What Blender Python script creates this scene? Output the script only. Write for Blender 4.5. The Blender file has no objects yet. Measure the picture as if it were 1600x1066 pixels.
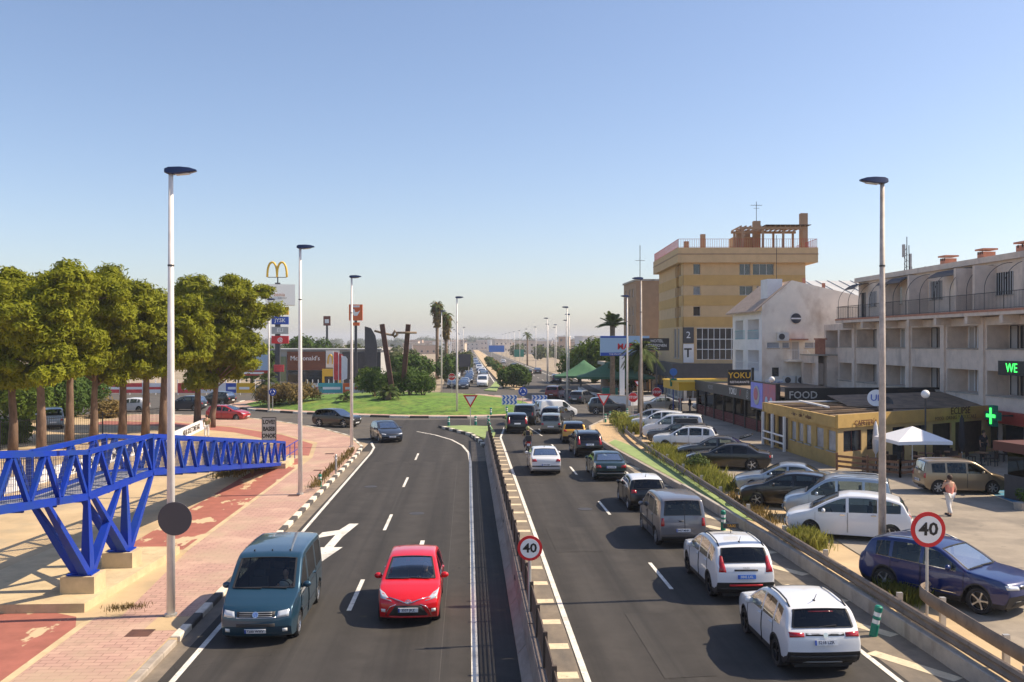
import bpy, bmesh, math, random
import numpy as np
from mathutils import Vector, Matrix
R=math.radians
sc=bpy.context.scene
col=sc.collection
# ---------------------------------------------------------------- camera
F=1450.0; EYE=7.5; PSI=math.atan(70/1450)
cam=bpy.data.cameras.new('camera'); co=bpy.data.objects.new('camera',cam); col.objects.link(co)
cam.sensor_width=36; cam.lens=36*F/1600; cam.clip_end=20000; cam.clip_start=.1
cam.shift_y=2/1600
co.location=(0,0,EYE); co.rotation_euler=(math.pi/2,0,-PSI); sc.camera=co
# ---------------------------------------------------------------- world, sun, exposure
SUN_EL=R(45); SUN_AZ=math.atan2(1,.08)      # azimuth clockwise from +Y
w=bpy.data.worlds.new('World'); sc.world=w; w.use_nodes=True
nt=w.node_tree; bg=nt.nodes['Background']
sky=nt.nodes.new('ShaderNodeTexSky'); sky.sky_type='NISHITA'; sky.sun_disc=False
sky.sun_elevation=SUN_EL; sky.sun_rotation=SUN_AZ; sky.altitude=0; sky.air_density=1.0; sky.dust_density=1.0; sky.ozone_density=3.0
tint=nt.nodes.new('ShaderNodeMix'); tint.data_type='RGBA'; tint.blend_type='MULTIPLY'; tint.inputs[0].default_value=1; tint.inputs[7].default_value=(1.06,.975,.975,1)
nt.links.new(sky.outputs[0],tint.inputs[6]); nt.links.new(tint.outputs[2],bg.inputs[0]); bg.inputs[1].default_value=.125
sl=bpy.data.lights.new('sun','SUN'); sl.energy=5.0; sl.angle=R(.5); sl.color=(1,.84,.62)
so=bpy.data.objects.new('sun',sl); col.objects.link(so)
sd=Vector((math.sin(SUN_AZ)*math.cos(SUN_EL),math.cos(SUN_AZ)*math.cos(SUN_EL),math.sin(SUN_EL)))
so.rotation_euler=sd.to_track_quat('Z','Y').to_euler(); so.location=sd*60
sc.view_settings.view_transform='Standard'; sc.view_settings.look='None'; sc.view_settings.gamma=1
sc.view_settings.exposure=.5; sc.view_settings.use_curve_mapping=False
# ---------------------------------------------------------------- helpers
FW=(math.sin(PSI),math.cos(PSI)); RT=(math.cos(PSI),-math.sin(PSI))
def cw(Xc,Z): return (Xc*RT[0]+Z*FW[0], Xc*RT[1]+Z*FW[1])
def G(px,py,z=0.):
    Z=F*(EYE-z)/(py-531); return cw((px-800)/F*Z,Z)
def V(px,py,Z):
    x,y=cw((px-800)/F*Z,Z); return Vector((x,y,EYE-(py-531)/F*Z))
def rot2(x,y,a): c,s=math.cos(a),math.sin(a); return (x*c-y*s,x*s+y*c)
class MB:
    def __init__(s): s.v=[]; s.f=[]
    def add(s,vs,fs):
        b=len(s.v); s.v+=[tuple(p) for p in vs]; s.f+=[tuple(i+b for i in f) for f in fs]; return s
    def box(s,c,d,rz=0,taper=1):
        hx,hy,hz=d[0]/2,d[1]/2,d[2]/2; vs=[]
        for z,t in ((-hz,1),(hz,taper)):
            for x,y in ((-hx,-hy),(hx,-hy),(hx,hy),(-hx,hy)):
                a,b=rot2(x*t,y*t,rz); vs.append((c[0]+a,c[1]+b,c[2]+z))
        return s.add(vs,[(3,2,1,0),(4,5,6,7),(0,1,5,4),(1,2,6,5),(2,3,7,6),(3,0,4,7)])
    def bx(s,x0,x1,y0,y1,z0,z1): return s.box(((x0+x1)/2,(y0+y1)/2,(z0+z1)/2),(x1-x0,y1-y0,z1-z0))
    def bar(s,a,b,wd,ht=None,up=(0,0,1)):
        ht=ht or wd; a=Vector(a); b=Vector(b); d=(b-a).normalized(); u=Vector(up)
        if abs(d.dot(u))>.98: u=Vector((1,0,0))
        sx=d.cross(u).normalized(); uz=sx.cross(d); vs=[]
        for p in (a,b):
            for i,j in ((-1,-1),(1,-1),(1,1),(-1,1)): vs.append(p+sx*(i*wd/2)+uz*(j*ht/2))
        return s.add(vs,[(3,2,1,0),(4,5,6,7),(0,1,5,4),(1,2,6,5),(2,3,7,6),(3,0,4,7)])
    def tube(s,pts,r,n=8,cap=True):
        pts=[Vector(p) for p in pts]; rs=r if isinstance(r,(list,tuple)) else [r]*len(pts); b=len(s.v); vs=[];fs=[]
        prev=None
        for i,p in enumerate(pts):
            d=(pts[min(i+1,len(pts)-1)]-pts[max(i-1,0)]).normalized()
            if prev is None:
                u=Vector((0,0,1)) if abs(d.z)<.9 else Vector((1,0,0)); sx=d.cross(u).normalized()
            else: sx=(prev-d*prev.dot(d)).normalized()
            prev=sx; sy=d.cross(sx)
            for k in range(n):
                a=2*math.pi*k/n; vs.append(p+sx*(rs[i]*math.cos(a))+sy*(rs[i]*math.sin(a)))
        for i in range(len(pts)-1):
            for k in range(n): fs.append((i*n+k,i*n+(k+1)%n,(i+1)*n+(k+1)%n,(i+1)*n+k))
        if cap: fs.append(tuple(range(n))[::-1]); fs.append(tuple((len(pts)-1)*n+k for k in range(n)))
        return s.add(vs,fs)
    def cyl(s,c,r,h,n=16,r2=None): return s.tube([c,(c[0],c[1],c[2]+h)],[r,r if r2 is None else r2],n)
    def disc(s,c,nrm,r,th,n=28):
        nrm=Vector(nrm).normalized(); c=Vector(c); return s.tube([c-nrm*th/2,c+nrm*th/2],r,n)
    def prism(s,poly,z0,z1):
        n=len(poly); vs=[(x,y,z0) for x,y in poly]+[(x,y,z1) for x,y in poly]
        fs=[tuple(range(n))[::-1],tuple(range(n,2*n))]+[(i,(i+1)%n,n+(i+1)%n,n+i) for i in range(n)]
        return s.add(vs,fs)
    def plate(s,poly,O,U,N,th):
        """polygon given in (u, z) on a vertical plane through O along U, extruded th along N"""
        O=Vector(O);U=Vector(U);N=Vector(N); n=len(poly)
        p=[O+U*u+Vector((0,0,z)) for u,z in poly]; vs=p+[q+N*th for q in p]
        return s.add(vs,[tuple(range(n))[::-1],tuple(range(n,2*n))]+[(i,(i+1)%n,n+(i+1)%n,n+i) for i in range(n)])
    def lathe(s,prof,c=(0,0,0),n=16,ax='z'):
        b=[];fs=[];m=len(prof)
        for k in range(n):
            a=2*math.pi*k/n
            for r,h in prof:
                q=(r*math.cos(a),r*math.sin(a),h) if ax=='z' else (r*math.cos(a),h,r*math.sin(a))
                b.append((c[0]+q[0],c[1]+q[1],c[2]+q[2]))
        for k in range(n):
            for i in range(m-1): fs.append((k*m+i,((k+1)%n)*m+i,((k+1)%n)*m+i+1,k*m+i+1))
        return s.add(b,fs)
    def blob(s,c,r,n=8,m=6,jit=0,rng=random):
        vs=[];fs=[];rx,ry,rz=r if isinstance(r,(tuple,list)) else (r,r,r)
        for j in range(m+1):
            t=math.pi*j/m
            for k in range(n):
                a=2*math.pi*k/n; q=1+jit*(rng.random()-.5)
                vs.append((c[0]+rx*q*math.sin(t)*math.cos(a),c[1]+ry*q*math.sin(t)*math.sin(a),c[2]+rz*q*math.cos(t)))
        for j in range(m):
            for k in range(n): fs.append((j*n+k,(j+1)*n+k,(j+1)*n+(k+1)%n,j*n+(k+1)%n))
        return s.add(vs,fs)
    def mesh(s,name,mat=None,smooth=False):
        me=bpy.data.meshes.new(name); me.from_pydata(s.v,[],s.f)
        bm=bmesh.new(); bm.from_mesh(me); bmesh.ops.recalc_face_normals(bm,faces=bm.faces); bm.to_mesh(me); bm.free()
        if mat: me.materials.append(M[mat] if isinstance(mat,str) else mat)
        if smooth:
            me.polygons.foreach_set('use_smooth',[True]*len(me.polygons))
            if smooth!=True: me.set_sharp_from_angle(angle=R(smooth))
        me.update(); return me
    def build(s,name,mat,parent=None,smooth=False): return ob(name,s.mesh(name,mat,smooth),parent)
def ob(name,me,parent=None,loc=None,rz=0):
    o=bpy.data.objects.new(name,me); col.objects.link(o)
    if parent is not None: o.parent=parent
    if loc is not None: o.location=loc
    if rz: o.rotation_euler.z=rz
    return o
def tag(o,label,cat,group=None):
    o['label']=label; o['category']=cat
    if group: o['group']=group
    return o
def thing(name,label,cat,loc=(0,0,0),rz=0,group=None):
    o=ob(name,None,None,loc,rz); o.empty_display_size=.2; return tag(o,label,cat,group)
def struct(o,kind='structure'): o['kind']=kind; return o
def copytree(o,parent=None):
    c=o.copy(); col.objects.link(c)
    if parent is not None: c.parent=parent
    for ch in list(o.children): copytree(ch,c)
    return c
def npmesh(name,verts,faces,mat,smooth=False):
    """verts (n,3), faces (m,k) numpy"""
    me=bpy.data.meshes.new(name); k=faces.shape[1]
    me.vertices.add(len(verts)); me.vertices.foreach_set('co',np.asarray(verts,np.float32).ravel())
    me.loops.add(faces.size); me.loops.foreach_set('vertex_index',faces.astype(np.int32).ravel())
    me.polygons.add(len(faces)); me.polygons.foreach_set('loop_start',np.arange(len(faces),dtype=np.int32)*k)
    if smooth: me.polygons.foreach_set('use_smooth',np.ones(len(faces),bool))
    me.materials.append(M[mat] if isinstance(mat,str) else mat); me.update(); me.validate(); return me
def text(body,size,mat,parent,loc,rot,name='lettering',ext=.004,align='CENTER',sx=1,bold=0):
    """flat lettering turned into a mesh; rot = matrix 3x3 or euler"""
    cu=bpy.data.curves.new('t','FONT'); cu.body=body; cu.size=size; cu.align_x=align; cu.align_y='CENTER'; cu.extrude=ext; cu.resolution_u=2; cu.offset=bold
    t=bpy.data.objects.new('t',cu)
    me=bpy.data.meshes.new_from_object(t); bpy.data.objects.remove(t)
    me.materials.clear(); me.materials.append(M[mat]); me.name=name
    o=ob(name,me,parent); o.location=loc; o.rotation_euler=rot; o.scale=(sx,1,1); return o
def face_rot(n):
    """euler that puts text upright on a vertical plane with outward normal n (in the parent's frame)"""
    return (math.pi/2,0,math.atan2(n[0],-n[1]))
# ---------------------------------------------------------------- materials
M={}
def mat(name,c,rough=.8,var=0,scale=3,metal=0,spec=.5,c2=None,bump=0,bscale=40,coat=0,stops=(.35,.65),detail=6,obj=False,emit=0,stretch=None):
    m=bpy.data.materials.new(name); m.use_nodes=True; M[name]=m; n=m.node_tree.nodes; l=m.node_tree.links; p=n['Principled BSDF']
    p.inputs['Base Color'].default_value=(*c,1); p.inputs['Roughness'].default_value=rough; p.inputs['Metallic'].default_value=metal
    p.inputs['Specular IOR Level'].default_value=spec; p.inputs['Coat Weight'].default_value=coat; p.inputs['Coat Roughness'].default_value=.05
    if emit: p.inputs['Emission Color'].default_value=(*c,1); p.inputs['Emission Strength'].default_value=emit
    g=n.new('ShaderNodeNewGeometry'); tc=n.new('ShaderNodeTexCoord')
    src=tc.outputs['Object'] if obj else g.outputs['Position']
    if stretch:
        mp=n.new('ShaderNodeMapping'); l.new(src,mp.inputs[0]); mp.inputs['Scale'].default_value=stretch; src=mp.outputs[0]
    if var or c2:
        t=n.new('ShaderNodeTexNoise'); t.inputs['Scale'].default_value=scale; t.inputs['Detail'].default_value=detail; t.inputs['Roughness'].default_value=.65; l.new(src,t.inputs['Vector'])
        r=n.new('ShaderNodeValToRGB'); l.new(t.outputs['Fac'],r.inputs[0])
        a=c2 if c2 else tuple(max(0,x*(1-var)) for x in c); b=c if c2 else tuple(min(1,x*(1+var)) for x in c)
        r.color_ramp.elements[0].color=(*a,1); r.color_ramp.elements[1].color=(*b,1)
        r.color_ramp.elements[0].position=stops[0]; r.color_ramp.elements[1].position=stops[1]
        l.new(r.outputs[0],p.inputs['Base Color']); m['ramp']=r.name
    if bump:
        t2=n.new('ShaderNodeTexNoise'); t2.inputs['Scale'].default_value=bscale; t2.inputs['Detail'].default_value=4; l.new(src,t2.inputs['Vector'])
        b2=n.new('ShaderNodeBump'); b2.inputs['Strength'].default_value=bump; b2.inputs['Distance'].default_value=.02; l.new(t2.outputs['Fac'],b2.inputs['Height']); l.new(b2.outputs[0],p.inputs['Normal'])
    return m
def addmix(m,c,scale,lo,hi,stretch=None,rough=None,off=(0,0,0)):
    """lays another noise-driven colour (wear, stains) over a material's base colour"""
    n=m.node_tree.nodes; l=m.node_tree.links; p=n['Principled BSDF']
    inp=p.inputs['Base Color']; mx=n.new('ShaderNodeMix'); mx.data_type='RGBA'
    if inp.links: l.new(inp.links[0].from_socket,mx.inputs[6])
    else: mx.inputs[6].default_value=inp.default_value
    mx.inputs[7].default_value=(*c,1)
    g=n.new('ShaderNodeNewGeometry'); mp=n.new('ShaderNodeMapping'); l.new(g.outputs['Position'],mp.inputs[0]); mp.inputs['Location'].default_value=off
    if stretch: mp.inputs['Scale'].default_value=stretch
    t=n.new('ShaderNodeTexNoise'); t.inputs['Scale'].default_value=scale; t.inputs['Detail'].default_value=7; t.inputs['Roughness'].default_value=.6; l.new(mp.outputs[0],t.inputs['Vector'])
    r=n.new('ShaderNodeMapRange'); r.inputs[1].default_value=lo; r.inputs[2].default_value=hi; l.new(t.outputs['Fac'],r.inputs[0]); l.new(r.outputs[0],mx.inputs[0])
    l.new(mx.outputs[2],inp); return m
def crackle(m,c,scale,w=.012):
    n=m.node_tree.nodes; l=m.node_tree.links; p=n['Principled BSDF']; inp=p.inputs['Base Color']; mx=n.new('ShaderNodeMix'); mx.data_type='RGBA'; l.new(inp.links[0].from_socket,mx.inputs[6]); mx.inputs[7].default_value=(*c,1)
    g=n.new('ShaderNodeNewGeometry'); t=n.new('ShaderNodeTexNoise'); t.inputs['Scale'].default_value=1.5; l.new(g.outputs['Position'],t.inputs['Vector']); va=n.new('ShaderNodeVectorMath'); va.operation='MULTIPLY_ADD'; l.new(t.outputs['Color'],va.inputs[0]); va.inputs[1].default_value=(.9,.9,0); l.new(g.outputs['Position'],va.inputs[2])
    v=n.new('ShaderNodeTexVoronoi'); v.feature='DISTANCE_TO_EDGE'; v.inputs['Scale'].default_value=scale; l.new(va.outputs[0],v.inputs['Vector'])
    r=n.new('ShaderNodeMapRange'); r.inputs[1].default_value=w*scale; r.inputs[2].default_value=w*.4*scale; l.new(v.outputs['Distance'],r.inputs[0])
    t2=n.new('ShaderNodeTexNoise'); t2.inputs['Scale'].default_value=.12; l.new(g.outputs['Position'],t2.inputs['Vector']); r2=n.new('ShaderNodeMapRange'); r2.inputs[1].default_value=.5; r2.inputs[2].default_value=.58; l.new(t2.outputs['Fac'],r2.inputs[0]); mu=n.new('ShaderNodeMath'); mu.operation='MULTIPLY'; l.new(r.outputs[0],mu.inputs[0]); l.new(r2.outputs[0],mu.inputs[1]); l.new(mu.outputs[0],mx.inputs[0]); l.new(mx.outputs[2],inp); return m
mat('asphalt',(.044,.040,.0365),.85,.16,1.2,bump=.35,bscale=90,spec=.35); addmix(M['asphalt'],(.052,.048,.044),.25,.5,.75,(1,.12,1)); addmix(M['asphalt'],(.10,.092,.085),55,.62,.78); addmix(M['asphalt'],(.022,.021,.020),1.1,.50,.72,(1,.018,1)); addmix(M['asphalt'],(.066,.061,.056),.8,.58,.75,(1.6,.02,1),off=(7,3,0)); addmix(M['asphalt'],(.02,.019,.018),2.2,.70,.76); crackle(M['asphalt'],(.025,.023,.022),.35)
def tracks(m,x0,per,amt=.35):
    n=m.node_tree.nodes; l=m.node_tree.links; p=n['Principled BSDF']; inp=p.inputs['Base Color']; g=n.new('ShaderNodeNewGeometry'); s=n.new('ShaderNodeSeparateXYZ'); l.new(g.outputs['Position'],s.inputs[0])
    a=n.new('ShaderNodeMath'); a.operation='SUBTRACT'; a.inputs[1].default_value=x0; l.new(s.outputs['X'],a.inputs[0]); b=n.new('ShaderNodeMath'); b.operation='MULTIPLY'; b.inputs[1].default_value=2*math.pi/per; l.new(a.outputs[0],b.inputs[0]); c=n.new('ShaderNodeMath'); c.operation='COSINE'; l.new(b.outputs[0],c.inputs[0])
    r=n.new('ShaderNodeMapRange'); r.inputs[1].default_value=-1; r.inputs[2].default_value=1; r.inputs[3].default_value=1-amt; r.inputs[4].default_value=1+amt; l.new(c.outputs[0],r.inputs[0])
    vm=n.new('ShaderNodeVectorMath'); vm.operation='SCALE'; l.new(inp.links[0].from_socket,vm.inputs[0]); l.new(r.outputs[0],vm.inputs['Scale']); l.new(vm.outputs[0],inp)
M['asphalt_left']=M['asphalt'].copy(); M['asphalt_left'].name='asphalt_left'; tracks(M['asphalt_left'],-5.65,1.68,.13); tracks(M['asphalt'],3.65,1.68,.13)
mat('asphalt_old',(.095,.087,.078),.9,.15,1.0,bump=.3,bscale=90,spec=.3); addmix(M['asphalt_old'],(.13,.115,.095),.4,.5,.7); addmix(M['asphalt_old'],(.06,.055,.05),.9,.62,.72)
mat('shoulder',(.20,.165,.125),.9,.2,1.6,bump=.3,bscale=80); addmix(M['shoulder'],(.10,.09,.08),.7,.5,.7,(1,.2,1))
mat('lot',(.30,.255,.20),.9,.14,.8,bump=.3,bscale=60); addmix(M['lot'],(.19,.165,.135),.35,.5,.66); addmix(M['lot'],(.11,.10,.09),1.3,.64,.72)
mat('earth',(.34,.27,.19),.95,.2,.6,bump=.4,bscale=30); addmix(M['earth'],(.20,.17,.10),.15,.5,.65)
mat('sand',(.50,.37,.215),.95,.14,.5,bump=.4,bscale=30); addmix(M['sand'],(.36,.29,.19),.3,.52,.7); addmix(M['sand'],(.25,.2,.13),2.0,.66,.76)
mat('gravel',(.50,.35,.19),.95,.3,9,bump=.7,bscale=25)
mat('slab_concrete',(.55,.43,.26),.9,.15,1.3,bump=.25,bscale=30); addmix(M['slab_concrete'],(.2,.15,.09),2.5,.62,.8,(1,1,.5))
mat('concrete',(.40,.36,.31),.9,.14,2,bump=.25,bscale=40); addmix(M['concrete'],(.2,.17,.14),1.2,.55,.75,(1,1,.3))
mat('barrier_concrete',(.32,.255,.215),.9,.12,2,bump=.25,bscale=40); addmix(M['barrier_concrete'],(.17,.13,.11),1.0,.5,.75,(1,.5,2))
mat('bike_red',(.33,.115,.085),.9,.14,1.5,bump=.25,bscale=50); addmix(M['bike_red'],(.56,.43,.27),.9,.555,.575,(1,.45,1)); 
mat('bike_red_plain',(.36,.13,.10),.9,.14,1.5,bump=.25,bscale=50)
mat('white_paint',(.72,.69,.62),.7,.1,6); addmix(M['white_paint'],(.25,.23,.2),7,.58,.68); addmix(M['white_paint'],(.42,.40,.36),1.1,.5,.7)
mat('sand_paint',(.62,.52,.36),.75,.12,4); addmix(M['sand_paint'],(.2,.18,.15),5,.6,.72)
mat('green_paint',(.24,.32,.11),.8,.15,2); addmix(M['green_paint'],(.22,.25,.12),1.3,.55,.75)
mat('kerb_white',(.70,.64,.54),.8,.15,5); mat('kerb_black',(.075,.068,.062),.8,.25,5); mat('kerb_grey',(.36,.31,.26),.9,.2,2)
mat('grass',(.10,.19,.022),.95,.45,1.6,bump=.8,bscale=10); addmix(M['grass'],(.19,.24,.04),.35,.5,.68); addmix(M['grass'],(.26,.19,.09),.16,.62,.7,off=(13,4,0))
mat('blue_paint',(.004,.034,.34),.55,.08,2,spec=.3); addmix(M['blue_paint'],(.012,.05,.24),.9,.45,.7); addmix(M['blue_paint'],(.07,.05,.06),4,.70,.76); mat('deck_steel',(.30,.30,.32),.7,.2,3)
mat('mesh_wire',(.05,.07,.16),.6)
mat('galv',(.52,.51,.49),.45,.12,4,metal=.55); mat('pole_white',(.74,.70,.66),.45,.08,2); mat('pole_worn',(.46,.40,.35),.6,.2,2.5); addmix(M['pole_worn'],(.22,.15,.11),3,.55,.7,(1,1,.3))
mat('lamp_navy',(.012,.025,.085),.35,coat=.3); mat('lamp_lens',(.62,.60,.55),.25)
mat('dark_steel',(.045,.043,.045),.6); mat('fence_brown',(.085,.062,.048),.8,.2,3); mat('rail_brown',(.215,.165,.125),.6,.22,1.5,metal=.15); addmix(M['rail_brown'],(.10,.07,.05),2.5,.55,.75)
mat('sign_white',(.82,.82,.82),.4); mat('sign_red',(.62,.012,.02),.4); mat('sign_black',(.012,.012,.014),.4); mat('sign_blue',(.01,.07,.42),.4); mat('sign_back',(.075,.072,.08),.6)
mat('chev_blue',(.03,.16,.55),.4); mat('green_post',(.005,.20,.14),.5); mat('reflector',(.80,.82,.82),.3)
mat('rubber',(.018,.018,.019),.75); mat('alloy',(.55,.56,.58),.3,metal=.85); mat('alloy_dark',(.03,.03,.032),.4,metal=.5); mat('hub_grey',(.35,.36,.37),.4,metal=.5)
mat('trim',(.022,.022,.024),.55); mat('interior',(.03,.03,.033),.8); mat('seat',(.075,.072,.072),.9); mat('chrome',(.72,.72,.73),.12,metal=1)
mat('plate_white',(.75,.77,.80),.4); mat('plate_blue',(.06,.22,.72),.4); mat('plate_ink',(.03,.04,.10),.5); mat('tail_red',(.36,.006,.012),.15,coat=.6); mat('tail_dark',(.12,.004,.008),.15,coat=.6); mat('amber',(.7,.25,.02),.2,coat=.5)
mat('headlamp',(.62,.66,.70),.08,metal=.3,coat=.8); mat('lamp_clear',(.75,.75,.72),.15,coat=.6)
def paint(name,c,metal=0,rough=.28): 
    m=mat(name,c,rough,metal=metal,coat=.9,spec=.35); m.node_tree.nodes['Principled BSDF'].inputs['Coat Roughness'].default_value=.03; return m
for nm,c,me_ in (('teal_blue',(.018,.062,.105),.35),('red',(.62,.008,.015),0),('white_car',(.70,.72,.75),0),('grey_mid',(.20,.20,.22),.5),('black_car',(.005,.005,.006),.1),('green_dark',(.018,.045,.048),.4),('yellow_car',(.55,.27,.02),.2),('navy',(.004,.018,.11),.1),('beige_car',(.30,.235,.155),.5),('silver',(.46,.48,.50),.6),('silver_blue',(.30,.36,.43),.5),('dark_grey',(.055,.057,.062),.4),('dark_red',(.22,.03,.025),.2),('red_old',(.42,.018,.022),0),('slate',(.045,.058,.085),.4),('olive_grey',(.20,.20,.18),.4)): paint(nm,c,me_)
def glassmat(name,tint,fac=.16):
    m=bpy.data.materials.new(name); m.use_nodes=True; M[name]=m; n=m.node_tree.nodes; l=m.node_tree.links; n.remove(n['Principled BSDF'])
    a=n.new('ShaderNodeBsdfTransparent'); a.inputs[0].default_value=(*tint,1); b=n.new('ShaderNodeBsdfGlossy'); b.inputs['Roughness'].default_value=.02; b.inputs[0].default_value=(.9,.95,1,1)
    x=n.new('ShaderNodeMixShader'); f=n.new('ShaderNodeLayerWeight'); f.inputs[0].default_value=.22; mr=n.new('ShaderNodeMapRange'); mr.inputs[3].default_value=fac*.35; mr.inputs[4].default_value=.5
    l.new(f.outputs['Fresnel'],mr.inputs[0]); l.new(mr.outputs[0],x.inputs[0]); l.new(a.outputs[0],x.inputs[1]); l.new(b.outputs[0],x.inputs[2]); l.new(x.outputs[0],n['Material Output'].inputs[0])
glassmat('glass',(.45,.52,.52),.10); glassmat('glass_dark',(.06,.07,.075),.10)
mat('window_glass',(.022,.03,.038),.06,spec=.8,coat=.5); mat('window_pale',(.32,.34,.37),.25,.3,.8); mat('shutter',(.42,.40,.38),.7)
mat('skin',(.52,.30,.20),.6); mat('hair',(.05,.025,.015),.7); mat('pink_cloth',(.66,.24,.18),.9,.1,20); mat('white_cloth',(.72,.70,.68),.9); mat('olive_cloth',(.22,.19,.09),.9); mat('dark_cloth',(.03,.03,.035),.9); mat('denim',(.07,.09,.15),.9); mat('red_cloth',(.4,.05,.04),.9); mat('helmet',(.28,.30,.10),.3,coat=.5)
def foliage(name,a,b,c3,sc_=.9):
    m=mat(name,b,.75,c2=a,scale=sc_,stops=(.3,.7),spec=.2); addmix(m,c3,3.0,.5,.8); p=m.node_tree.nodes['Principled BSDF']
    n=m.node_tree.nodes; l=m.node_tree.links; t=n.new('ShaderNodeBsdfTranslucent'); x=n.new('ShaderNodeMixShader'); x.inputs[0].default_value=.28
    l.new(p.inputs['Base Color'].links[0].from_socket,t.inputs[0]); l.new(p.outputs[0],x.inputs[1]); l.new(t.outputs[0],x.inputs[2]); l.new(x.outputs[0],n['Material Output'].inputs[0]); return m
foliage('pine_leaf',(.125,.15,.008),(.26,.275,.012),(.38,.36,.025)); foliage('shrub_leaf',(.04,.085,.014),(.08,.14,.022),(.13,.18,.035)); foliage('palm_leaf',(.05,.085,.02),(.10,.14,.035),(.17,.17,.06)); foliage('dry_leaf',(.14,.11,.035),(.24,.17,.06),(.32,.23,.09)); foliage('weed_leaf',(.19,.23,.04),(.34,.34,.08),(.46,.40,.14)); foliage('bright_leaf',(.06,.10,.012),(.12,.19,.02),(.2,.24,.04)); foliage('distant_leaf',(.06,.08,.03),(.10,.12,.045),(.14,.15,.06),.3)
mat('bark',(.155,.10,.07),.95,.35,4,bump=.9,bscale=14,stretch=(1,1,.3)); mat('palm_bark',(.22,.16,.11),.95,.3,5,bump=.8,bscale=20); mat('thatch',(.30,.20,.09),.95,.3,6,bump=.6)
mat('rust_steel',(.10,.045,.032),.8,.3,2,bump=.3)
# ================================================================ the setting
def tilemat(name,c1,c2,mortar,scale,wdt,hgt,bumpy=.4):
    m=mat(name,c1,.85); n=m.node_tree.nodes; l=m.node_tree.links; p=n['Principled BSDF']
    g=n.new('ShaderNodeNewGeometry'); b=n.new('ShaderNodeTexBrick'); l.new(g.outputs['Position'],b.inputs['Vector'])
    b.inputs['Color1'].default_value=(*c1,1); b.inputs['Color2'].default_value=(*c2,1); b.inputs['Mortar'].default_value=(*mortar,1)
    b.inputs['Scale'].default_value=scale; b.inputs['Brick Width'].default_value=wdt; b.inputs['Row Height'].default_value=hgt; b.inputs['Mortar Size'].default_value=.012; b.inputs['Mortar Smooth'].default_value=.3
    l.new(b.outputs['Color'],p.inputs['Base Color']); bm_=n.new('ShaderNodeBump'); bm_.inputs['Strength'].default_value=bumpy; bm_.inputs['Distance'].default_value=.01; bm_.invert=True
    l.new(b.outputs['Fac'],bm_.inputs['Height']); l.new(bm_.outputs[0],p.inputs['Normal']); return m
tilemat('pink_tile',(.50,.315,.25),(.43,.265,.215),(.24,.14,.11),1,.42,.21); addmix(M['pink_tile'],(.58,.40,.30),.5,.5,.72); addmix(M['pink_tile'],(.30,.21,.16),1.7,.60,.75); addmix(M['pink_tile'],(.44,.33,.23),.35,.48,.68); addmix(M['pink_tile'],(.16,.11,.09),9,.72,.78)
def sheet(name,poly,z,m,parent=None,kind='structure'):
    o=MB().add([(x,y,z) for x,y in poly],[tuple(range(len(poly)))]).build(name,m,parent)
    if parent is None: struct(o,kind)
    return o
def slab(name,poly,z0,z1,m):
    return struct(MB().prism(poly,z0,z1).build(name,m))
sheet('ground',[(-3000,-300),(3000,-300),(3000,4700),(-3000,4700)],-.05,'earth')
road=sheet('road',[(-7.3,-40),(11.6,-40),(11.6,90),(-7.3,90)],0,'asphalt')
round_road=sheet('roundabout_road',[(-95,72),(-7.3,72),(-7.3,66),(12,66),(12,78),(95,78),(95,140),(-95,140)],-.006,'asphalt_old')
far_road=sheet('distant_road',[(-4,128),(22,128),(20,300),(19,900),(-4,900),(-5,300)],-.002,'asphalt_old')
# asphalt shoulders with dust
sheet('shoulder',[(-7.25,-40),(-6.65,-40),(-6.65,64),(-7.25,64)],.004,'shoulder',road)
sheet('shoulder',[(.30,-40),(1.2,-40),(1.2,70),(.30,70)],.004,'shoulder',road)
sheet('shoulder',[(1.95,-40),(2.55,-40),(2.55,72),(1.95,72)],.004,'shoulder',road)
sheet('shoulder',[(9.85,-40),(11.1,-40),(11.1,33),(10.7,46),(9.8,64),(9.5,64),(9.7,46)],.004,'shoulder',road)
# painted lines (children of the road)
def stripe(x0,y0,x1,y1,wd,m='white_paint',z=.009,name='lane_line'):
    d=Vector((x1-x0,y1-y0,0)).normalized(); n=Vector((-d.y,d.x,0))*wd/2
    return MB().add([(x0-n.x,y0-n.y,z),(x0+n.x,y0+n.y,z),(x1+n.x,y1+n.y,z),(x1-n.x,y1-n.y,z)],[(0,1,2,3)]).build(name,m,road)
stripe(-6.52,-30,-6.5,63,.14); MB().add([(x,y,.009) for x,y in [(-6.43,63),(-6.55,66.5),(-7.1,70),(-7.25,69.8),(-6.7,66.4),(-6.57,63)]],[(0,1,2,3,4,5)]).build('lane_line','white_paint',road)
stripe(.14,-30,.2,58,.16)
cv=[(.2,58),(.1,63),(-.35,67.5),(-1.2,71.5),(-2.6,75.3),(-4.2,78.2)]
for a,b in zip(cv,cv[1:]): stripe(a[0],a[1],b[0],b[1],.16)
for k in range(-3,4): stripe(-3.3,27.8+11.1*k-1.7,-3.29,27.8+11.1*k+1.7,.13)
stripe(-1.72,30.2,-1.68,35.2,.16); stripe(-1.95,30.2,-1.45,30.2,.5)
stripe(2.7,-30,2.62,73,.15); stripe(2.62,73,3.3,82,.15)
for k in range(-2,6): stripe(6.2,29.6+12.2*k-1.7,6.2,29.6+12.2*k+1.7,.12)
stripe(6.0,74,5.4,82,.10); stripe(9.6,-30,9.55,22,.14); stripe(9.55,22,9.2,38,.14); stripe(9.2,38,9.15,66,.14)
for k in range(0,30): stripe(2.02,14.8+2*k,2.5,14.8+2*k,.42,'sand_paint',name='hatch_bar')
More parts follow.
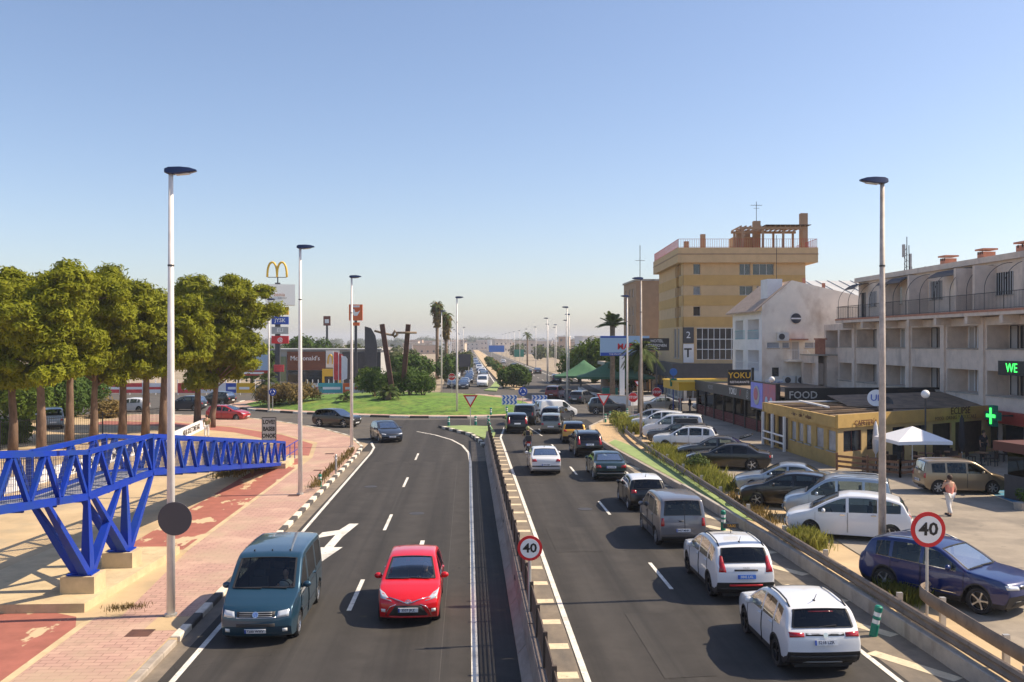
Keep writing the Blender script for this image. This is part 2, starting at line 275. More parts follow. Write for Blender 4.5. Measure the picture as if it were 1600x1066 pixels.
for k in range(14):
    y=17+3.1*k; xr=11.0 if y<34 else 11.0-(y-34)*.035
    stripe(9.75,y+1.9,xr-.1,y,.38,'sand_paint',name='hatch_bar')
# merge arrow, pointing towards the camera and to the right
ar=[(-5.15,33.4),(-4.62,33.4),(-4.45,38.2),(-4.05,38.2),(-3.95,40.2),(-4.9,40.2),(-5.5,37.4),(-5.1,37.6)]
MB().add([(x,y,.010) for x,y in [(-5.15,31.0),(-4.55,34.2),(-4.88,34.2),(-4.80,36.0),(-4.48,38.6),(-4.86,38.6),(-5.10,37.3),(-5.70,36.9),(-5.80,35.8),(-5.12,36.4),(-5.22,34.2),(-5.55,34.2)]],[tuple(range(12))]).build('arrow_marking','white_paint',road)
MB().add([(x,y,.007) for x,y in [(-7.2,-40),(1.2,-40),(1.2,58.5),(-6.6,58.5)]],[(0,1,2,3)]).build('newer_asphalt','asphalt_left',road)
for (x0,y0,x1,y1,m_) in ((-6.2,41,-4.4,46.5,'asphalt'),(3.2,33,4.9,37.5,'asphalt_left'),(6.6,44.5,8.9,46.2,'asphalt_left'),(4.4,20.5,5.6,25.5,'asphalt_left')): MB().add([(x0,y0,.0078),(x1,y0+.1,.0078),(x1+.03,y1,.0078),(x0-.05,y1-.06,.0078)],[(0,1,2,3)]).build('asphalt_patch',m_,road)
for (x,y) in ((-5.0,48.5),(5.3,41.5),(-2.2,40.8)): MB().cyl((x,y,.0),.33,.0105,20).build('manhole_cover','dark_steel',road)
for xx in (-.62,.55): MB().bx(xx-.008,xx+.008,14,57,.0075,.0082).build('asphalt_seam','kerb_black',road)
# ---- left pavement
lp=[(-7.25,-40),(-7.25,62),(-7.4,66),(-9.1,73.5),(-12.2,80),(-17,87),(-22,92.5),(-27,95.5),(-34,97),(-95,97),(-95,-40)]
pav=slab('left_pavement',lp,-.04,.11,'sand')
sheet('tiled_footway',[(-9.95,-40),(-7.45,-40),(-7.45,24.2),(-8.3,24.2),(-8.3,25.4),(-9.95,25.4)],.114,'pink_tile',pav)
sheet('tiled_footway',[(-9.3,25.4),(-8.3,25.4),(-7.45,25.4),(-7.45,62),(-7.6,66),(-9.3,73.3),(-12.4,79.8),(-17.2,86.6),(-22.1,92),(-27,95),(-34,96.5),(-34,90),(-27,88),(-21,83),(-15,76),(-11,69),(-9.9,60),(-9.9,33.5)],.114,'pink_tile',pav)
sheet('cycle_path',[(-13,-40),(-10.15,-40),(-10.15,24.6),(-10.5,25.5),(-11.2,25.9),(-13,25.9)],.115,'bike_red',pav)
sheet('cycle_path',[(-12.3,33.6),(-10.1,33.6),(-10.1,56),(-10.6,60),(-12.3,57)],.115,'bike_red',pav)
sheet('cycle_path',[(-10.3,61),(-11.2,68),(-14.8,75),(-20.6,82),(-27,87),(-34,89),(-34,85),(-26,83),(-19,77),(-14.2,70),(-13,62)],.115,'bike_red_plain',pav)
sheet('concrete_strip',[(-10.15,-40),(-9.95,-40),(-9.95,25.4),(-10.15,24.9)],.117,'slab_concrete',pav)
sheet('concrete_strip',[(-10.1,33.5),(-9.9,33.5),(-9.9,56),(-10.1,56)],.117,'slab_concrete',pav)
sheet('asphalt_path',[(-19.5,8),(-15.2,8),(-15.2,26),(-14,42),(-13.2,60),(-16.5,64),(-19,45)],.113,'sand',pav)
for (x,y,s) in ((-8.3,24.0,.6),(-8.35,45.2,.55),(-8.6,54,.5),(-9.1,62,.6)): sheet('manhole_cover',[(x-s/2,y-s/2),(x+s/2,y-s/2),(x+s/2,y+s/2),(x-s/2,y+s/2)],.119,'rust_steel',pav)
# plinth under the ramp
px_=[G(3,941),G(225,941),G(299,880)]
slab('ramp_plinth',[(-14.9,25.9),(-10.45,25.9),(-10.05,33.0),(-14.4,33.0)],.10,.36,'slab_concrete')
# ---- kerbs: single stones, black and white
def kerb(name,pts,step,mats,h0,h1,wd,gap=.012,side=0):
    o=struct(ob(name,None)); d=0; k=0; P=[Vector((x,y,0)) for x,y in pts]; cache={}
    for a,b in zip(P,P[1:]):
        L=(b-a).length; n=max(1,round(L/step)); u=(b-a)/n; ang=math.atan2(u.y,u.x)
        for i in range(n):
            m=mats[k%len(mats)]; key=(m,round(u.length,3)); k+=1
            if key not in cache:
                l=u.length-gap; q=MB(); hw=wd/2
                q.add([(-l/2,-hw,h0),(l/2,-hw,h0),(l/2,hw,h0),(-l/2,hw,h0),(-l/2,-hw,h1-.02),(l/2,-hw,h1-.02),(l/2,hw,h1-.02),(-l/2,hw,h1-.02),(-l/2+.02,-hw+.025,h1),(l/2-.02,-hw+.025,h1),(l/2-.02,hw-.025,h1),(-l/2+.02,hw-.025,h1)],
                 [(0,1,5,4),(1,2,6,5),(2,3,7,6),(3,0,4,7),(4,5,9,8),(5,6,10,9),(6,7,11,10),(7,4,8,11),(8,9,10,11)])
                cache[key]=q.mesh('kerb_stone',m)
            c=a+u*(i+.5); e=ob('kerb_stone',cache[key],o,(c.x,c.y,random.uniform(-.006,.006)),ang+random.uniform(-.008,.008))
    return o
random.seed(4)
kerb('left_kerb',[(-7.3,5),(-7.3,23.4)],1.0,['kerb_grey'],-.02,.13,.22)
kerb('left_kerb',[(-7.3,23.6),(-7.3,62),(-7.45,66)],1.0,['kerb_white','kerb_black'],-.02,.15,.24)
kerb('left_kerb',[(-7.45,66.2),(-9.15,73.6),(-12.3,80.1),(-17.1,87.1),(-22.1,92.6),(-27,95.6),(-34,97.1),(-60,97.1)],1.1,['kerb_white','kerb_grey'],-.02,.14,.22)
# ---- roundabout island
isl=[(-26.6,107),(-23,102.6),(-18.3,99),(-11.7,94.6),(-5.7,92.4),(0,91.8),(4.5,92.8),(7.6,95.6),(9.4,100),(9.9,108),(8,120),(3,130),(-6,136),(-16,134),(-24,127),(-28,118),(-28.4,112)]
def inset(poly,d):
    c=Vector((sum(p[0] for p in poly)/len(poly),sum(p[1] for p in poly)/len(poly))); return [tuple(Vector(p)+(c-Vector(p)).normalized()*d) for p in poly]
kerb('island_kerb',isl+[isl[0]],2.0,['kerb_white','kerb_black'],-.02,.2,.3)
slab('island_apron',inset(isl,.15),-.04,.16,'pink_tile')
def mound(name,poly,h,m):
    P=np.array(poly); n=240; t=np.linspace(0,len(P),n,endpoint=False); i=t.astype(int); f=(t-i)[:,None]; ring=P[i]*(1-f)+P[(i+1)%len(P)]*f
    for _ in range(6): ring=(np.roll(ring,1,0)+ring*2+np.roll(ring,-1,0))/4
    c=ring.mean(0); vs=[];rng=np.random.default_rng(3); rows=26
    for k in range(rows):
        q=k/(rows-1); p=c+(ring-c)*(1-q); z=.12+h*(1-(1-q)**2.2)+(0 if k==0 else 1)*rng.normal(0,.025,n)*(1-q); vs.append(np.c_[p,z])
    vs=np.concatenate(vs); fs=[]
    for k in range(rows-1):
        a=np.arange(n)+k*n; b=np.roll(np.arange(n),-1)+k*n; fs.append(np.c_[a,b,b+n,a+n])
    return ob(name,npmesh(name,vs,np.concatenate(fs),m,True))
struct(mound('island_grass',inset(isl,1.7),1.15,'grass'))
def mound_z(x,y):
    c=Vector((-9.5,112)); r=(Vector((x,y))-c).length/19; return .12+1.15*(1-min(1,max(0,r))**2.2)
# ---- right bank and car park
rk=[(11.1,-40),(11.1,33),(10.7,46),(9.8,64),(9.6,72),(10.4,79),(12.5,85.5),(16,90),(22,93)]
slab('right_bank',[(x+.1,y) for x,y in rk]+[(40,95),(70,95),(70,-40)],-.04,.31,'sand')
kerb('right_kerb',[(11.18,5),(11.18,33),(10.78,46)],2.0,['concrete'],-.02,.42,.2)
kerb('right_kerb',[(10.78,46),(9.88,64),(9.68,72),(10.48,79),(12.58,85.5),(16.1,90),(22,93)],1.5,['kerb_grey'],-.02,.36,.22)
sheet('car_park',[(13.6,-40),(70,-40),(70,95),(24,93.4),(18,91),(14.6,86),(13.8,75),(14.2,60),(13.7,40),(13.0,26)],.335,'lot')
sheet('green_strip',[(11.0,38),(11.8,36),(12.0,50),(11.6,62),(10.9,68),(10.1,66),(10.2,62),(10.95,47)],.33,'green_paint')
sheet('gravel_patch',[(10.0,67),(11,69),(12.6,62),(13.3,70),(13.4,80),(13.3,85),(11.2,80.5),(9.95,72)],.326,'gravel')
bay=sheet('painted_bay',[(24.2,38.6),(30.5,40.3),(30.5,46.3),(25,45.2)],.345,'plate_blue')
M['bay_blue']=mat('bay_blue',(.05,.22,.36),.8,.15,2); addmix(M['bay_blue'],(.2,.2,.18),1.5,.55,.75); bay.data.materials[0]=M['bay_blue']
def bstripe(a,b,wd,m): 
    d=Vector((b[0]-a[0],b[1]-a[1],0)).normalized(); n=Vector((-d.y,d.x,0))*wd/2
    MB().add([(a[0]-n.x,a[1]-n.y,.35),(a[0]+n.x,a[1]+n.y,.35),(b[0]+n.x,b[1]+n.y,.35),(b[0]-n.x,b[1]-n.y,.35)],[(0,1,2,3)]).build('bay_line',m,bay)
bstripe((24.1,38.5),(24.9,45.3),.14,'sand_paint'); bstripe((24.1,38.5),(30.4,40.2),.14,'sand_paint'); bstripe((24.9,45.3),(30.4,46.4),.14,'sand_paint'); bstripe((26.6,41.6),(28.6,43.6),.16,'white_paint'); bstripe((28.2,42.6),(27.0,43.6),.14,'white_paint')
# right-hand pavement strip and far islands
slab('splitter_island',[(1.4,71),(1.9,71),(2.3,76),(2.1,81.5),(-.4,82.4),(-2.2,81.8),(-1.0,78.5),(.4,74.8)],-.03,.14,'green_paint')
kerb('splitter_kerb',[(1.25,66),(.95,70),(.35,74.6),(-1.1,78.4),(-2.4,81.9)],1.0,['kerb_black','kerb_white'],-.02,.2,.3)
slab('distant_median',[(6,150),(7.5,146),(9,150),(10.8,300),(10.5,880),(5.6,880),(5.4,300)],-.03,.2,'sand')
slab('distant_splitter',[(4.4,141),(5.6,160),(5.4,176),(3.6,150),(2.6,143)],-.03,.15,'green_paint')
slab('right_footway',[(14,119),(18,112),(60,111),(60,200),(22,200),(20.5,140)],-.03,.12,'kerb_grey')
for (xa,xb,c) in ((-3.4,-3.2,0),(5.0,5.2,0),(11.2,11.4,0),(18.6,18.8,0)): MB().bx(xa,xb,170,700,.003,.006).build('edge_line','white_paint',far_road)
for k in range(30):
    for xx in (1.0,15.0): MB().bx(xx-.06,xx+.06,170+12*k,174+12*k,.003,.006).build('lane_line','white_paint',far_road)
# ================================================================ median barrier and fence
bar=thing('median_barrier','long weathered concrete safety barrier dividing the two carriageways','barrier',(0,0,0))
prof=[(-.33,0),(-.33,.10),(-.14,.34),(-.085,.82),(.085,.82),(.14,.34),(.33,.10),(.33,0)]
q=MB(); n=len(prof); Ls=3.96
q.add([(x,-Ls/2,z) for x,z in prof]+[(x,Ls/2,z) for x,z in prof],[tuple(range(n))[::-1],tuple(range(n,2*n))]+[(i,i+1,n+i+1,n+i) for i in range(n-1)])
sm=q.mesh('barrier_section','barrier_concrete')
bx_=lambda y:1.53+(0 if y<60 else 0)
for k in range(17): ob('barrier_section',sm,bar,(1.53,4+4*k,random.uniform(-.008,.004)),random.uniform(-.002,.002))
for y in (27.2,36,44.1,52.3): MB().bx(1.395,1.41,y,y+.35,.5,.58).build('drain_slot','rubber',bar)
fen=thing('median_fence','dark brown mesh screen fence with posts standing on the median barrier','fence')
pm=MB().box((0,0,.36),(.09,.09,.8)).mesh('fence_post','fence_brown')
q=MB(); q.bx(-.012,.012,-.95,.95,.62,.68); q.bx(-.012,.012,-.95,.95,.02,.06)
for k in range(32): q.bx(-.006,.006,-.95+.06*k,-.95+.06*k+.032,.06,.62)
for k in range(5): q.bx(-.008,.008,-.95,.95,.12+.1*k,.15+.1*k)
fm=q.mesh('fence_panel','fence_brown')
for k in range(33):
    y=5+2*k; ob('fence_post',pm,fen,(1.60,y,.80)); ob('fence_panel',fm,fen,(1.60,y+1,.80))
# green flexible marker posts
def marker(loc,label,h=.75,r=.09,tilt=0,group='green flexible marker posts'):
    t=thing('marker_post',label,'marker post',loc,0,group); t.rotation_euler=(tilt*.3,tilt,0)
    MB().lathe([(0,0),(r,0),(r,h*.40),(r*.86,h*.42),(r*.86,h*.56),(r,h*.58),(r,h*.64),(r*.86,h*.66),(r*.86,h*.8),(r,h*.82),(r,h*.96),(r*.7,h),(0,h)],n=14).build('post','green_post',t,40)
    for a in (.425,.665): MB().lathe([(r*.9,h*a),(r*.9,h*(a+.13))],n=14).build('reflective_band','reflector',t,True)
    return t
marker((*G(1130,825),.0),'upright green marker post beside the grey people carrier van',.8,.1)
marker((*G(1364,990),.0),'leaning green marker post beside the nearest white car',.8,.1,.18)
marker((*G(500,760),.1),'green marker post at the left pavement edge by the kerb',.65,.09)
for i,(px,py) in enumerate(((767,690),(766,682),(765,674),(764,668),(763,661))): marker((*G(px,py),.05),['green marker post at the barrier end, nearest of the row','green marker post second in the row at the barrier end','green marker post third in the row at the barrier end','green marker post fourth in the row at the barrier end','green marker post farthest in the row at the barrier end'][i],.85,.1)
for px,py,lb in ((701,663,'green marker post at the left tip of the green island'),(743,662,'green marker post right of the give-way sign on the green island'),(767,647,'green marker post by the roundabout kerb left of the chevron boards'),(792,645,'green marker post just below the left chevron board')): marker((*G(px,py),.1),lb,.8,.11)
for i,(px,py) in enumerate(((953,658),(965,660),(946,662),(980,652))): marker((*G(px,py),.3),['green marker post on the gravel tip beside the yellow weeds','green marker post right of the gravel tip among weeds','green marker post left of the gravel tip by the road edge','green marker post farther right past the gravel tip'][i],.8,.1)
# ================================================================ guard rail
gr=thing('guard_rail','long weathered brown steel guard rail between road and car park','guard rail')
gp=[(11.3,5),(11.3,33),(11.45,42),(11.6,50),(11.9,64),(12.6,74),(14.2,81),(16,84)]
def smooth(pts,n=8):
    out=[]; P=[Vector((*p,0)) if len(p)==2 else Vector(p) for p in pts]
    for i in range(len(P)-1):
        a,b,c,d=P[max(i-1,0)],P[i],P[i+1],P[min(i+2,len(P)-1)]
        for k in range(n):
            t=k/n; out.append(.5*((2*b)+(c-a)*t+(2*a-5*b+4*c-d)*t*t+(3*b-a-3*c+d)*t**3))
    return out+[P[-1]]
def rail(pts,parent,z,dx=0):
    P=smooth(pts,6); prof=[(0,-.17),(.05,-.15),(.085,-.08),(.03,-.02),(.03,.02),(.085,.08),(.05,.15),(0,.17),(-.03,.13),(-.03,-.13)]
    vs=[];fs=[];m=len(prof)
    for i,p in enumerate(P):
        d=(P[min(i+1,len(P)-1)]-P[max(i-1,0)]).normalized(); s=Vector((-d.y,d.x,0))
        for a,b in prof: vs.append(p+s*a+Vector((dx,0,z+b)))
    for i in range(len(P)-1):
        for k in range(m): fs.append((i*m+k,i*m+(k+1)%m,(i+1)*m+(k+1)%m,(i+1)*m+k))
    MB().add(vs,fs).build('rail_beam','rail_brown',parent,40); return P
P=rail(gp,gr,.62)
pm=MB().box((0,0,.25),(.14,.1,.9)).mesh('rail_post','galv'); acc=0
for a,b in zip(P,P[1:]):
    acc+=(b-a).length
    if acc>3.6: acc=0; ob('rail_post',pm,gr,(b.x+.14,b.y,.18))
gr2=thing('guard_rail','short second guard rail section beginning beside the near speed sign','guard rail')
P=rail([(12.5,24.6),(12.0,24.0),(11.85,22),(11.75,19),(11.7,12)],gr2,.86)
for y,x in ((23,12.05),(20,11.92),(17,11.85)): ob('rail_post',pm,gr2,(x,y,.33))
# ================================================================ street lamps
def lamp_meshes(polemat,H):
    q=MB().tube([(0,0,0),(0,0,H*.55),(0,0,H)],[.115,.095,.062],12); 
    pole=q.mesh('pole',polemat,True)
    b=MB().cyl((0,0,0),.17,.06,12).mesh('base_plate','galv'); bd=MB().cyl((0,0,H*.79),.085,.05,10).mesh('band','dark_steel')
    # luminaire: flat wedge along +x
    h=MB(); st=[(-.16,.08,.02,.13),(-.05,.12,-.03,.17),(.25,.135,-.02,.18),(.5,.12,.02,.16),(.68,.065,.06,.11)]; vs=[];fs=[]
    for x,wd,z0,z1 in st: vs+=[(x,-wd,z0+.03),(x,-wd*.8,z0),(x,wd*.8,z0),(x,wd,z0+.03),(x,wd*.7,z1),(x,-wd*.7,z1)]
    for i in range(len(st)-1):
        for k in range(6): fs.append((i*6+k,i*6+(k+1)%6,(i+1)*6+(k+1)%6,(i+1)*6+k))
    fs+=[tuple(range(6))[::-1],tuple(range(24,30))]
    head=h.add([(x,y,z+H) for x,y,z in vs],fs).mesh('lamp_head','lamp_navy',30)
    lens=MB().add([(.14,-.09,H-.022),(.14,.09,H-.022),(.5,.08,H+.014),(.5,-.08,H+.014),(.14,-.09,H-.045),(.14,.09,H-.045),(.5,.08,H-.01),(.5,-.08,H-.01)],[(4,5,6,7),(0,1,5,4),(1,2,6,5),(2,3,7,6),(3,0,4,7)]).mesh('lamp_lens','lamp_lens')
    return (('pole',pole),('base_plate',b),('band',bd),('lamp_head',head),('lamp_lens',lens))
LM={'w':lamp_meshes('pole_white',11.95),'o':lamp_meshes('pole_worn',11.95)}
def street_lamp(x,y,z,ang,label,k='w',tilt=0,hs=1):
    t=thing('street_lamp',label,'street lamp',(x,y,z),ang,'tall street lamps along the road'); t.scale=(1,1,hs)
    for nme,me in LM[k]: ob(nme,me,t)
    return t
street_lamp(-8.0,25.5,.11,0,'nearest tall white street lamp, left of the dark teal van')
street_lamp(-8.1,45.5,.11,0,'white street lamp at the foot of the blue ramp, second on the left')
street_lamp(-8.15,66,.11,0,'white street lamp third on the left, before the dark hatchback')
street_lamp(12.45,27.3,.33,math.pi,'rusty brown street lamp beside the navy parked car','o')
street_lamp(13.2,70,.33,math.pi,'weathered street lamp behind the guard rail near the parked white cars','o')
l=V(974,464,92); street_lamp(*G(980,648),0.1,math.pi,'street lamp left of the hotel building by the stop sign','w')
street_lamp(*G(714,645),.1,0,'street lamp in front of the grass island near the give-way sign','w')
street_lamp(*G(420,640),.1,0,'street lamp left on the island beside the tall advertising pole','w')
# ================================================================ vehicles
def interp(x,xs,ys): return float(np.interp(x,xs,ys))
def crs(pts,step=.05):
    P=[np.array(p,float) for p in pts]; P=[2*P[0]-P[1]]+P+[2*P[-1]-P[-2]]; out=[]
    for i in range(1,len(P)-2):
        a,b,c,d=P[i-1:i+3]; n=max(2,int(np.linalg.norm(c-b)/step))
        for k in range(n):
            t=k/n; h=.5*((2*b)+(c-a)*t+(2*a-5*b+4*c-d)*t*t+(3*b-a-3*c+d)*t**3); l=b+(c-b)*t; out.append(h*.55+l*.45)
    out.append(P[-2]); o=[out[0]]
    for p in out[1:]:
        if p[0]<=o[-1][0]+.0015: p=np.array([o[-1][0]+.0015,p[1]])
        o.append(p)
    return np.array(o)
class Car:
    """analytic car body: d = distance behind the nose, y = lateral, z = up. Local frame: +x forward."""
    def __init__(s,L,W,H,prof,ws,rw,sides,wb,fo,wr=.32,belt=(.92,1.0),roofw=.76,rail=.085,z0=.2,cf=.2,cr=.1,rnd=.06,crown=.03,mid=.62):
        s.L,s.W,s.H=L,W,H; s.P=crs(prof); s.P[:,0]*=L/s.P[-1,0]; s.ws,s.rw,s.sides=ws,rw,sides; s.wb,s.fo,s.wr=wb,fo,wr; s.belt=belt; s.roofw=roofw; s.rail=rail; s.z0=z0; s.cf,s.cr=cf,cr; s.rnd=rnd; s.crown=crown; s.mid=mid
        s.axles=[fo,fo+wb]
    def zt(s,d): return interp(d,s.P[:,0],s.P[:,1])
    def zb(s,d):
        zf=s.P[0,1]; zr=s.P[-1,1]; z=s.z0
        if d<.22: z=s.z0+(zf-s.z0)*(1-d/.22)**2.5
        if d>s.L-.22: z=s.z0+.06+(zr-s.z0-.06)*(1-(s.L-d)/.22)**2.5
        ra=s.wr+.055
        for a in s.axles:
            if abs(d-a)<ra: z=max(z,s.wr+math.sqrt(max(0,ra*ra-(d-a)**2)))
        return min(z,s.zt(d)-.002) if 0<d<s.L else s.zt(d)
    def bl(s,d): return s.belt[0]+(s.belt[1]-s.belt[0])*d/s.L
    def hw(s,d,z):
        b=s.bl(d); h=s.W/2
        if z<s.mid: t=.945+.055*min(1,max(0,(z-.15)/(s.mid-.15)))**.6
        elif z<b: t=1-.03*((z-s.mid)/(b-s.mid))**2
        else: t=.97+(s.roofw-.97)*min(1.05,(z-b)/(s.H-b))**1.15
        pl=1-.10*max(0,1-d/1.0)**2.2-.07*max(0,1-(s.L-d)/.9)**2.2
        return h*t*pl
    def pt(s,d,y,z):
        q=min(1,abs(y)/(s.W/2)); dd=d+s.cf*q**2.4*max(0,1-d/1.1)-s.cr*q**2.4*max(0,1-(s.L-d)/.9)
        return (s.L/2-dd,y,z)
    def grid(s,step):
        ks=[0,s.L,s.ws[0],s.ws[1],s.rw[0],s.rw[1]]+[v for a in s.sides for v in a[:2]]
        ra=s.wr+.055
        for a in s.axles: ks+=[a+ra*t for t in (-1,-.995,-.96,-.87,-.7,-.4,0,.4,.7,.87,.96,.995,1)]
        acc=0; P=s.P
        for a,b in zip(P,P[1:]):
            acc+=np.linalg.norm(b-a)
            if acc>=step: ks.append(b[0]); acc=0
        ks+= [.01,.03,.06,.1,.15,.2,s.L-.01,s.L-.03,s.L-.06,s.L-.1,s.L-.15]
        ks=sorted(k for k in ks if 0<=k<=s.L); o=[ks[0]]
        hard=set([round(v,5) for v in [s.ws[0],s.ws[1],s.rw[0],s.rw[1]]+[v for a in s.sides for v in a[:2]]])
        for k in ks[1:]:
            if k-o[-1]>.004: o.append(k)
            elif round(k,5) in hard: o[-1]=k
        return o
    def make(s,step=.08,r1=6,r2=3,r3=3,trim=0.0):
        D=s.grid(step); C=[]; nt=[1,.9,.72,.45,0]
        for d in D:
            zt,zb=s.zt(d),s.zb(d); b=min(s.bl(d),zt-.01); b=max(b,zb); wt=max(b,min(zt-s.rail,zt)); wt=min(wt,zt)
            zs=[zb+(b-zb)*(k/r1) for k in range(r1)]+[b+(wt-b)*k/r2 for k in range(r2)]+[wt+(zt-wt)*math.sin(math.pi/2*k/r3) for k in range(r3+1)]
            row=[]
            for z in zs:
                y=s.hw(d,z); r=min(s.rnd,.9*(zt-zb)+1e-4); g=zt-z
                if g<r: u=(r-g)/r; y-=s.rnd*(1-math.sqrt(max(0,1-u*u)))
                row.append((y,z))
            yt=row[-1][0]
            for t in nt[1:]: row.append((yt*t,zt+s.crown*(1-t*t)*min(1,.15+(zt/s.H)**2)))
            C.append(row)
        n=len(C[0]); m=2*n-1; vs=[]
        for d,row in zip(D,C):
            full=[(y,z) for y,z in row]+[(-y,z) for y,z in row[-2::-1]]
            vs+=[s.pt(d,y,z) for y,z in full]
        s.D=D; s.n=n; nside=r1+r2+r3
        sets={'body':[],'trim':[],'windshield':[],'rear_window':[]}
        for i in range(len(s.sides)): 
            for sg in 'lr': sets[f'sw{i}{sg}']=[]; sets[f'door{i}{sg}']=[]
        for i in range(len(D)-1):
            dm=(D[i]+D[i+1])/2
            for k in range(m-1):
                f=(i*m+k,i*m+k+1,(i+1)*m+k+1,(i+1)*m+k)
                kk=k if k<n-1 else m-2-k; sg='l' if k<n-1 else 'r'; key='body'
                if kk>=nside+1:
                    if s.ws[0]<dm<s.ws[1]: key='windshield'
                    elif s.rw[0]<dm<s.rw[1]: key='rear_window'
                else:
                    for j,a in enumerate(s.sides):
                        if a[0]<dm<a[1]:
                            if r1<=kk<r1+r2 and s.zt(dm)-s.rail-s.bl(dm)>.03: key=f'sw{j}{sg}'
                    if key=='body' and kk<nside:
                        for j,a in enumerate(s.sides):
                            if len(a)>2 and a[2]<dm<a[3] and kk<r1 and not(trim and kk<1): key=f'door{j}{sg}'
                    if key=='body' and kk<1 and trim: key='trim'
                sets[key].append(f)
        # close the lower nose and tail between the two sides
        tt=[1,.75,.4,0,-.4,-.75,-1]
        for rng_ in ([i for i,d in enumerate(D) if d<=.24],[i for i,d in enumerate(D) if d>=s.L-.24]):
            base=len(vs)
            for i in rng_:
                y,z=C[i][0]
                vs+=[s.pt(D[i],y*t,z) for t in tt]
            for a in range(len(rng_)-1):
                for k in range(len(tt)-1): f=(base+a*7+k,base+a*7+k+1,base+(a+1)*7+k+1,base+(a+1)*7+k); sets['trim' if trim else 'body'].append(f[::-1])
        s.vs=np.array(vs); s.sets=sets
    def sub(s,key,off=0):
        F_=np.array(s.sets[key]); 
        if not len(F_): return None
        u,inv=np.unique(F_.ravel(),return_inverse=True); v=s.vs[u].copy()
        return v,inv.reshape(F_.shape)
    def front_d(s,z,rear=False):
        P=s.P; 
        if not rear:
            if z<=P[0,1]: return .22*(1-((z-s.z0)/(P[0,1]-s.z0))**.4) if z>s.z0 else .22
            for i in range(len(P)-1):
                if P[i,1]<=z<=P[i+1,1]: return P[i,0]+(P[i+1,0]-P[i,0])*(z-P[i,1])/max(1e-6,P[i+1,1]-P[i,1])
            return 0
        if z<=P[-1,1]: return s.L-.22*(1-max(0,(z-s.z0-.06)/(P[-1,1]-s.z0-.06))**.4)
        for i in range(len(P)-1,0,-1):
            if P[i,1]<=z<=P[i-1,1]: return P[i,0]+(P[i-1,0]-P[i,0])*(z-P[i,1])/max(1e-6,P[i-1,1]-P[i,1])
        return s.L
    def patch(s,corners,rear=False,off=.014,nu=5,nv=3,mirror=False,crownfix=True):
        """raised lens / grille on the nose or tail; corners (y,z) in order bl, br, tr, tl"""
        q=MB()
        for sg in ((1,-1) if mirror else (1,)):
            vs=[];fs=[]; c=corners; nv=max(nv,3); UA=[0]+list(np.linspace(.035,.965,nu-1))+[1]; VB=[0]+list(np.linspace(.1,.9,nv-1))+[1]
            for j in range(nv+1):
                for i in range(nu+1):
                    a,b=UA[i],VB[j]
                    y=(c[0][0]*(1-a)+c[1][0]*a)*(1-b)+(c[3][0]*(1-a)+c[2][0]*a)*b; z=(c[0][1]*(1-a)+c[1][1]*a)*(1-b)+(c[3][1]*(1-a)+c[2][1]*a)*b
                    d=s.front_d(z,rear); p=s.pt(d,y*sg,z); e=-.03 if (i in(0,nu) or j in(0,nv)) else off
                    vs.append((p[0]+(-e if rear else e),p[1],p[2]))
            # border pushed in, inner raised: duplicate ring for a crisp edge
            for j in range(nv):
                for i in range(nu): fs.append((j*(nu+1)+i,j*(nu+1)+i+1,(j+1)*(nu+1)+i+1,(j+1)*(nu+1)+i))
            q.add(vs,fs)
        return q
WH={}
def wheel_meshes(style):
    if style in WH: return WH[style]
    ty=MB().lathe([(.68,-.5),(.90,-.56),(.985,-.42),(1,0),(.985,.42),(.90,.56),(.68,.5)],n=28,ax='y')   # unit radius, half width .5
    tm=ty.mesh('tyre','rubber',50); r=MB(); 
    r.lathe([(.70,-.45),(.70,.50),(.66,.5),(.64,.30),(.60,.16),(.0,.16)],n=28,ax='y')
    rmat={'alloy':'alloy','dark':'alloy_dark','hub':'hub_grey'}[style]
    disc=MB().lathe([(.60,.17),(.0,.18)],n=20,ax='y')
    ns={'alloy':5,'dark':5,'hub':7}[style]; w=.16 if style!='hub' else .2
    sp=MB()
    for k in range(ns):
        a=2*math.pi*k/ns; c,s_=math.cos(a),math.sin(a); t=(-s_,c); vs=[]
        for rr,ww,yy in ((.10,w*.8,.44),(.40,w*.6,.40),(.665,w,.44)):
            for sg,dy in ((-1,0),(1,0)): vs.append((rr*c+sg*ww/2*t[0],yy,rr*s_+sg*ww/2*t[1])); 
            for sg in (1,-1): vs.append((rr*c+sg*ww/2*t[0],.2,rr*s_+sg*ww/2*t[1]))
        fs=[]
        for i in range(2):
            for j in range(4): fs.append((i*4+j,i*4+(j+1)%4,(i+1)*4+(j+1)%4,(i+1)*4+j))
        sp.add(vs,fs)
    sp.lathe([(.16,.2),(.16,.46),(.0,.48)],n=12,ax='y'); sp.lathe([(.70,.48),(.655,.5),(.64,.35)],n=28,ax='y')
    WH[style]=(tm,sp.mesh('rim',rmat,35),r.mesh('brake_disc','alloy_dark',40)); return WH[style]
def npo(name,vf,m,parent,smooth=True):
    me=npmesh(name,vf[0],vf[1],m,smooth); return ob(name,me,parent)
def grow(vf,k):
    v=vf[0]; c=v.mean(0); return v,vf[1]
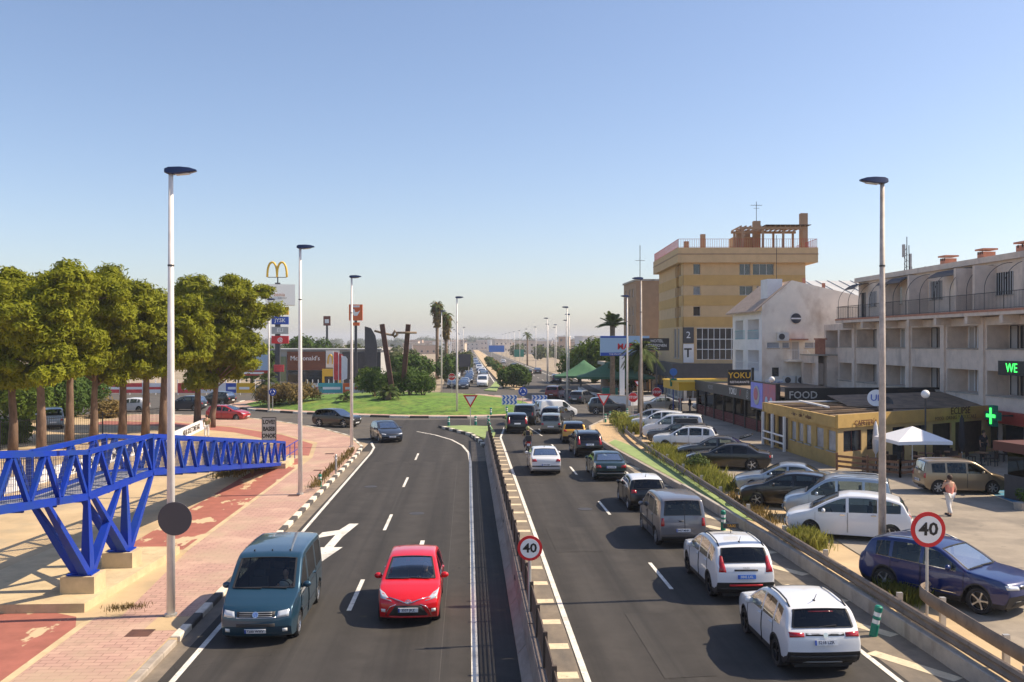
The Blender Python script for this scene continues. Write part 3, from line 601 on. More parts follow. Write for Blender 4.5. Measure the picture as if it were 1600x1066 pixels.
def build_car(name,label,cat,spec,colr,loc,head,wheels='alloy',hi=True,roof=None,trim=0,glass='glass',group='cars on and beside the road',front=None,rear=None,plate=('',''),rails=False,extras=None,driver=False,handles=True,pl='plate_white'):
    s=Car(**spec); s.make(.07 if hi else .16,6 if hi else 4,3 if hi else 2,3 if hi else 2,trim=trim)
    t=thing(name,label,cat,(loc[0],loc[1],loc[2] if len(loc)>2 else 0),head,group)
    body=npo('body',s.sub('body'),colr,t); body.data.set_sharp_from_angle(angle=R(50))
    if trim: npo('sill_trim',s.sub('trim'),'trim',t)
    gl=glass if isinstance(glass,tuple) else (glass,glass,glass)
    seams=MB()
    for j,a in enumerate(s.sides):
        for sg in 'lr':
            par=t; dv=s.sub(f'door{j}{sg}')
            if dv is not None:
                door=npo('door',dv,colr,t); par=door
                if hi:
                    y=1 if sg=='l' else -1; zh=s.bl(a[3])-.09; dh=a[3]-.17
                    if handles:
                        p=s.pt(dh,y*(s.hw(dh,zh)+.018),zh); MB().box(p,(.17,.03,.03)).build('handle',colr if handles!='chrome' else 'chrome',door)
                    q=MB()
                    for dd in (a[2],a[3]):
                        zs=np.linspace(max(s.zb(dd)+.03,.3),s.bl(dd),7)
                        for z1,z2 in zip(zs,zs[1:]):
                            p1=s.pt(dd,y*(s.hw(dd,z1)+.003),z1); p2=s.pt(dd,y*(s.hw(dd,z2)+.003),z2); q.bar(p1,p2,.014,.006,up=(1,0,0))
                    q.build('door_gap','rubber',door)
            wv=s.sub(f'sw{j}{sg}')
            if wv is not None: npo('side_window',wv,gl[1],par)
    for key,g in (('windshield',gl[0]),('rear_window',gl[2])):
        v=s.sub(key)
        if v is not None: 
            wo=npo(key,v,g,t)
            if hi:   # black rubber seal round the pane
                a0,a1=(s.ws if key=='windshield' else s.rw); q=MB(); dd=np.linspace(a0,a1,7); yt=[s.hw(d,s.zt(d))-s.rnd for d in dd]
                def top(d,f): y0=s.hw(d,s.zt(d))-s.rnd; return s.pt(d,y0*f,s.zt(d)+s.crown*(1-f*f)*min(1,.15+(s.zt(d)/s.H)**2)+.004)
                for d in (a0,a1):
                    ff=np.linspace(-.9,.9,9)
                    for f1,f2 in zip(ff,ff[1:]): q.bar(top(d,f1),top(d,f2),.05,.012)
                for f in (-.9,.9):
                    for d1,d2 in zip(dd,dd[1:]): q.bar(top(d1,f),top(d2,f),.045,.012)
                q.build('window_seal','trim',wo)
                if key=='windshield':
                    q=MB(); d=a0-.02
                    for f1,f2 in ((-.8,-.05),(0,.7)): q.bar(Vector(top(d,f1))+Vector((0,0,.02)),Vector(top(d-.03,f2))+Vector((0,0,.02)),.03,.02)
                    q.build('wiper','trim',wo)
    # underbody + interior
    wz=s.W/2*.70; MB().bx(-s.L/2+.25,s.L/2-.3,-wz,wz,.17,.62).build('underbody','rubber',t)
    zi=s.belt[0]-.12; d0,d1=s.ws[0]+.02,min(s.rw[1],s.L-.25)
    q=MB().bx(s.L/2-d1,s.L/2-d0-.1,-s.W/2*.88,s.W/2*.88,.45,min(zi-.25,.62)); q.bx(s.L/2-d0-.62,s.L/2-d0-.1,-s.W/2*.84,s.W/2*.84,.5,zi+.06); q.build('cabin_floor','interior',t)
    if hi:
        for k,dd in enumerate((d0+1.15,d0+1.98)):
            if s.L/2-dd-.1< s.L/2-d1: continue
            for y in ((.36,-.36) if k==0 else (.4,0,-.4)):
                q=MB().box((s.L/2-dd,y,zi-.08),(.14,.46,.62)); q.box((s.L/2-dd-.04,y,zi+.33),(.10,.27,.17)); q.box((s.L/2-dd+.3,y,zi-.33),(.55,.46,.16)); q.build('seat','seat',t)
        q=MB(); c=Vector((s.L/2-d0-.68,.36,zi+.08)); q.tube([c+Vector((.06*math.sin(a),.18*math.cos(a),.17*math.sin(a))) for a in np.linspace(0,2*math.pi,17)],.015,6,False); q.build('steering_wheel','trim',t)
    # wheels
    tm,rm,dm=wheel_meshes(wheels); ww=.215 if s.wr<.36 else .24
    for a in s.axles:
        for sg in (1,-1):
            o=ob('wheel',tm,t,(s.L/2-a,sg*(s.W/2-ww/2-.035),s.wr)); o.scale=(s.wr,sg*ww,s.wr)
            ob('rim',rm,o)
            if hi: ob('brake_disc',dm,o)
    # lights, grille, plates
    f=front or dict(head=[(.42,.62),(.76,.66),(.78,.80),(.46,.74)],grille=[(-.4,.6),(.4,.6),(.42,.68),(-.42,.68)],low=[(-.6,.28),(.6,.28),(.55,.42),(-.55,.42)])
    r_=rear or dict(tail=[(.55,.72),(.78,.72),(.78,.92),(.6,.92)],low=[(-.7,.26),(.7,.26),(.7,.40),(-.7,.40)])
    if 'head' in f: 
        for sg in (1,-1): s.patch([(y*sg,z) for y,z in f['head']],nu=6,nv=4).build('headlight','headlamp',t,True)
    for key,nm,mm in (('grille','grille','trim'),('low','lower_grille','trim'),('chrome','grille_trim','chrome')):
        if key in f: s.patch(f[key],nu=10,nv=10 if key=='low' else 4,off=.022 if key=='low' else .012).build(nm,mm,t,True)
    if 'fog' in f:
        for sg in (1,-1): s.patch([((f['fog'][0]+a)*sg,f['fog'][1]+b) for a,b in ((-.06,-.05),(.06,-.05),(.06,.05),(-.06,.05))],nu=3,nv=3,off=.02).build('fog_light','lamp_clear',t,True)
    if 'tail' in r_:
        for sg in (1,-1): s.patch([(y*sg,z) for y,z in r_['tail']],True,nu=4,nv=5).build('tail_light',r_.get('tailmat','tail_red'),t,True)
    if 'low' in r_: s.patch(r_['low'],True,nu=12,nv=8,off=.02).build('rear_bumper_trim',r_.get('lowmat','trim'),t,True)
    if 'strip' in r_: s.patch(r_['strip'],True,nu=8,nv=3,off=.008).build('tailgate_strip',r_.get('stripmat','trim'),t,True)
    if 'skid' in r_: s.patch(r_['skid'],True,nu=8,nv=3,off=.03).build('skid_plate','hub_grey',t,True)
    for k,rearp in ((0,False),(1,True)):
        z=(f.get('pz',.42),r_.get('pz',.62))[k]
        d=s.front_d(z,rearp); x=s.pt(d,0,z)[0]; sg=-1 if rearp else 1
        d2=s.front_d(z+.05,rearp); tilt=math.atan2((s.pt(d2,0,z)[0]-x),.05)
        p=MB().box((0,0,0),(.02,.52,.115)).build('number_plate',pl if rearp else 'plate_white',t); p.location=(x+sg*.03,0,z); p.rotation_euler=(0,tilt if not rearp else tilt,0)
        if hi and plate[k]:
            text(plate[k],.095,'plate_ink' if pl=='plate_white' or not rearp else 'plate_white',p,(sg*.0135,0,0),(math.pi/2,0,sg*math.pi/2),'plate_lettering',.001,sx=.95,bold=.002)
            q=MB().box((sg*.002,-sg*.238,0),(.021,.04,.111)).build('plate_band','sign_blue',p)
    if hi or True:
        for sg in (1,-1):
            d=s.ws[0]+.42; z=s.bl(d)+.07; y=s.hw(d,z)+.115
            q=MB(); q.blob(s.pt(d,sg*y,z),(.07,.115,.085),10,6); q.bar(s.pt(d,sg*(y-.16),z-.06),s.pt(d,sg*(y-.02),z-.04),.05,.04); q.build('mirror',roof if roof and roof!='white_car' else colr,t,True)
    if roof:   # contrasting roof skin
        F_=[];D=s.D;n=s.n;m=2*n-1
        for i in range(len(D)-1):
            if s.ws[1]-.01<(D[i]+D[i+1])/2<s.rw[0]+.01:
                for k in range(n-7,m-1-(n-7)): F_.append((i*m+k,i*m+k+1,(i+1)*m+k+1,(i+1)*m+k))
        F_=np.array(F_); u,inv=np.unique(F_.ravel(),return_inverse=True); v=s.vs[u]+np.array([0,0,.006]); npo('roof_panel',(v,inv.reshape(F_.shape)),roof,t)
    if rails:
        for sg in (1,-1):
            dd=np.linspace(s.ws[1]+.25,s.rw[0]-.1,7); MB().tube([s.pt(d,sg*(s.hw(d,s.zt(d))-s.rnd-.02),s.zt(d)+(.05 if 0<i<6 else .0)) for i,d in enumerate(dd)],.02,6).build('roof_rail','galv' if rails=='g' else 'trim',t,True)
    if driver:
        c=Vector((s.L/2-d0-1.0,.37,zi+.36)); q=MB(); q.blob(c,(.10,.08,.125),10,8); q.tube([c-Vector((0,0,.1)),c-Vector((0,0,.2))],.05,8)
        q.tube([c+Vector((.05,.2,-.3)),c+Vector((.22,.26,-.42)),c+Vector((.36,.17,-.26))],[.05,.045,.035],8); q.tube([c+Vector((.05,-.2,-.3)),c+Vector((.22,-.24,-.42)),c+Vector((.36,-.15,-.26))],[.05,.045,.035],8)
        d_=q.build('driver','skin',t,True); q=MB(); q.blob(c+Vector((-.01,0,-.48)),(.15,.24,.32),12,8); q.build('driver_shirt',driver,d_,True); q=MB(); q.blob(c+Vector((-.025,0,.035)),(.105,.088,.11),10,6); q.build('driver_hair','hair',d_,True)
    s.t=t; s.body=body
    if extras: extras(s,t)
    return s
# ---- shapes
HATCH=dict(L=3.95,W=1.70,H=1.50,prof=[(0,.50),(.015,.62),(.08,.72),(.3,.84),(.7,.95),(1.05,1.01),(1.5,1.24),(1.95,1.43),(2.4,1.49),(3.0,1.47),(3.45,1.41),(3.62,1.33),(3.8,1.02),(3.88,.92),(3.93,.72),(3.95,.5)],ws=(1.08,1.92),rw=(3.56,3.82),sides=[(1.3,2.22,1.12,2.26),(2.32,3.05,2.3,3.1),(3.12,3.42)],wb=2.51,fo=.80,wr=.305,belt=(.90,1.02),roofw=.74)
def mod(base,**k): d=dict(base); d.update(k); return d
def scaled(base,L,W,H,**k):
    fx,fz=L/base['L'],H/base['H']; d=dict(base); d.update(L=L,W=W,H=H,prof=[(a*fx,b*fz) for a,b in base['prof']],ws=tuple(a*fx for a in base['ws']),rw=tuple(a*fx for a in base['rw']),sides=[tuple(v*fx for v in a) for a in base['sides']],wb=base['wb']*fx,fo=base['fo']*fx,belt=tuple(b*fz for b in base['belt'])); d.update(k); return d
SUV=dict(L=4.45,W=1.84,H=1.65,prof=[(0,.60),(.02,.78),(.08,.90),(.3,.98),(.8,1.04),(1.22,1.08),(1.62,1.32),(2.0,1.52),(2.35,1.60),(3.0,1.62),(3.7,1.57),(4.0,1.50),(4.1,1.42),(4.27,1.12),(4.38,1.02),(4.43,.85),(4.45,.6)],ws=(1.25,1.98),rw=(4.03,4.27),sides=[(1.5,2.42,1.3,2.46),(2.52,3.32,2.5,3.36),(3.42,3.85)],wb=2.65,fo=.90,wr=.345,belt=(1.0,1.10),roofw=.78,z0=.24)
SEDAN=dict(L=4.55,W=1.80,H=1.45,prof=[(0,.50),(.015,.62),(.08,.70),(.35,.80),(.9,.90),(1.3,.95),(1.75,1.18),(2.15,1.36),(2.5,1.42),(3.0,1.41),(3.35,1.34),(3.7,1.16),(3.95,1.03),(4.2,1.0),(4.45,.97),(4.53,.88),(4.55,.5)],ws=(1.32,2.12),rw=(3.32,3.9),sides=[(1.55,2.45,1.4,2.5),(2.55,3.3,2.55,3.4)],wb=2.68,fo=.88,wr=.315,belt=(.88,.97),roofw=.74)
VAN=dict(L=4.9,W=1.90,H=1.95,prof=[(0,.50),(.015,.68),(.06,.82),(.2,.95),(.5,1.06),(.92,1.20),(1.3,1.50),(1.72,1.82),(1.95,1.90),(2.6,1.94),(3.6,1.94),(4.5,1.90),(4.68,1.84),(4.78,1.5),(4.84,1.18),(4.88,.9),(4.9,.5)],ws=(.95,1.70),rw=(4.70,4.83),sides=[(1.15,2.05,1.05,2.1),(2.25,3.35,2.2,3.4),(3.5,4.45)],wb=3.0,fo=.92,wr=.335,belt=(1.12,1.17),roofw=.87,rail=.13,z0=.22,cr=.05)
MPV=dict(L=4.4,W=1.81,H=1.82,prof=[(0,.50),(.02,.70),(.08,.84),(.3,.98),(.7,1.08),(.95,1.14),(1.4,1.48),(1.75,1.70),(2.05,1.78),(2.8,1.81),(3.7,1.79),(4.12,1.74),(4.22,1.66),(4.31,1.3),(4.36,1.05),(4.39,.8),(4.4,.5)],ws=(.98,1.72),rw=(4.2,4.335),sides=[(1.2,2.15,1.1,2.2),(2.25,3.2,2.22,3.25),(3.3,4.0)],wb=2.75,fo=.9,wr=.325,belt=(1.06,1.12),roofw=.84,rail=.12,cr=.05)
# ---- the vehicles near the camera
def van_x(s,t):
    MB().disc((s.L/2-s.front_d(.80)+.02,0,.80),(1,0,.35),.075,.02,20).build('badge','chrome',t); 
    q=MB(); d=s.front_d(.80); 
    for pts in ([(-.045,.04),(-.02,-.045),(0,.0),(.02,-.045),(.045,.04)],[(-.02,.05),(0,.012),(.02,.05)]):
        q.tube([(s.L/2-d+.038-.3*z,y,.80+z) for y,z in pts],.008,5)
    q.build('badge_letters','sign_blue',t)
    for zz in (.755,.80,.845): s.patch([(-.42,zz-.006),(.42,zz-.006),(.42,zz+.006),(-.42,zz+.006)],nu=10,nv=2,off=.028).build('grille_bar','hub_grey',t,True)
    s.patch([(-.50,.715),(.50,.715),(.51,.732),(-.51,.732)],nu=10,nv=2,off=.03).build('chrome_strip','chrome',t,True)
    for y in (.47,0,-.47): MB().box((s.L/2-2.05,y,s.zt(2.05)+.04),(.06,.03,.03)).build('roof_fitting','trim',t)
    for sg in (1,-1):
        for z in (.55,1.0):
            dd=np.linspace(1.2,4.5,12); q=MB()
            for a,b in zip(dd,dd[1:]): q.bar(s.pt(a,sg*(s.hw(a,z)+.003),z),s.pt(b,sg*(s.hw(b,z)+.003),z),.02 if z<.9 else .012,.012)
            q.build('side_moulding','trim',t)
build_car('van','dark teal passenger van driving towards the camera in the left lane','van',VAN,'teal_blue',(-5.2,25.5),-math.pi/2,glass=('glass','glass_dark','glass_dark'),plate=('7200 WXV','7200 WXV'),driver='white_cloth',
  front=dict(head=[(.50,.70),(.80,.72),(.80,.90),(.53,.87)],grille=[(-.48,.73),(.48,.73),(.50,.87),(-.50,.87)],low=[(-.5,.50),(.5,.50),(.48,.585),(-.48,.585)],fog=(.7,.40),pz=.405),extras=van_x)
def yar_x(s,t):
    q=MB(); 
    for sg in (1,-1):
        pts=[(.0,.66),(.10,.66),(.25,.71),(.52,.76)]; q.tube([Vector(s.pt(s.front_d(z),sg*y,z))+Vector((.02,0,0)) for y,z in pts],.016,6)
    q.build('chrome_wing','chrome',t,True)
    q=MB(); d=s.front_d(.665); c=Vector((s.L/2-d+.03,0,.68)); 
    for rx,rz in ((.075,.05),(.025,.05),(.055,.022)): q.tube([c+Vector((-.3*rz*math.sin(a),rx*math.cos(a),rz*math.sin(a))) for a in np.linspace(0,2*math.pi,17)],.008,5,False)
    q.build('badge','chrome',t,True)
    q=MB()
    for sg in (1,-1): q.tube([Vector(s.pt(s.front_d(z),sg*y,z))+Vector((.015,0,0)) for y,z in ((.32,.61),(.47,.55),(.56,.42),(.60,.28))],.012,6)
    q.build('chrome_lip','chrome',t,True)
    s.patch([(-.55,.22),(.55,.22),(.52,.28),(-.52,.28)],nu=8,nv=2,off=.02).build('bumper_lip','red',t,True)
build_car('car','bright red hatchback driving towards the camera beside the barrier','car',HATCH,'red',(-1.55,26.45),-math.pi/2,plate=('3537 JKZ','3537 JKZ'),driver='dark_cloth',handles=True,
  front=dict(head=[(.40,.66),(.74,.72),(.80,.90),(.66,.85)],low=[(-.56,.27),(.56,.27),(.34,.60),(-.34,.60)],fog=(.66,.43),pz=.47),extras=yar_x)
TC=scaled(SUV,4.11,1.78,1.58,wr=.335)
def rear_words(body,z,size,m,off=.03,sx=1):
    def f(s,t):
        x=s.pt(s.front_d(z,True),0,z)[0]; text(body,size,m,t,(x-off,0,z),(math.pi/2,0,-math.pi/2),'badge_lettering',.003,sx=sx)
    return f
def ant(s,t,dd=.35,h=.22):
    d=s.rw[0]-dd; q=MB().tube([s.pt(d,0,s.zt(d)+s.crown),s.pt(d+.16,0,s.zt(d)+h)],[.012,.006],6); q.blob(s.pt(d,0,s.zt(d)+s.crown),(.06,.03,.025),8,5); q.build('antenna','trim',t,True)
def tc_x(s,t):
    ant(s,t); z=.955; x=s.L/2-s.front_d(z,True); MB().disc((x-.03,0,z),(-1,0,.2),.055,.02,18).build('badge','chrome',t)
    s.patch([(-.3,1.385),(.3,1.385),(.3,1.41),(-.3,1.41)],True,nu=6,nv=2,off=.03).build('brake_light','tail_dark',t,True)
    q=MB(); q.bar(s.pt(s.front_d(1.10,True)+.03,0.1,1.10),s.pt(s.front_d(1.13,True)+.03,-.3,1.13),.03,.02); q.build('rear_wiper','trim',t)
TR=dict(tail=[(.46,.90),(.80,.88),(.80,1.01),(.46,1.0)],tailmat='tail_red',low=[(-.8,.24),(.8,.24),(.8,.50),(-.8,.50)],strip=[(-.47,.925),(.47,.925),(.47,.995),(-.47,.995)],skid=[(-.5,.27),(.5,.27),(.42,.35),(-.42,.35)],pz=.80)
build_car('car','white compact crossover with black rear strip, nearest car at the bottom right','car',TC,'white_car',(8.0,22.4),math.pi/2,wheels='dark',trim=1,rails=True,glass=('glass','glass','glass_dark'),plate=('','5218 LZR'),rear=TR,extras=tc_x)
JG=scaled(SUV,4.55,1.78,1.67,wr=.335,sides=[(1.5,2.42,1.35,2.46),(2.52,3.4,2.5,3.45),(3.5,4.0)],roofw=.80)
def jog_x(s,t):
    ant(s,t); d=2.45; z=s.zt(d)+.05
    g=MB().box((s.L/2-d-.3,-.05,z+.22),(.10,.46,.15)).build('taxi_sign','sign_black',t); MB().cyl((s.L/2-d-.3,-.05,z-.04),.012,.2,6).build('sign_stem','trim',t)
    text('TAXI',.12,'yellow_car',g,(s.L/2-d-.355,-.05,z+.22),(math.pi/2,0,-math.pi/2),'taxi_lettering',.002)
    rear_words('TAXIS',1.02,.07,'hub_grey')(s,t)
    s.patch([(-.5,.50),(.5,.50),(.5,.56),(-.5,.56)],True,nu=8,nv=2,off=.03).build('sticker','sign_red',t,True)
    s.patch([(-.36,.93),(.36,.93),(.36,.985),(-.36,.985)],True,nu=8,nv=2,off=.02).build('tailgate_handle','trim',t,True)
build_car('taxi','white estate taxi with roof sign and tall red tail lamps','car',JG,'white_car',(8.0,28.5),math.pi/2,wheels='dark',trim=1,rails=True,glass=('glass','glass','glass_dark'),plate=('','0845 LXL'),pl='plate_blue',
  rear=dict(tail=[(.56,.86),(.80,.86),(.70,1.36),(.64,1.36)],low=[(-.8,.24),(.8,.24),(.8,.46),(-.8,.46)],pz=.78),extras=jog_x)
def ber_x(s,t):
    q=MB(); zz=np.linspace(.62,1.70,9)
    for a,b in zip(zz,zz[1:]): q.bar(Vector(s.pt(s.front_d(a,True),-.06,a))-Vector((.006,0,0)),Vector(s.pt(s.front_d(b,True),-.06,b))-Vector((.006,0,0)),.018,.01,up=(1,0,0))
    q.build('door_gap','rubber',t); s.patch([(-.02,.97),(.16,.97),(.16,1.01),(-.02,1.01)],True,nu=3,nv=2,off=.04).build('rear_handle','trim',t,True)
    for sg in (1,-1):
        z=.62; dd=np.linspace(1.15,3.4,8); q=MB()
        for a,b in zip(dd,dd[1:]): q.bar(s.pt(a,sg*(s.hw(a,z)+.012),z),s.pt(b,sg*(s.hw(b,z)+.012),z),.03,.13)
        q.build('side_moulding','trim',t)
build_car('van','grey people carrier van with split rear doors, ahead of the taxi','van',MPV,'grey_mid',(7.85,35.6),math.pi/2,wheels='hub',glass=('glass','glass_dark','glass'),plate=('','8407 MNH'),rear=dict(tail=[(.68,.78),(.82,.78),(.79,1.12),(.69,1.12)],low=[(-.8,.24),(.8,.24),(.8,.44),(-.8,.44)],pz=.66),extras=ber_x)
build_car('car','black hatchback with white roof, ahead of the grey van','car',scaled(HATCH,3.95,1.73,1.49,cf=.25),'black_car',(8.0,42.6),math.pi/2,roof='white_car',glass=('glass','glass','glass_dark'),plate=('','6092 KRT'),rear=dict(tail=[(.5,.82),(.76,.80),(.74,.98),(.55,.98)],low=[(-.7,.24),(.7,.24),(.7,.36),(-.7,.36)],pz=.55),extras=ant)
build_car('car','dark green saloon with full-width boot lid in the right lane','car',SEDAN,'green_dark',(7.75,51.9),math.pi/2,glass='glass',plate=('','2214 CFB'),rear=dict(tail=[(.52,.72),(.82,.72),(.82,.90),(.56,.88)],low=[(-.8,.42),(.8,.42),(.8,.46),(-.8,.46)],lowmat='chrome',pz=.78),handles='chrome')
build_car('car','white saloon in the left lane behind the motorcycle','car',scaled(SEDAN,4.43,1.75,1.47),'white_car',(4.45,54.2),math.pi/2,wheels='hub',plate=('','4410 HJN'),rear=dict(tail=[(.5,.78),(.80,.76),(.80,.93),(.6,.95)],low=[(-.8,.3),(.8,.3),(.8,.34),(-.8,.34)],pz=.62),extras=ant)
VR=dict(tail=[(.60,.80),(.82,.80),(.72,1.40),(.64,1.40)],low=[(-.8,.24),(.8,.24),(.8,.44),(-.8,.44)],pz=.86)
build_car('car','black sport utility car with tall red tail lamps in the right lane','car',scaled(SUV,4.65,1.88,1.66),'black_car',(7.95,62.2),math.pi/2,glass=('glass','glass_dark','glass_dark'),rear=VR,rails=True,hi=True,plate=('','1783 LBC'))
build_car('car','yellow crossover with black rear window in the right lane','car',scaled(SUV,4.2,1.8,1.57),'yellow_car',(8.0,70.2),R(87),trim=1,roof='black_car',glass='glass_dark',hi=False,rear=dict(tail=[(.5,.9),(.8,.9),(.76,1.08),(.6,1.02)],pz=.7))
build_car('car','pale grey car directly ahead of the yellow crossover','car',scaled(MPV,4.3,1.77,1.6),'olive_grey',(7.1,77.6),R(82),hi=False)
build_car('car','slate estate car entering the roundabout past the pale grey car','car',SUV,'slate',(8.3,85.5),R(65),hi=False,glass='glass_dark',rails='g')
build_car('car','black sport utility car in the left lane ahead of the motorcycle','car',scaled(SUV,4.7,1.9,1.66),'black_car',(4.1,78),math.pi/2,glass='glass_dark',hi=False,rear=VR)
build_car('car','large boxy black off-roader entering the roundabout','car',scaled(MPV,4.9,2.0,1.85,wr=.38,roofw=.86),'black_car',(5.5,85.8),R(80),glass='glass_dark',hi=False,rear=dict(tail=[(.7,.9),(.85,.9),(.83,1.2),(.72,1.2)],pz=.8))
build_car('van','white panel van turning right at the roundabout','van',scaled(mod(VAN,sides=[(1.15,2.05)]),4.3,1.8,1.75),'white_car',(8.9,92.8),R(20),hi=False,wheels='hub')
build_car('car','dark jeep style car on the roundabout behind the right give-way sign','car',scaled(SUV,4.1,1.85,1.8,wr=.38,roofw=.86),'dark_grey',(14.6,96.5),R(-3),hi=False,glass='glass_dark')
build_car('car','dark red sport utility car leaving the roundabout','car',scaled(SUV,4.5,1.85,1.75),'dark_red',(11.8,124),R(70),hi=False,glass='glass_dark')
build_car('car','dark brown estate car leaving the roundabout behind the white van','car',scaled(SUV,4.8,1.9,1.6),'dark_grey',(14.2,114),R(60),hi=False,glass='glass_dark',rails='g')
# left side of the roundabout
build_car('car','dark blue-grey hatchback coming off the roundabout towards the camera','car',scaled(HATCH,4.25,1.79,1.47,wr=.32),'slate',(-6.2,71.4),R(-72),plate=('6120 JVX',''),front=dict(head=[(.46,.60),(.78,.64),(.80,.74),(.48,.68)],grille=[(-.45,.62),(.45,.62),(.45,.66),(-.45,.66)],low=[(-.6,.27),(.6,.27),(.55,.40),(-.55,.40)],pz=.46))
build_car('car','black crossover circling the roundabout in front of the grass','car',scaled(SUV,4.4,1.86,1.6),'black_car',(-11.6,83.5),R(-28),hi=False,glass='glass_dark')
build_car('car','red hatchback circling on the far left of the roundabout','car',scaled(HATCH,4.15,1.7,1.45),'red_old',(-23.0,90.8),R(-14),hi=True,wheels='hub')
# parked cars, right-hand car park
Zl=.335
TIG=scaled(SUV,4.49,1.84,1.64,wr=.36)
def tig_x(s,t):
    q=MB()
    for sg in (1,-1):
        dd=np.linspace(1.5,3.0,9); z=.44
        for a,b in zip(dd,dd[1:]): q.bar(s.pt(a,sg*(s.hw(a,z)+.004),z),s.pt(b,sg*(s.hw(b,z)+.004),z),.015,.02)
        dd=np.linspace(1.52,3.85,10)
        for a,b in zip(dd,dd[1:]): q.bar(s.pt(a,sg*(s.hw(a,s.bl(a))+.004),s.bl(a)),s.pt(b,sg*(s.hw(b,s.bl(b))+.004),s.bl(b)),.018,.02)
    q.build('chrome_strip','chrome',t)
build_car('car','shiny navy blue sport utility car parked beside the near speed sign','car',TIG,'navy',(13.40,25.4,Zl),R(-54.8),glass=('glass','glass','glass_dark'),rails='g',plate=('4471 KGM',''),trim=1,extras=tig_x,front=dict(head=[(.48,.74),(.84,.77),(.86,.88),(.50,.86)],grille=[(-.46,.76),(.46,.76),(.46,.85),(-.46,.85)],low=[(-.7,.3),(.7,.3),(.6,.46),(-.6,.46)],chrome=[(-.46,.83),(.46,.83),(.46,.85),(-.46,.85)],pz=.55))
build_car('car','white family hatchback parked behind the rusty lamp post','car',mod(scaled(MPV,4.43,1.83,1.62),prof=[(0,.50),(.02,.66),(.08,.78),(.3,.88),(.7,.98),(.95,1.06),(1.5,1.36),(1.95,1.55),(2.3,1.61),(2.9,1.62),(3.6,1.56),(4.0,1.46),(4.12,1.36),(4.28,1.06),(4.37,.95),(4.41,.75),(4.43,.5)],ws=(.98,1.9),rw=(4.02,4.25),roofw=.77,belt=(.95,1.08),rail=.09),'white_car',(14.05,33.7,Zl),R(157),plate=('','9063 GZD'),handles='chrome',rear=dict(tail=[(.55,.92),(.82,.90),(.78,1.08),(.62,1.08)],tailmat='tail_red',low=[(-.7,.28),(.7,.28),(.7,.32),(-.7,.32)],pz=.68))
build_car('van','silver blue small van parked next to the white family hatchback','van',scaled(MPV,4.2,1.8,1.8),'silver_blue',(14.95,36.9,Zl),R(157),wheels='hub',rails='g')
build_car('car','dusty black hatchback parked next to the silver blue van','car',scaled(HATCH,4.1,1.75,1.5),'black_car',(14.05,40.2,Zl),R(157))
build_car('car','pale silver saloon parked between weeds and the black hatchback','car',SEDAN,'silver_blue',(15.05,43.6,Zl),R(160))
build_car('car','black saloon parked side-on with white spoked wheels','car',scaled(SEDAN,4.78,1.86,1.46,wr=.34),'black_car',(14.85,52.2,Zl),R(160),glass=('glass_dark','glass_dark','glass'),rear=dict(tail=[(.5,.74),(.84,.74),(.84,.90),(.6,.90)],pz=.75))
def boot(s,t):
    p=[s.pt(3.75,0,1.38),s.pt(4.5,0,1.62)]; MB().bar(p[0],p[1],1.3,.07).build('open_boot_lid','black_car',t)
build_car('car','dark car with its boot lid raised behind the black saloon','car',scaled(SEDAN,4.5,1.8,1.48),'dark_grey',(15.05,55.9,Zl),R(161),hi=False,extras=boot)
def tape(s,t):
    for sg in (1,-1):
        z=.5; dd=np.linspace(1.4,3.1,8); q=MB()
        for a,b in zip(dd,dd[1:]): q.bar(s.pt(a,sg*(s.hw(a,z)+.006),z),s.pt(b,sg*(s.hw(b,z)+.006),z),.014,.16)
        q.build('side_cladding','beige_car',t)
build_car('car','white sport utility car with brownish lower side, parked by the tall weeds','car',scaled(SUV,4.4,1.82,1.65),'white_car',(14.55,61.2,Zl),R(162),hi=True,extras=tape,rails=True)
build_car('car','dark estate with black roof box parked behind the white utility car','car',scaled(SUV,4.6,1.82,1.55),'dark_grey',(14.95,65,Zl),R(163),hi=False,extras=lambda s,t: MB().box((-.5,0,s.H+.12),(1.7,.8,.25),0,.9).build('roof_box','trim',t))
build_car('van','white van parked fourth from the stop signs','van',scaled(MPV,4.6,1.85,1.85),'white_car',(15.35,68.6,Zl),R(163),hi=False)
build_car('car','white pickup-like car parked second from the stop signs','car',scaled(SUV,4.5,1.85,1.75),'white_car',(15.35,73.6,Zl),R(163),hi=False)
build_car('car','pale white car parked nearest the stop signs','car',scaled(HATCH,4.2,1.78,1.55),'silver',(15.45,78.3,Zl),R(164),hi=False)
build_car('car','beige compact people carrier parked in front of the cafe terrace','car',scaled(MPV,4.0,1.70,1.60,roofw=.80,belt=(.95,1.03)),'beige_car',(23.60,43.4,Zl),R(-6),wheels='hub',plate=('','3305 FDG'),rear=dict(tail=[(.6,.75),(.8,.75),(.78,1.0),(.68,1.0)],low=[(-.7,.25),(.7,.25),(.7,.4),(-.7,.4)],pz=.6))
build_car('car','silver saloon on the side street behind the stop signs','car',SEDAN,'silver',(21.5,103),R(178),hi=False)
build_car('car','white car parked under the yellow awning','car',scaled(HATCH,4.2,1.75,1.5),'white_car',(26.5,99.5,.1),R(175),hi=False)
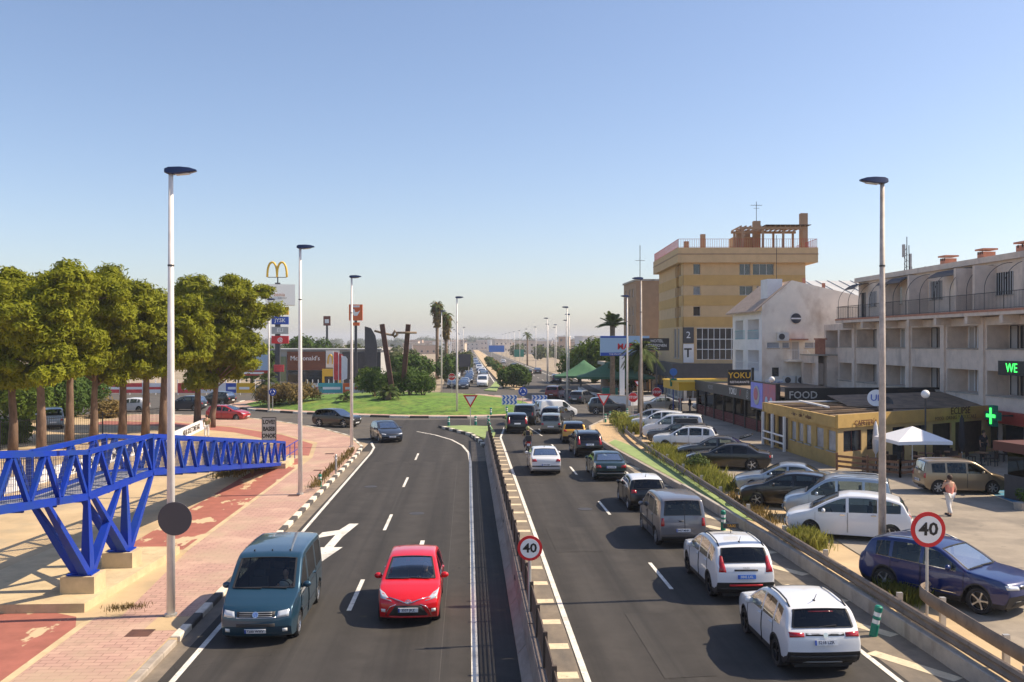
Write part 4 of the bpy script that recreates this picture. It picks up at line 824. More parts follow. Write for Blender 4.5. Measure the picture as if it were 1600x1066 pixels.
# left, behind the pines
for (x,y,a,c,sp,lb) in ((-31,104,172,'slate',SUV,'grey utility car waiting behind the two right pine trunks'),(-36.5,102.5,175,'white_car',HATCH,'white hatchback on the side street seen between pine trunks'),
 (-41,92,-40,'slate',SEDAN,'dark blue saloon parked left behind the pines'),(-44,96,-40,'navy',SUV,'navy car parked leftmost behind the pines'),(-30,113,160,'black_car',SUV,'black car on the far left roundabout arm'),(-24.5,118.5,170,'dark_grey',SEDAN,'dark saloon passing left of the brown hedge'),(-36,82,120,'silver_blue',MPV,'pale car parked behind the iron fence'),(-27,140,175,'black_car',HATCH,'small dark car left of the palm by the red banner')):
    build_car('car',lb,'car',sp,c,(x,y,.12 if y<97 else 0),R(a),hi=False)
# queue on the far road
rng=random.Random(8)
qs=[(-.6,150),(-2.4,153),(2.6,157),(-.4,158.5),(-2.6,164),(2.9,166),(.2,171),(-2.5,176),(3.2,177),(.4,184),(3.4,189),(-2.4,192),(.5,200),(3.3,205),(.4,216),(3.2,224),(.3,236),(3.2,246),(.4,262),(3.2,276),(.4,292),(3.0,310),(.3,335),(3.1,360)]
cl=['slate','dark_grey','white_car','silver','white_car','silver','black_car','silver_blue','white_car']
ql=['nearest','second','third','fourth','fifth','sixth','seventh','eighth','ninth','tenth','eleventh','twelfth','thirteenth','fourteenth','fifteenth','sixteenth','seventeenth','eighteenth','nineteenth','twentieth','twenty-first','twenty-second','twenty-third','farthest']
nice={'slate':'slate blue','dark_grey':'dark grey','white_car':'white','silver':'silver','black_car':'black','silver_blue':'silver blue'}
for i,(x,y) in enumerate(qs):
    sp=[SUV,HATCH,MPV,SEDAN][rng.randrange(4)]; c=cl[i%9]
    if i==2: sp=VAN; c='white_car'
    build_car('car',f'{nice[c]} car queueing on the far road beyond the island, {ql[i]} in the queue','car',sp,c,(x,y),R(-90+rng.uniform(-3,3)),hi=False,group='cars queueing on the far road')
for i,(x,y,c) in enumerate(((16.5,172,'slate'),(13.5,205,'black_car'),(16.8,222,'dark_grey'),(13.2,262,'dark_grey'),(12.8,330,'white_car'))):
    build_car('car',['slate','black','dark grey','charcoal','white'][i]+' car driving away on the far right carriageway, '+['nearest','second','third','fourth','farthest'][i],'car',[SUV,HATCH,SEDAN,SUV,HATCH][i],c,(x,y),R(90),hi=False,group='cars driving away on the far road')
# ================================================================ blue footbridge ramp
def ramp():
    t=thing('footbridge_ramp','bright blue steel truss footbridge ramp on splayed legs','ramp')
    XR,XL=-10.95,-12.55; N=[(6,5.25),(27.3,3.05),(32.8,2.98),(56.2,.22)]; HT=1.28
    zb=lambda y: interp(y,[a for a,b in N],[b for a,b in N])
    for X,sd in ((XR,'near'),(XL,'far')):
        for (y0,z0),(y1,z1) in zip(N,N[1:]):
            for dz,hh in ((0,.2),(HT,.14)):
                MB().bar((X,y0-.03,z0+dz),(X,y1+.03,z1+dz),.14,hh).build('chord','blue_paint',t)
            n=max(2,round((y1-y0)/1.85)); st=(y1-y0)/n
            for k in range(n):
                ya=y0+k*st; ym=ya+st/2; yb=ya+st
                MB().bar((X,ya+.07,zb(ya)+.1),(X,ym-.06,zb(ym)+HT-.07),.115,.115).build('diagonal','blue_paint',t)
                MB().bar((X,ym+.06,zb(ym)+HT-.07),(X,yb-.07,zb(yb)+.1),.115,.115).build('diagonal','blue_paint',t)
            # wire infill, one panel per span
            q=MB(); w=int((y1-y0)/.11); ix=X+(-.10 if X==XR else .10)
            for k in range(w):
                y=y0+.11*k; q.bar((ix,y,zb(y)+.12),(ix,y,zb(y)+HT-.1),.009,.009)
            for k in range(6): q.bar((ix,y0,z0+.2+.18*k),(ix,y1,z1+.2+.18*k),.008,.008)
            q.build('wire_panel','mesh_wire',t)
    for y in (27.3,32.8,56.2):
        for X in (XR,XL): MB().bar((X,y,zb(y)),(X,y,zb(y)+HT),.16,.16).build('post','blue_paint',t)
    for (y0,z0),(y1,z1) in zip(N,N[1:]): MB().bar((XR/2+XL/2,y0,z0-.02),(XR/2+XL/2,y1,z1-.02),abs(XR-XL)-.18,.07).build('deck','deck_steel',t)
    y=7
    while y<56: MB().bar((XL+.08,y,zb(y)-.12),(XR-.08,y,zb(y)-.12),.09,.1).build('cross_beam','blue_paint',t); y+=1.85
    # splayed legs
    for yb in (27.3,30.3):
        c=(-11.05,yb,.82); q=MB().box((c[0],c[1],.60),(.95,.85,.48)).build('footing','slab_concrete',t)
        for (tx,ty) in ((XR,yb-2.5),(XR,yb+2.5),(XR,yb),(XL,yb)):
            if abs(ty-yb)>1 and False: continue
            a=Vector((c[0]+(.13 if tx==XR else -.13),yb+(ty-yb)*.05,.84)); b=Vector((tx,ty,zb(ty)-.08)); vs=[]
            for p_,r_ in ((a,.16),(a.lerp(b,.3),.15),(b,.085)): vs+=[(p_.x-r_*.8,p_.y-r_,p_.z),(p_.x+r_*.8,p_.y-r_,p_.z),(p_.x+r_*.8,p_.y+r_,p_.z),(p_.x-r_*.8,p_.y+r_,p_.z)]
            MB().add(vs,[(0,1,2,3),(8,9,10,11)]+[(4*i+k,4*i+(k+1)%4,4*i+4+(k+1)%4,4*i+4+k) for i in (0,1) for k in range(4)]).build('leg','blue_paint',t)
        MB().box((c[0],yb,.86),(.7,.62,.04)).build('base_plate','blue_paint',t)
    # end handrails and abutment
    for X in (XR,XL):
        q=MB()
        for y0 in (56.6,58.0,59.6,61.2): q.tube([(X,y0,.12),(X,y0,1.15)],.028,6)
        q.tube([(X,56.6,.75),(X,56.6,1.15),(X,61.2,1.15),(X,61.2,.12)],.03,6); q.tube([(X,56.6,.6),(X,61.2,.6)],.02,6); q.build('handrail','blue_paint',t)
    MB().bx(-12.9,-10.6,54.8,57.5,.1,.42).build('abutment','slab_concrete',t)
ramp()
# ================================================================ vegetation
def leafcloud(clumps,per,size,rng,flat=.8,shell=.55,elong=1.0,up=.35):
    """many small quads spread through round clumps -> verts, faces"""
    VS=[];n0=0
    C=[];
    for (c,r) in clumps:
        n=int(per*(r if np.isscalar(r) else np.mean(r))**2)+12
        d=rng.normal(size=(n,3)); d/=np.linalg.norm(d,axis=1)[:,None]; rad=shell+(1-shell)*rng.random(n)**.6
        lump=1+.3*np.sin(d[:,0]*5+c[0]*3)*np.cos(d[:,1]*6+c[1]*2)
        p=np.array(c)+d*(rad*lump)[:,None]*np.array([1,1,flat])*r
        nr=d*1.0+rng.normal(size=(n,3))*.5+np.array([0,0,up]); nr/=np.linalg.norm(nr,axis=1)[:,None]
        a=np.cross(nr,rng.normal(size=(n,3))); a/=np.linalg.norm(a,axis=1)[:,None]; b=np.cross(nr,a)
        s=size*(.6+.8*rng.random(n))[:,None]
        q=np.stack([p-a*s*elong-b*s*.5,p+a*s*elong-b*s*.35,p+a*s*elong*.8+b*s*.5,p-a*s*elong*.9+b*s*.4],1); VS.append(q.reshape(-1,3))
    v=np.concatenate(VS); f=np.arange(len(v)).reshape(-1,4); return v,f
def cloud(name,clumps,per,size,m,parent,seed,**k):
    v,f=leafcloud(clumps,per,size,np.random.default_rng(seed),**k); return ob(name,npmesh(name,v,f,m),parent)
def pine(px,py,cpx,hw,ytop,ybot,label,seed,lean=0,n=60):
    rng=np.random.default_rng(seed); x,y=G(px,py,.11); Z=F*7.39/(py-531); t=thing('pine_tree',label,'tree',(x,y,.1),0,'row of pines on the left')
    zt=EYE+(531-ytop)/F*Z-.1; zb=EYE+(531-ybot-12)/F*Z-.1; cx,cy=(cpx-px)/F*Z,0; w=hw*1.18/F*Z; H=(zt-zb)
    # trunk
    pts=[(0,0,0),(.05,0,zb*.5),(cx*.3,0,zb),(cx*.6+.1,.1,zb+H*.4),(cx*.8,0,zb+H*.75)]
    MB().tube(pts,[.34,.27,.22,.15,.06],10).build('trunk','bark',t,True)
    cl=[];q=MB()
    lobes=[(rng.uniform(-1,1,3)*np.array([.72,.65,.7]),rng.uniform(.36,.58)) for _ in range(16)]
    for k in range(n):
        for _ in range(30):
            d=rng.uniform(-1,1,3); r=np.linalg.norm(d)
            if .45<r<1 or (r<1 and rng.random()<.15): break
        lc,lr=lobes[k%16]; d=lc+d*lr*np.array([1,1,.8])
        rr=rng.uniform(.35,.95)*min(1.2,w/4+.3); wq=w*(1 if d[2]>-.2 else .85)
        c=np.array([cx+d[0]*wq*.88,d[1]*w*.85,zb+H*.5+d[2]*(H*.5-rr*.35)]); cl.append((c,rr))
        if k%3==0: q.tube([Vector(pts[2])+(Vector(pts[4])-Vector(pts[2]))*min(1,max(0,(c[2]-zb)/H*.7)),Vector(c)*.6+Vector((cx*.4,0,c[2]*.38)),c],[.08,.05,.02],5)
    q.build('branches','bark',t,True)
    cloud('crown',cl,600,.085,'pine_leaf',t,seed,flat=.62,elong=2.0,up=.55,shell=.35)
    return t
for i,a in enumerate(((20,704,15,112,405,600,'leftmost pine tree with a thick brown trunk'),(64,712,62,80,408,590,'pine between the two leftmost trunks with spreading crown'),(108,697,112,78,410,585,'pine tree second from the left, straight trunk'),(146,690,150,62,440,605,'pine with slightly leaning trunk, third from the left'),(191,683,196,64,425,575,'pine with slim trunk fourth from the left'),(227,681,232,66,420,570,'dense pine with bare twigs under its crown, fifth from left'),(254,679,262,62,428,575,'pine partly hidden by the nearest lamp post'),(308,664,312,66,425,580,'pine second from the right of the row'),(331,664,346,60,424,612,'rightmost pine with foliage hanging low over the road'))): pine(*a,seed=20+i,n=185)
def shrub(name,label,cat,x,y,z,clumps,m,seed,per=420,size=.10,group=None,stem=True,flat=.9):
    t=thing(name,label,cat,(x,y,z),0,group); cloud('foliage',clumps,per,size,m,t,seed,flat=flat)
    if stem:
        q=MB()
        for c,r in clumps[:6]: q.tube([(c[0]*.2,c[1]*.2,0),(c[0]*.7,c[1]*.7,c[2]*.6),tuple(c)],[.06,.04,.02],5)
        q.build('stems','bark',t)
    return t
def ball(r,h,seed,n=14,w=1):
    rng=np.random.default_rng(seed); o=[]
    for k in range(n):
        a=rng.uniform(0,6.28); q=rng.random()**.5; o.append((np.array([math.cos(a)*q*r*.62*w,math.sin(a)*q*r*.62,h*rng.uniform(.3,.72)]),r*rng.uniform(.36,.52)))
    return o
# undergrowth at far left behind the fence
for i,(px,py,r,h,m,lb) in enumerate(((30,655,4.5,5.5,'bright_leaf','tall bright green shrub at the left edge behind the fence'),(75,650,4.2,5.2,'shrub_leaf','big dark green shrub behind the second pine trunk'),(118,646,3.6,4.4,'shrub_leaf','dark shrub behind the iron fence left of the parked cars'),(5,690,2.0,1.6,'bright_leaf','low bush by the left picture edge'),(165,560+90,2.0,1.5,'dry_leaf','dry low hedge below the third pine'))): shrub('shrub',lb,'shrub',*G(px,py),.1,ball(r,h,50+i,18),m,50+i,per=190,size=.14)
# island planting
def IS(px,Y):
    Zc=Y/FW[1]; x=None
    Z=(Y+((px-800)/F*1)*0)/ (FW[1]+(px-800)/F*RT[1]); x,y=cw((px-800)/F*Z,Z); return x,y,mound_z(x,y)
for i,(px,Y,r,h,w,lb) in enumerate(((585,108,1.9,4.0,.9,'rounded dark green bush left of the leaning beam'),(612,110,1.5,3.3,1,'dark bush between the two leaning beams'),(640,110,2.1,3.1,1.1,'large rounded bush right of the right beam'),(662,111,1.8,2.9,1,'rounded bush at the right end of the island planting'),(608,105,1.1,1.5,1,'small bush behind the island palm'))): shrub('bush',lb,'bush',*IS(px,Y),ball(r,h,70+i,20,w),'shrub_leaf',70+i,per=330,size=.10,group='round bushes on the island')
for i,(px,Y,r) in enumerate(((425,106,2.0),(450,106,2.2),(475,107,1.8))): shrub('hedge_bush',['left clump of brown hedge beside the round blue sign','middle clump of brown hedge on the island','right clump of brown hedge on the island'][i],'bush',*IS(px,Y),ball(r,1.9,90+i,16,1.2),'dry_leaf',90+i,per=300,size=.1,group='brownish hedge clumps on the island')
def palm_fronds(t,c,n,L,seed,droop=.5,m='palm_leaf',rise=(.1,1.2),wl=.5,name='frond'):
    rng=np.random.default_rng(seed)
    for k in range(n):
        a=2*math.pi*k/n+rng.uniform(-.25,.25); e=rng.uniform(*rise); ln=L*rng.uniform(.8,1.1); vs=[];fs=[];q=MB(); prev=None; pts=[]
        for i in range(9):
            u=i/8; h=ln*u*math.cos(e)*(1-.12*u); z=ln*(u*math.sin(e)-droop*u*u); pts.append(Vector((c[0]+h*math.cos(a),c[1]+h*math.sin(a),c[2]+z)))
        q.tube(pts,[.03]*2+[.018]*7,4); sd=Vector((-math.sin(a),math.cos(a),0))
        for i in range(1,33):
            u=i/33; j=min(7,int(u*8)); p=pts[j].lerp(pts[j+1],u*8-j); d=(pts[j+1]-pts[j]).normalized(); wd=wl*L*.5*math.sin(math.pi*min(1,u*.9+.1))**.7
            for sg in (1,-1):
                tip=p+sd*sg*wd*.8+d*wd*.55+Vector((0,0,-.25*wd)); o=d*.035*L*.5
                q.add([p-o,p+o,tip],[(0,1,2)])
        q.build(name,m,t)
def palm(label,x,y,z,h,n,L,seed,r=.22,droop=.5,rise=(.1,1.2),skirt=False,lean=0,m='palm_leaf',wl=.5):
    t=thing('palm_tree',label,'tree',(x,y,z),0,'palms around the roundabout')
    MB().tube([(0,0,0),(lean*.4,0,h*.5),(lean,0,h)],[r*1.25,r,r*1.1],10).build('trunk','palm_bark',t,True)
    if skirt: cloud('skirt',[(np.array([lean,0,h-.5-k*.75]),1.0-.09*k) for k in range(6)],150,.28,'dry_leaf',t,seed,elong=1.6)
    palm_fronds(t,(lean,0,h),n,L,seed,droop,m,rise,wl); return t
palm('small palm at the front of the island planting',*IS(607,104),.9,24,2.0,5,.3,.55,(-.1,1.2))
palm('low cycad-like palm left of the leaning beams',*IS(540,104),.4,18,1.5,6,.25,.5,(0,1.1))
palm('squat fan palm left behind the round blue sign','',0,0,0,0,0,0) if False else None
palm('bushy short palm left of the brown hedge',*IS(418,111),2.2,26,2.4,7,.3,.55,(-.3,1.3))
x,y=G(683,589); palm('tall shaggy palm left, at the far road start',x,y,0,15.2*1.0,26,2.3,8,.32,.7,(-.6,1.2),skirt=True)
x,y=G(697,592); palm('slightly shorter shaggy palm right, at the far road start',x,y,0,12.6,26,2.3,9,.32,.7,(-.6,1.2),skirt=True)
x,y,_=V(957,490,118); palm('tall palm above the blue and white billboard',x,y,0,9.6,30,2.9,10,.3,.35,(.1,1.35))
x,y,_=V(1001,540,96); palm('broad palm in front of the hotel sign',x,y,.1,6.6,34,2.8,11,.26,.6,(-.4,1.3))
x,y,_=V(824,540,300); palm('small distant palm on the far road median',x,y,0,10,22,2.4,12,.25,.6,(-.3,1.2))
x,y=G(810,603); shrub('bush','large oleander bush at the start of the far median','bush',x-.6,y,.1,ball(2.7,4.0,101,26,1.1),'shrub_leaf',101,per=200,size=.16)
for i in range(16):
    yy=165+i*14; x=8+.4*math.sin(i*2.1); shrub('median_bush','bush in the row along the far median, '+['nearest','second','third','fourth','fifth','sixth','seventh','eighth','ninth','tenth','eleventh','twelfth','thirteenth','fourteenth','fifteenth','farthest'][i]+' of the row','bush',x,yy,.2,ball(1.5+.4*math.sin(i*1.7),1.7+.4*math.cos(i*2.3),110+i,8,1.1),'shrub_leaf' if i%3 else 'dry_leaf',110+i,per=60,size=.3,group='bushes along the far median',stem=False)
# background trees
bgt=[(478,537,185,5.5,7.0,'shrub_leaf','round tree behind the fast-food building'),(520,548,190,4,5.5,'distant_leaf','tree right behind the fast-food building'),(650,566,150,3,4.2,'shrub_leaf','tree at the left edge of the far road'),(628,560,175,4,4.4,'distant_leaf','tree behind the sculpture'),(700,575,165,3,4.2,'shrub_leaf','dark tree beneath the shaggy palms'),(722,570,210,3,4.4,'distant_leaf','tree beside the dark road sign panel'),(905,556,175,4.5,5.6,'bright_leaf','round bright pine right of the far road'),(930,560,170,5,6.0,'bright_leaf','low bright tree by the green tent roofs'),(985,575,135,4,5,'shrub_leaf','tree behind the green tents'),(560,560,210,5,6,'distant_leaf','tree behind the banners'),(393,590,150,4,5.5,'shrub_leaf','tree behind the rightmost pine'),(1005,560,150,3.5,5,'distant_leaf','dark tree left of the hotel'),(640,574,140,3,4.4,'shrub_leaf','shrub behind the right beam'),(575,590,131,2.2,3.2,'bright_leaf','light green bush left behind the beams')]
for i,(px,py,Z,r,h,m,lb) in enumerate(bgt):
    x,y,_=V(px,py,Z); t=shrub('broadleaf_tree',lb,'tree',x,y,0,ball(r,h*1.45,140+i,18),m,140+i,per=70 if Z>140 else 150,size=.3 if Z>140 else .2,group='background trees',stem=False); MB().tube([(0,0,0),(.2,0,h*.8)],[.3,.15],6).build('trunk','bark',t)
def treeline(name,x0,x1,y0,y1,n,r,h,seed,m='distant_leaf'):
    rng=np.random.default_rng(seed); c=[(np.array([x0+(x1-x0)*rng.random(),y0+(y1-y0)*rng.random(),h*rng.uniform(.3,.8)]),r*rng.uniform(.7,1.2)) for _ in range(n)]
    v,f=leafcloud(c,9,.8,rng); return struct(ob(name,npmesh(name,v,f,m)),'stuff')
treeline('distant_woodland',-260,-8,330,420,60,4,5,5); treeline('distant_woodland',25,140,360,480,40,4,4.5,6); treeline('distant_woodland',-900,900,1300,1700,300,11,9,7)
# weeds along the guard rail
def weeds(name,pts,n,h,m,seed,spread=.5,wd=.02):
    rng=np.random.default_rng(seed); P=np.array(pts,float); t=rng.random(n)*(len(P)-1); i=t.astype(int); f=(t-i)[:,None]; b=P[i]*(1-f)+P[np.minimum(i+1,len(P)-1)]*f
    b=np.c_[b+rng.normal(0,spread,(n,2)),np.full(n,.32)]; a=rng.random(n)*6.28; hh=h*(.35+.9*rng.random(n)); le=rng.random(n)*.55*hh
    d=np.c_[np.cos(a),np.sin(a),np.zeros(n)]; sd=np.c_[-np.sin(a),np.cos(a),np.zeros(n)]*wd
    mid=b+d*(le*.35)[:,None]+np.c_[np.zeros((n,2)),hh*.6]; tip=b+d*le[:,None]+np.c_[np.zeros((n,2)),hh]
    v=np.stack([b-sd,b+sd,mid+sd*.8,tip,mid-sd*.8],1).reshape(-1,3); fcs=np.arange(len(v)).reshape(-1,5)
    return struct(ob(name,npmesh(name,v,fcs,m)),'stuff')
weeds('weeds',[(12.5,44),(12.6,50),(12.5,56),(12.7,61)],5200,.60,'weed_leaf',1,.40,.010); weeds('weeds',[(12.0,31.6),(12.1,33.2)],1800,.5,'weed_leaf',2,.26,.008); weeds('weeds',[(12.3,26.3),(12.1,25.0)],2000,.42,'weed_leaf',3,.28,.008)
weeds('weeds',[(13.2,72),(13.6,79)],1800,.9,'weed_leaf',4,.45); weeds('weeds',[(-7.6,46),(-7.6,62)],700,.3,'dry_leaf',5,.14); weeds('weeds',[(-9.6,25.4),(-8.8,25.6)],300,.13,'dry_leaf',6,.14,.006); weeds('weeds',[(-12.2,54),(-13,50)],700,.35,'dry_leaf',7,.4); weeds('weeds',[(12.2,36),(12.3,43)],600,.25,'dry_leaf',8,.25)
shrub('shrub','grey-green leafy shrub growing at the guard rail before the black saloon','shrub',12.7,50.2,.3,ball(.9,1.3,160,12),'palm_leaf',160,per=500,size=.06)
shrub('shrub','yellow flowering weeds at the tip of the gravel patch','shrub',13.6,80,.3,ball(1.3,1.1,161,14,1.2),'weed_leaf',161,per=420,size=.07)
# sculpture
sp=thing('sculpture','two dark rusty leaning beams joined by a thin knotted bar','sculpture',(*IS(618,108)[:2],mound_z(-7,108)))
bx0=Vector(sp.location); 
def SPt(px,py,Y):
    Z=Y/ (FW[1]+(px-800)/F*RT[1]); v=V(px,py,Z); return v-bx0
for (a,b) in (((612,594,107.0),(597,503,107.5)),((630,588,109.5),(638,503,109.0))): MB().bar(SPt(*a)-Vector((0,0,.6)),SPt(*b),.62,.55).build('beam','rust_steel',sp)
q=MB(); q.tube([SPt(585,513,108),SPt(603,518,108.2),SPt(615,520,108.3)],.13,8); q.tube([SPt(619,516,108.3),SPt(651,516,108.6)],.13,8); q.tube([SPt(613,521,108.3),SPt(617,513,108.3),SPt(621,519,108.3),SPt(615,523,108.3)],.16,8); q.build('cross_bar','palm_bark',sp,True)
# ================================================================ buildings
def facade(t,O,U,w,h,ops,mt,depth=.18,name='wall',z0=0,frame='sign_white',glass='window_glass',top=None):
    """wall with real openings, reveals and windows. ops: (u0,z0,u1,z1[,kind]) kind: win, dark, shut, gallery, none"""
    O=Vector(O); U=Vector(U).normalized(); N=U.cross(Vector((0,0,1)))
    us=sorted(set([0,w]+[round(v,4) for o in ops for v in (o[0],o[2])])); zs=sorted(set([z0,h]+[round(v,4) for o in ops for v in (o[1],o[3])]))
    P=lambda u,z,d=0: O+U*u+Vector((0,0,z))-N*d
    q=MB()
    for a,b in zip(us,us[1:]):
        for c,d in zip(zs,zs[1:]):
            um,zm=(a+b)/2,(c+d)/2
            if any(o[0]<um<o[2] and o[1]<zm<o[3] for o in ops): continue
            q.add([P(a,c),P(b,c),P(b,d),P(a,d)],[(0,1,2,3)])
    if top: q.add([P(u,z) for u,z in top],[tuple(range(len(top)))])
    for o in ops:
        k=o[4] if len(o)>4 else 'win'; dp=o[5] if len(o)>5 else depth
        c=[(o[0],o[1]),(o[2],o[1]),(o[2],o[3]),(o[0],o[3])]
        for (a,b),(e,f) in zip(c,c[1:]+c[:1]): q.add([P(a,b),P(e,f),P(e,f,dp),P(a,b,dp)],[(0,1,2,3)])
        if k=='gallery': q.add([P(a,b,dp) for a,b in c],[(0,1,2,3)])
    wall=q.build(name,mt,t)
    for o in ops:
        k=o[4] if len(o)>4 else 'win'; dp=o[5] if len(o)>5 else depth
        if k in('none','gallery'): continue
        u0,a,u1,b=o[:4]; g={'win':glass,'dark':'window_glass','shut':'shutter','pale':'window_pale'}[k]
        wd=MB().add([P(u0,a,dp-.02),P(u1,a,dp-.02),P(u1,b,dp-.02),P(u0,b,dp-.02)],[(0,1,2,3)]).build('window',g,t)
        q=MB(); fw=.06
        for (x0,y0,x1,y1) in ((u0,a,u0,b),(u1,a,u1,b),(u0,a,u1,a),(u0,b,u1,b)): q.bar(P(x0,y0,dp-.04),P(x1,y1,dp-.04),fw,fw)
        n=max(1,round((u1-u0)/.9)) if k!='shut' else 1
        for i in range(1,n): uu=u0+(u1-u0)*i/n; q.bar(P(uu,a,dp-.04),P(uu,b,dp-.04),fw*.7,fw*.7)
        q.build('frame',frame,wd)
        if k!='dark': MB().bar(P(u0-.05,a-.03,-.03),P(u1+.05,a-.03,-.03),.12,.06).build('sill','concrete',wd)
    return wall
mat('plaster_grey',(.70,.585,.49),.9,.10,1.2,bump=.15); addmix(M['plaster_grey'],(.30,.25,.23),.6,.55,.8,(1,1,.35)); addmix(M['plaster_grey'],(.34,.27,.22),2,.66,.8,(2,2,.2))
mat('plaster_white',(.80,.73,.63),.9,.07,.7,bump=.15); addmix(M['plaster_white'],(.50,.40,.31),.45,.55,.8,(1,1,.6)); addmix(M['plaster_white'],(.42,.33,.25),2.5,.68,.82,(2,2,.15))
mat('white_wall',(.74,.74,.75),.85,.06,1); mat('tan',(.60,.415,.225),.9,.06,1.0); mat('ochre',(.56,.35,.125),.9,.06,1.0); mat('tan_dark',(.36,.24,.15),.9,.08,1); addmix(M['tan'],(.42,.29,.16),.8,.6,.85,(1,1,.25)); addmix(M['ochre'],(.42,.26,.09),.8,.6,.85,(1,1,.25))
mat('cafe_yellow',(.50,.325,.105),.8,.12,1.2); addmix(M['cafe_yellow'],(.42,.25,.06),1.6,.58,.8); mat('cafe_cream',(.52,.37,.17),.85,.1,1.5); mat('cafe_roof',(.20,.145,.10),.95,.3,1.4,bump=.3); mat('pergola_dark',(.06,.042,.033),.9,.25,3); mat('sign_brown',(.10,.03,.022),.6)
mat('black_panel',(.016,.016,.018),.5); mat('dark_panel',(.055,.057,.065),.5,.15,2); mat('wood',(.23,.115,.06),.8,.2,4,stretch=(1,1,6)); mat('roof_tile',(.42,.31,.24),.9,.2,3); mat('metal_roof',(.55,.55,.53),.5,.1,.5,metal=.2); mat('teal_sign',(.01,.16,.20),.5); mat('turq',(.05,.38,.42),.6)
mat('canvas_white',(.78,.78,.80),.8); mat('canvas_green',(.05,.145,.075),.85,.12,.6); mat('canvas_dark',(.03,.03,.035),.9); mat('yellow_sign',(.72,.42,.01),.5); mat('orange_sign',(.72,.13,.02),.5); mat('green_led',(.05,.9,.12),.5,emit=1.6); mat('led_blue',(.10,.12,.42),.4,c2=(.06,.07,.24),scale=1.2,emit=.3); mat('led_red',(.20,.05,.07),.4,c2=(.05,.06,.18),scale=.9,emit=.3)
mat('terracotta',(.45,.20,.13),.85,.15,3); mat('ac_white',(.66,.65,.62),.6); mat('awning_dark',(.07,.065,.07),.8); mat('brick_red',(.42,.05,.03),.8); mat('mac_brown',(.20,.075,.04),.7,.15,1,stretch=(1,1,8)); mat('mac_grey',(.40,.41,.41),.8,.06,1); mat('arch_yellow',(.80,.50,.04),.5); mat('banner_red',(.62,.06,.06),.7,.3,1.2); mat('bill_blue',(.36,.52,.70),.5); mat('green_tile',(.22,.27,.16),.8)
def railing(t,pts,h,m,step=.14,name='railing',r=.014):
    q=MB(); P=[Vector(p) for p in pts]
    for a,b in zip(P,P[1:]):
        n=max(1,int((b-a).length/step)); up=Vector((0,0,h))
        for k in range(n+1): p=a.lerp(b,k/n); q.bar(p,p+up,r,r)
        q.bar(a+up,b+up,.05,.04); q.bar(a+Vector((0,0,.08)),b+Vector((0,0,.08)),.03,.03)
    return q.build(name,m,t)
# ---------------------------------------------------------------- right-hand apartment block
t=thing('apartment_block','long grey-pink apartment block with recessed galleries and arched terrace frames','building',(34.4,88,.33),-math.pi/2)
bays=[(.4,3.3),(3.7,6.6),(7.5,11.6),(12.6,16.7),(17.7,22.0),(23.0,27.1),(28.1,32.2),(33.2,37.3),(38.3,42.4)]
ops=[]
for a,b in bays:
    ops+=[(a,3.7,b,5.3,'gallery',1.5),(a,6.75,b,8.3,'gallery',1.5)]
facade(t,(0,0,0),(1,0,0),43,8.85,ops,'plaster_grey')
MB().bx(0,43,1.7,12,0,8.8).build('rear_wall','plaster_grey',t)
MB().bx(-.02,0,0,12,0,8.8).build('end_wall','plaster_grey',t)
for i,(a,b) in enumerate(bays):
    for z0,z1 in ((3.7,5.3),(6.75,8.3)):
        zz=z0-.45
        for u0,u1,mt,zt in ((a+.35,a+1.15,'shutter',1.95),(a+1.5,a+2.3,['window_glass','wood','window_pale'][(i+int(z0))%3],1.95),(b-1.2,b-.35,['window_glass','shutter'][i%2],1.5)):
            if u1>b-.1: continue
            w_=MB().bx(u0,u1,1.42,1.50,z0+.02 if zt>1.6 else z0+.5,zz+zt).build('window',mt,t); q=MB()
            for u in (u0,u1): q.bx(u-.04,u+.04,1.38,1.42,z0+.02,zz+zt)
            if mt=='window_glass':
                for k in range(6): u=u0+(u1-u0)*k/5; q.bx(u-.012,u+.012,1.36,1.38,z0+.1,zz+zt)
            q.bx(u0,u1,1.38,1.42,zz+zt,zz+zt+.06); q.build('frame','sign_white' if i%2 else 'dark_steel',w_)
        MB().bx(a-.05,b+.05,-.07,.1,z0-.07,z0+.0).build('parapet_cap','concrete',t)
        if (i+int(z0))%2: ac_=MB().bx(b-1.0,b-.25,1.1,1.42,z1-.75,z1-.2).build('air_conditioner','ac_white',t); MB().disc((b-.75,1.08,z1-.48),(0,-1,0),.2,.03,14).build('fan_grille','dark_panel',ac_)
        else: MB().bx(a+1.4,a+2.4,1.3,1.42,zz+1.97,zz+2.03).build('blind_box','shutter',t)
for u in (7.05,12.1,17.2,22.5,27.6,32.7,37.8): MB().bx(u-.28,u+.28,-.14,.0,0,8.8).build('pilaster','plaster_grey',t)
# terrace slab, brackets, penthouse
MB().bx(5.6,43,-1.15,1.5,8.9,9.22).build('terrace_slab','plaster_grey',t); MB().bx(5.6,43,-1.19,-1.15,9.12,9.26).build('slab_edge','terracotta',t)
for k in range(9): MB().bx(6.8+4.1*k,7.15+4.1*k,-1.1,.0,8.4,8.9).build('bracket','plaster_grey',t)
for k in range(8): railing(t,[(5.7+4.55*k,-1.05,9.24),(5.7+4.55*(k+1)-.05,-1.05,9.24)],1.1,'dark_steel',.15)
railing(t,[(5.7,-1.05,9.24),(5.7,1.5,9.24)],1.1,'dark_steel',.15)
wn=[(6.8,10.3,8.3,11.6),(11.2,10.3,13.0,11.7),(17.6,10.4,19.4,11.8),(21.6,10.4,23.6,11.9),(26.2,10.3,28.4,11.8),(30.6,10.3,32.6,11.8),(14.6,9.25,15.6,11.5,'dark'),(5.1,9.25,6.2,11.6,'dark'),(24.6,9.25,25.5,11.5,'dark')]
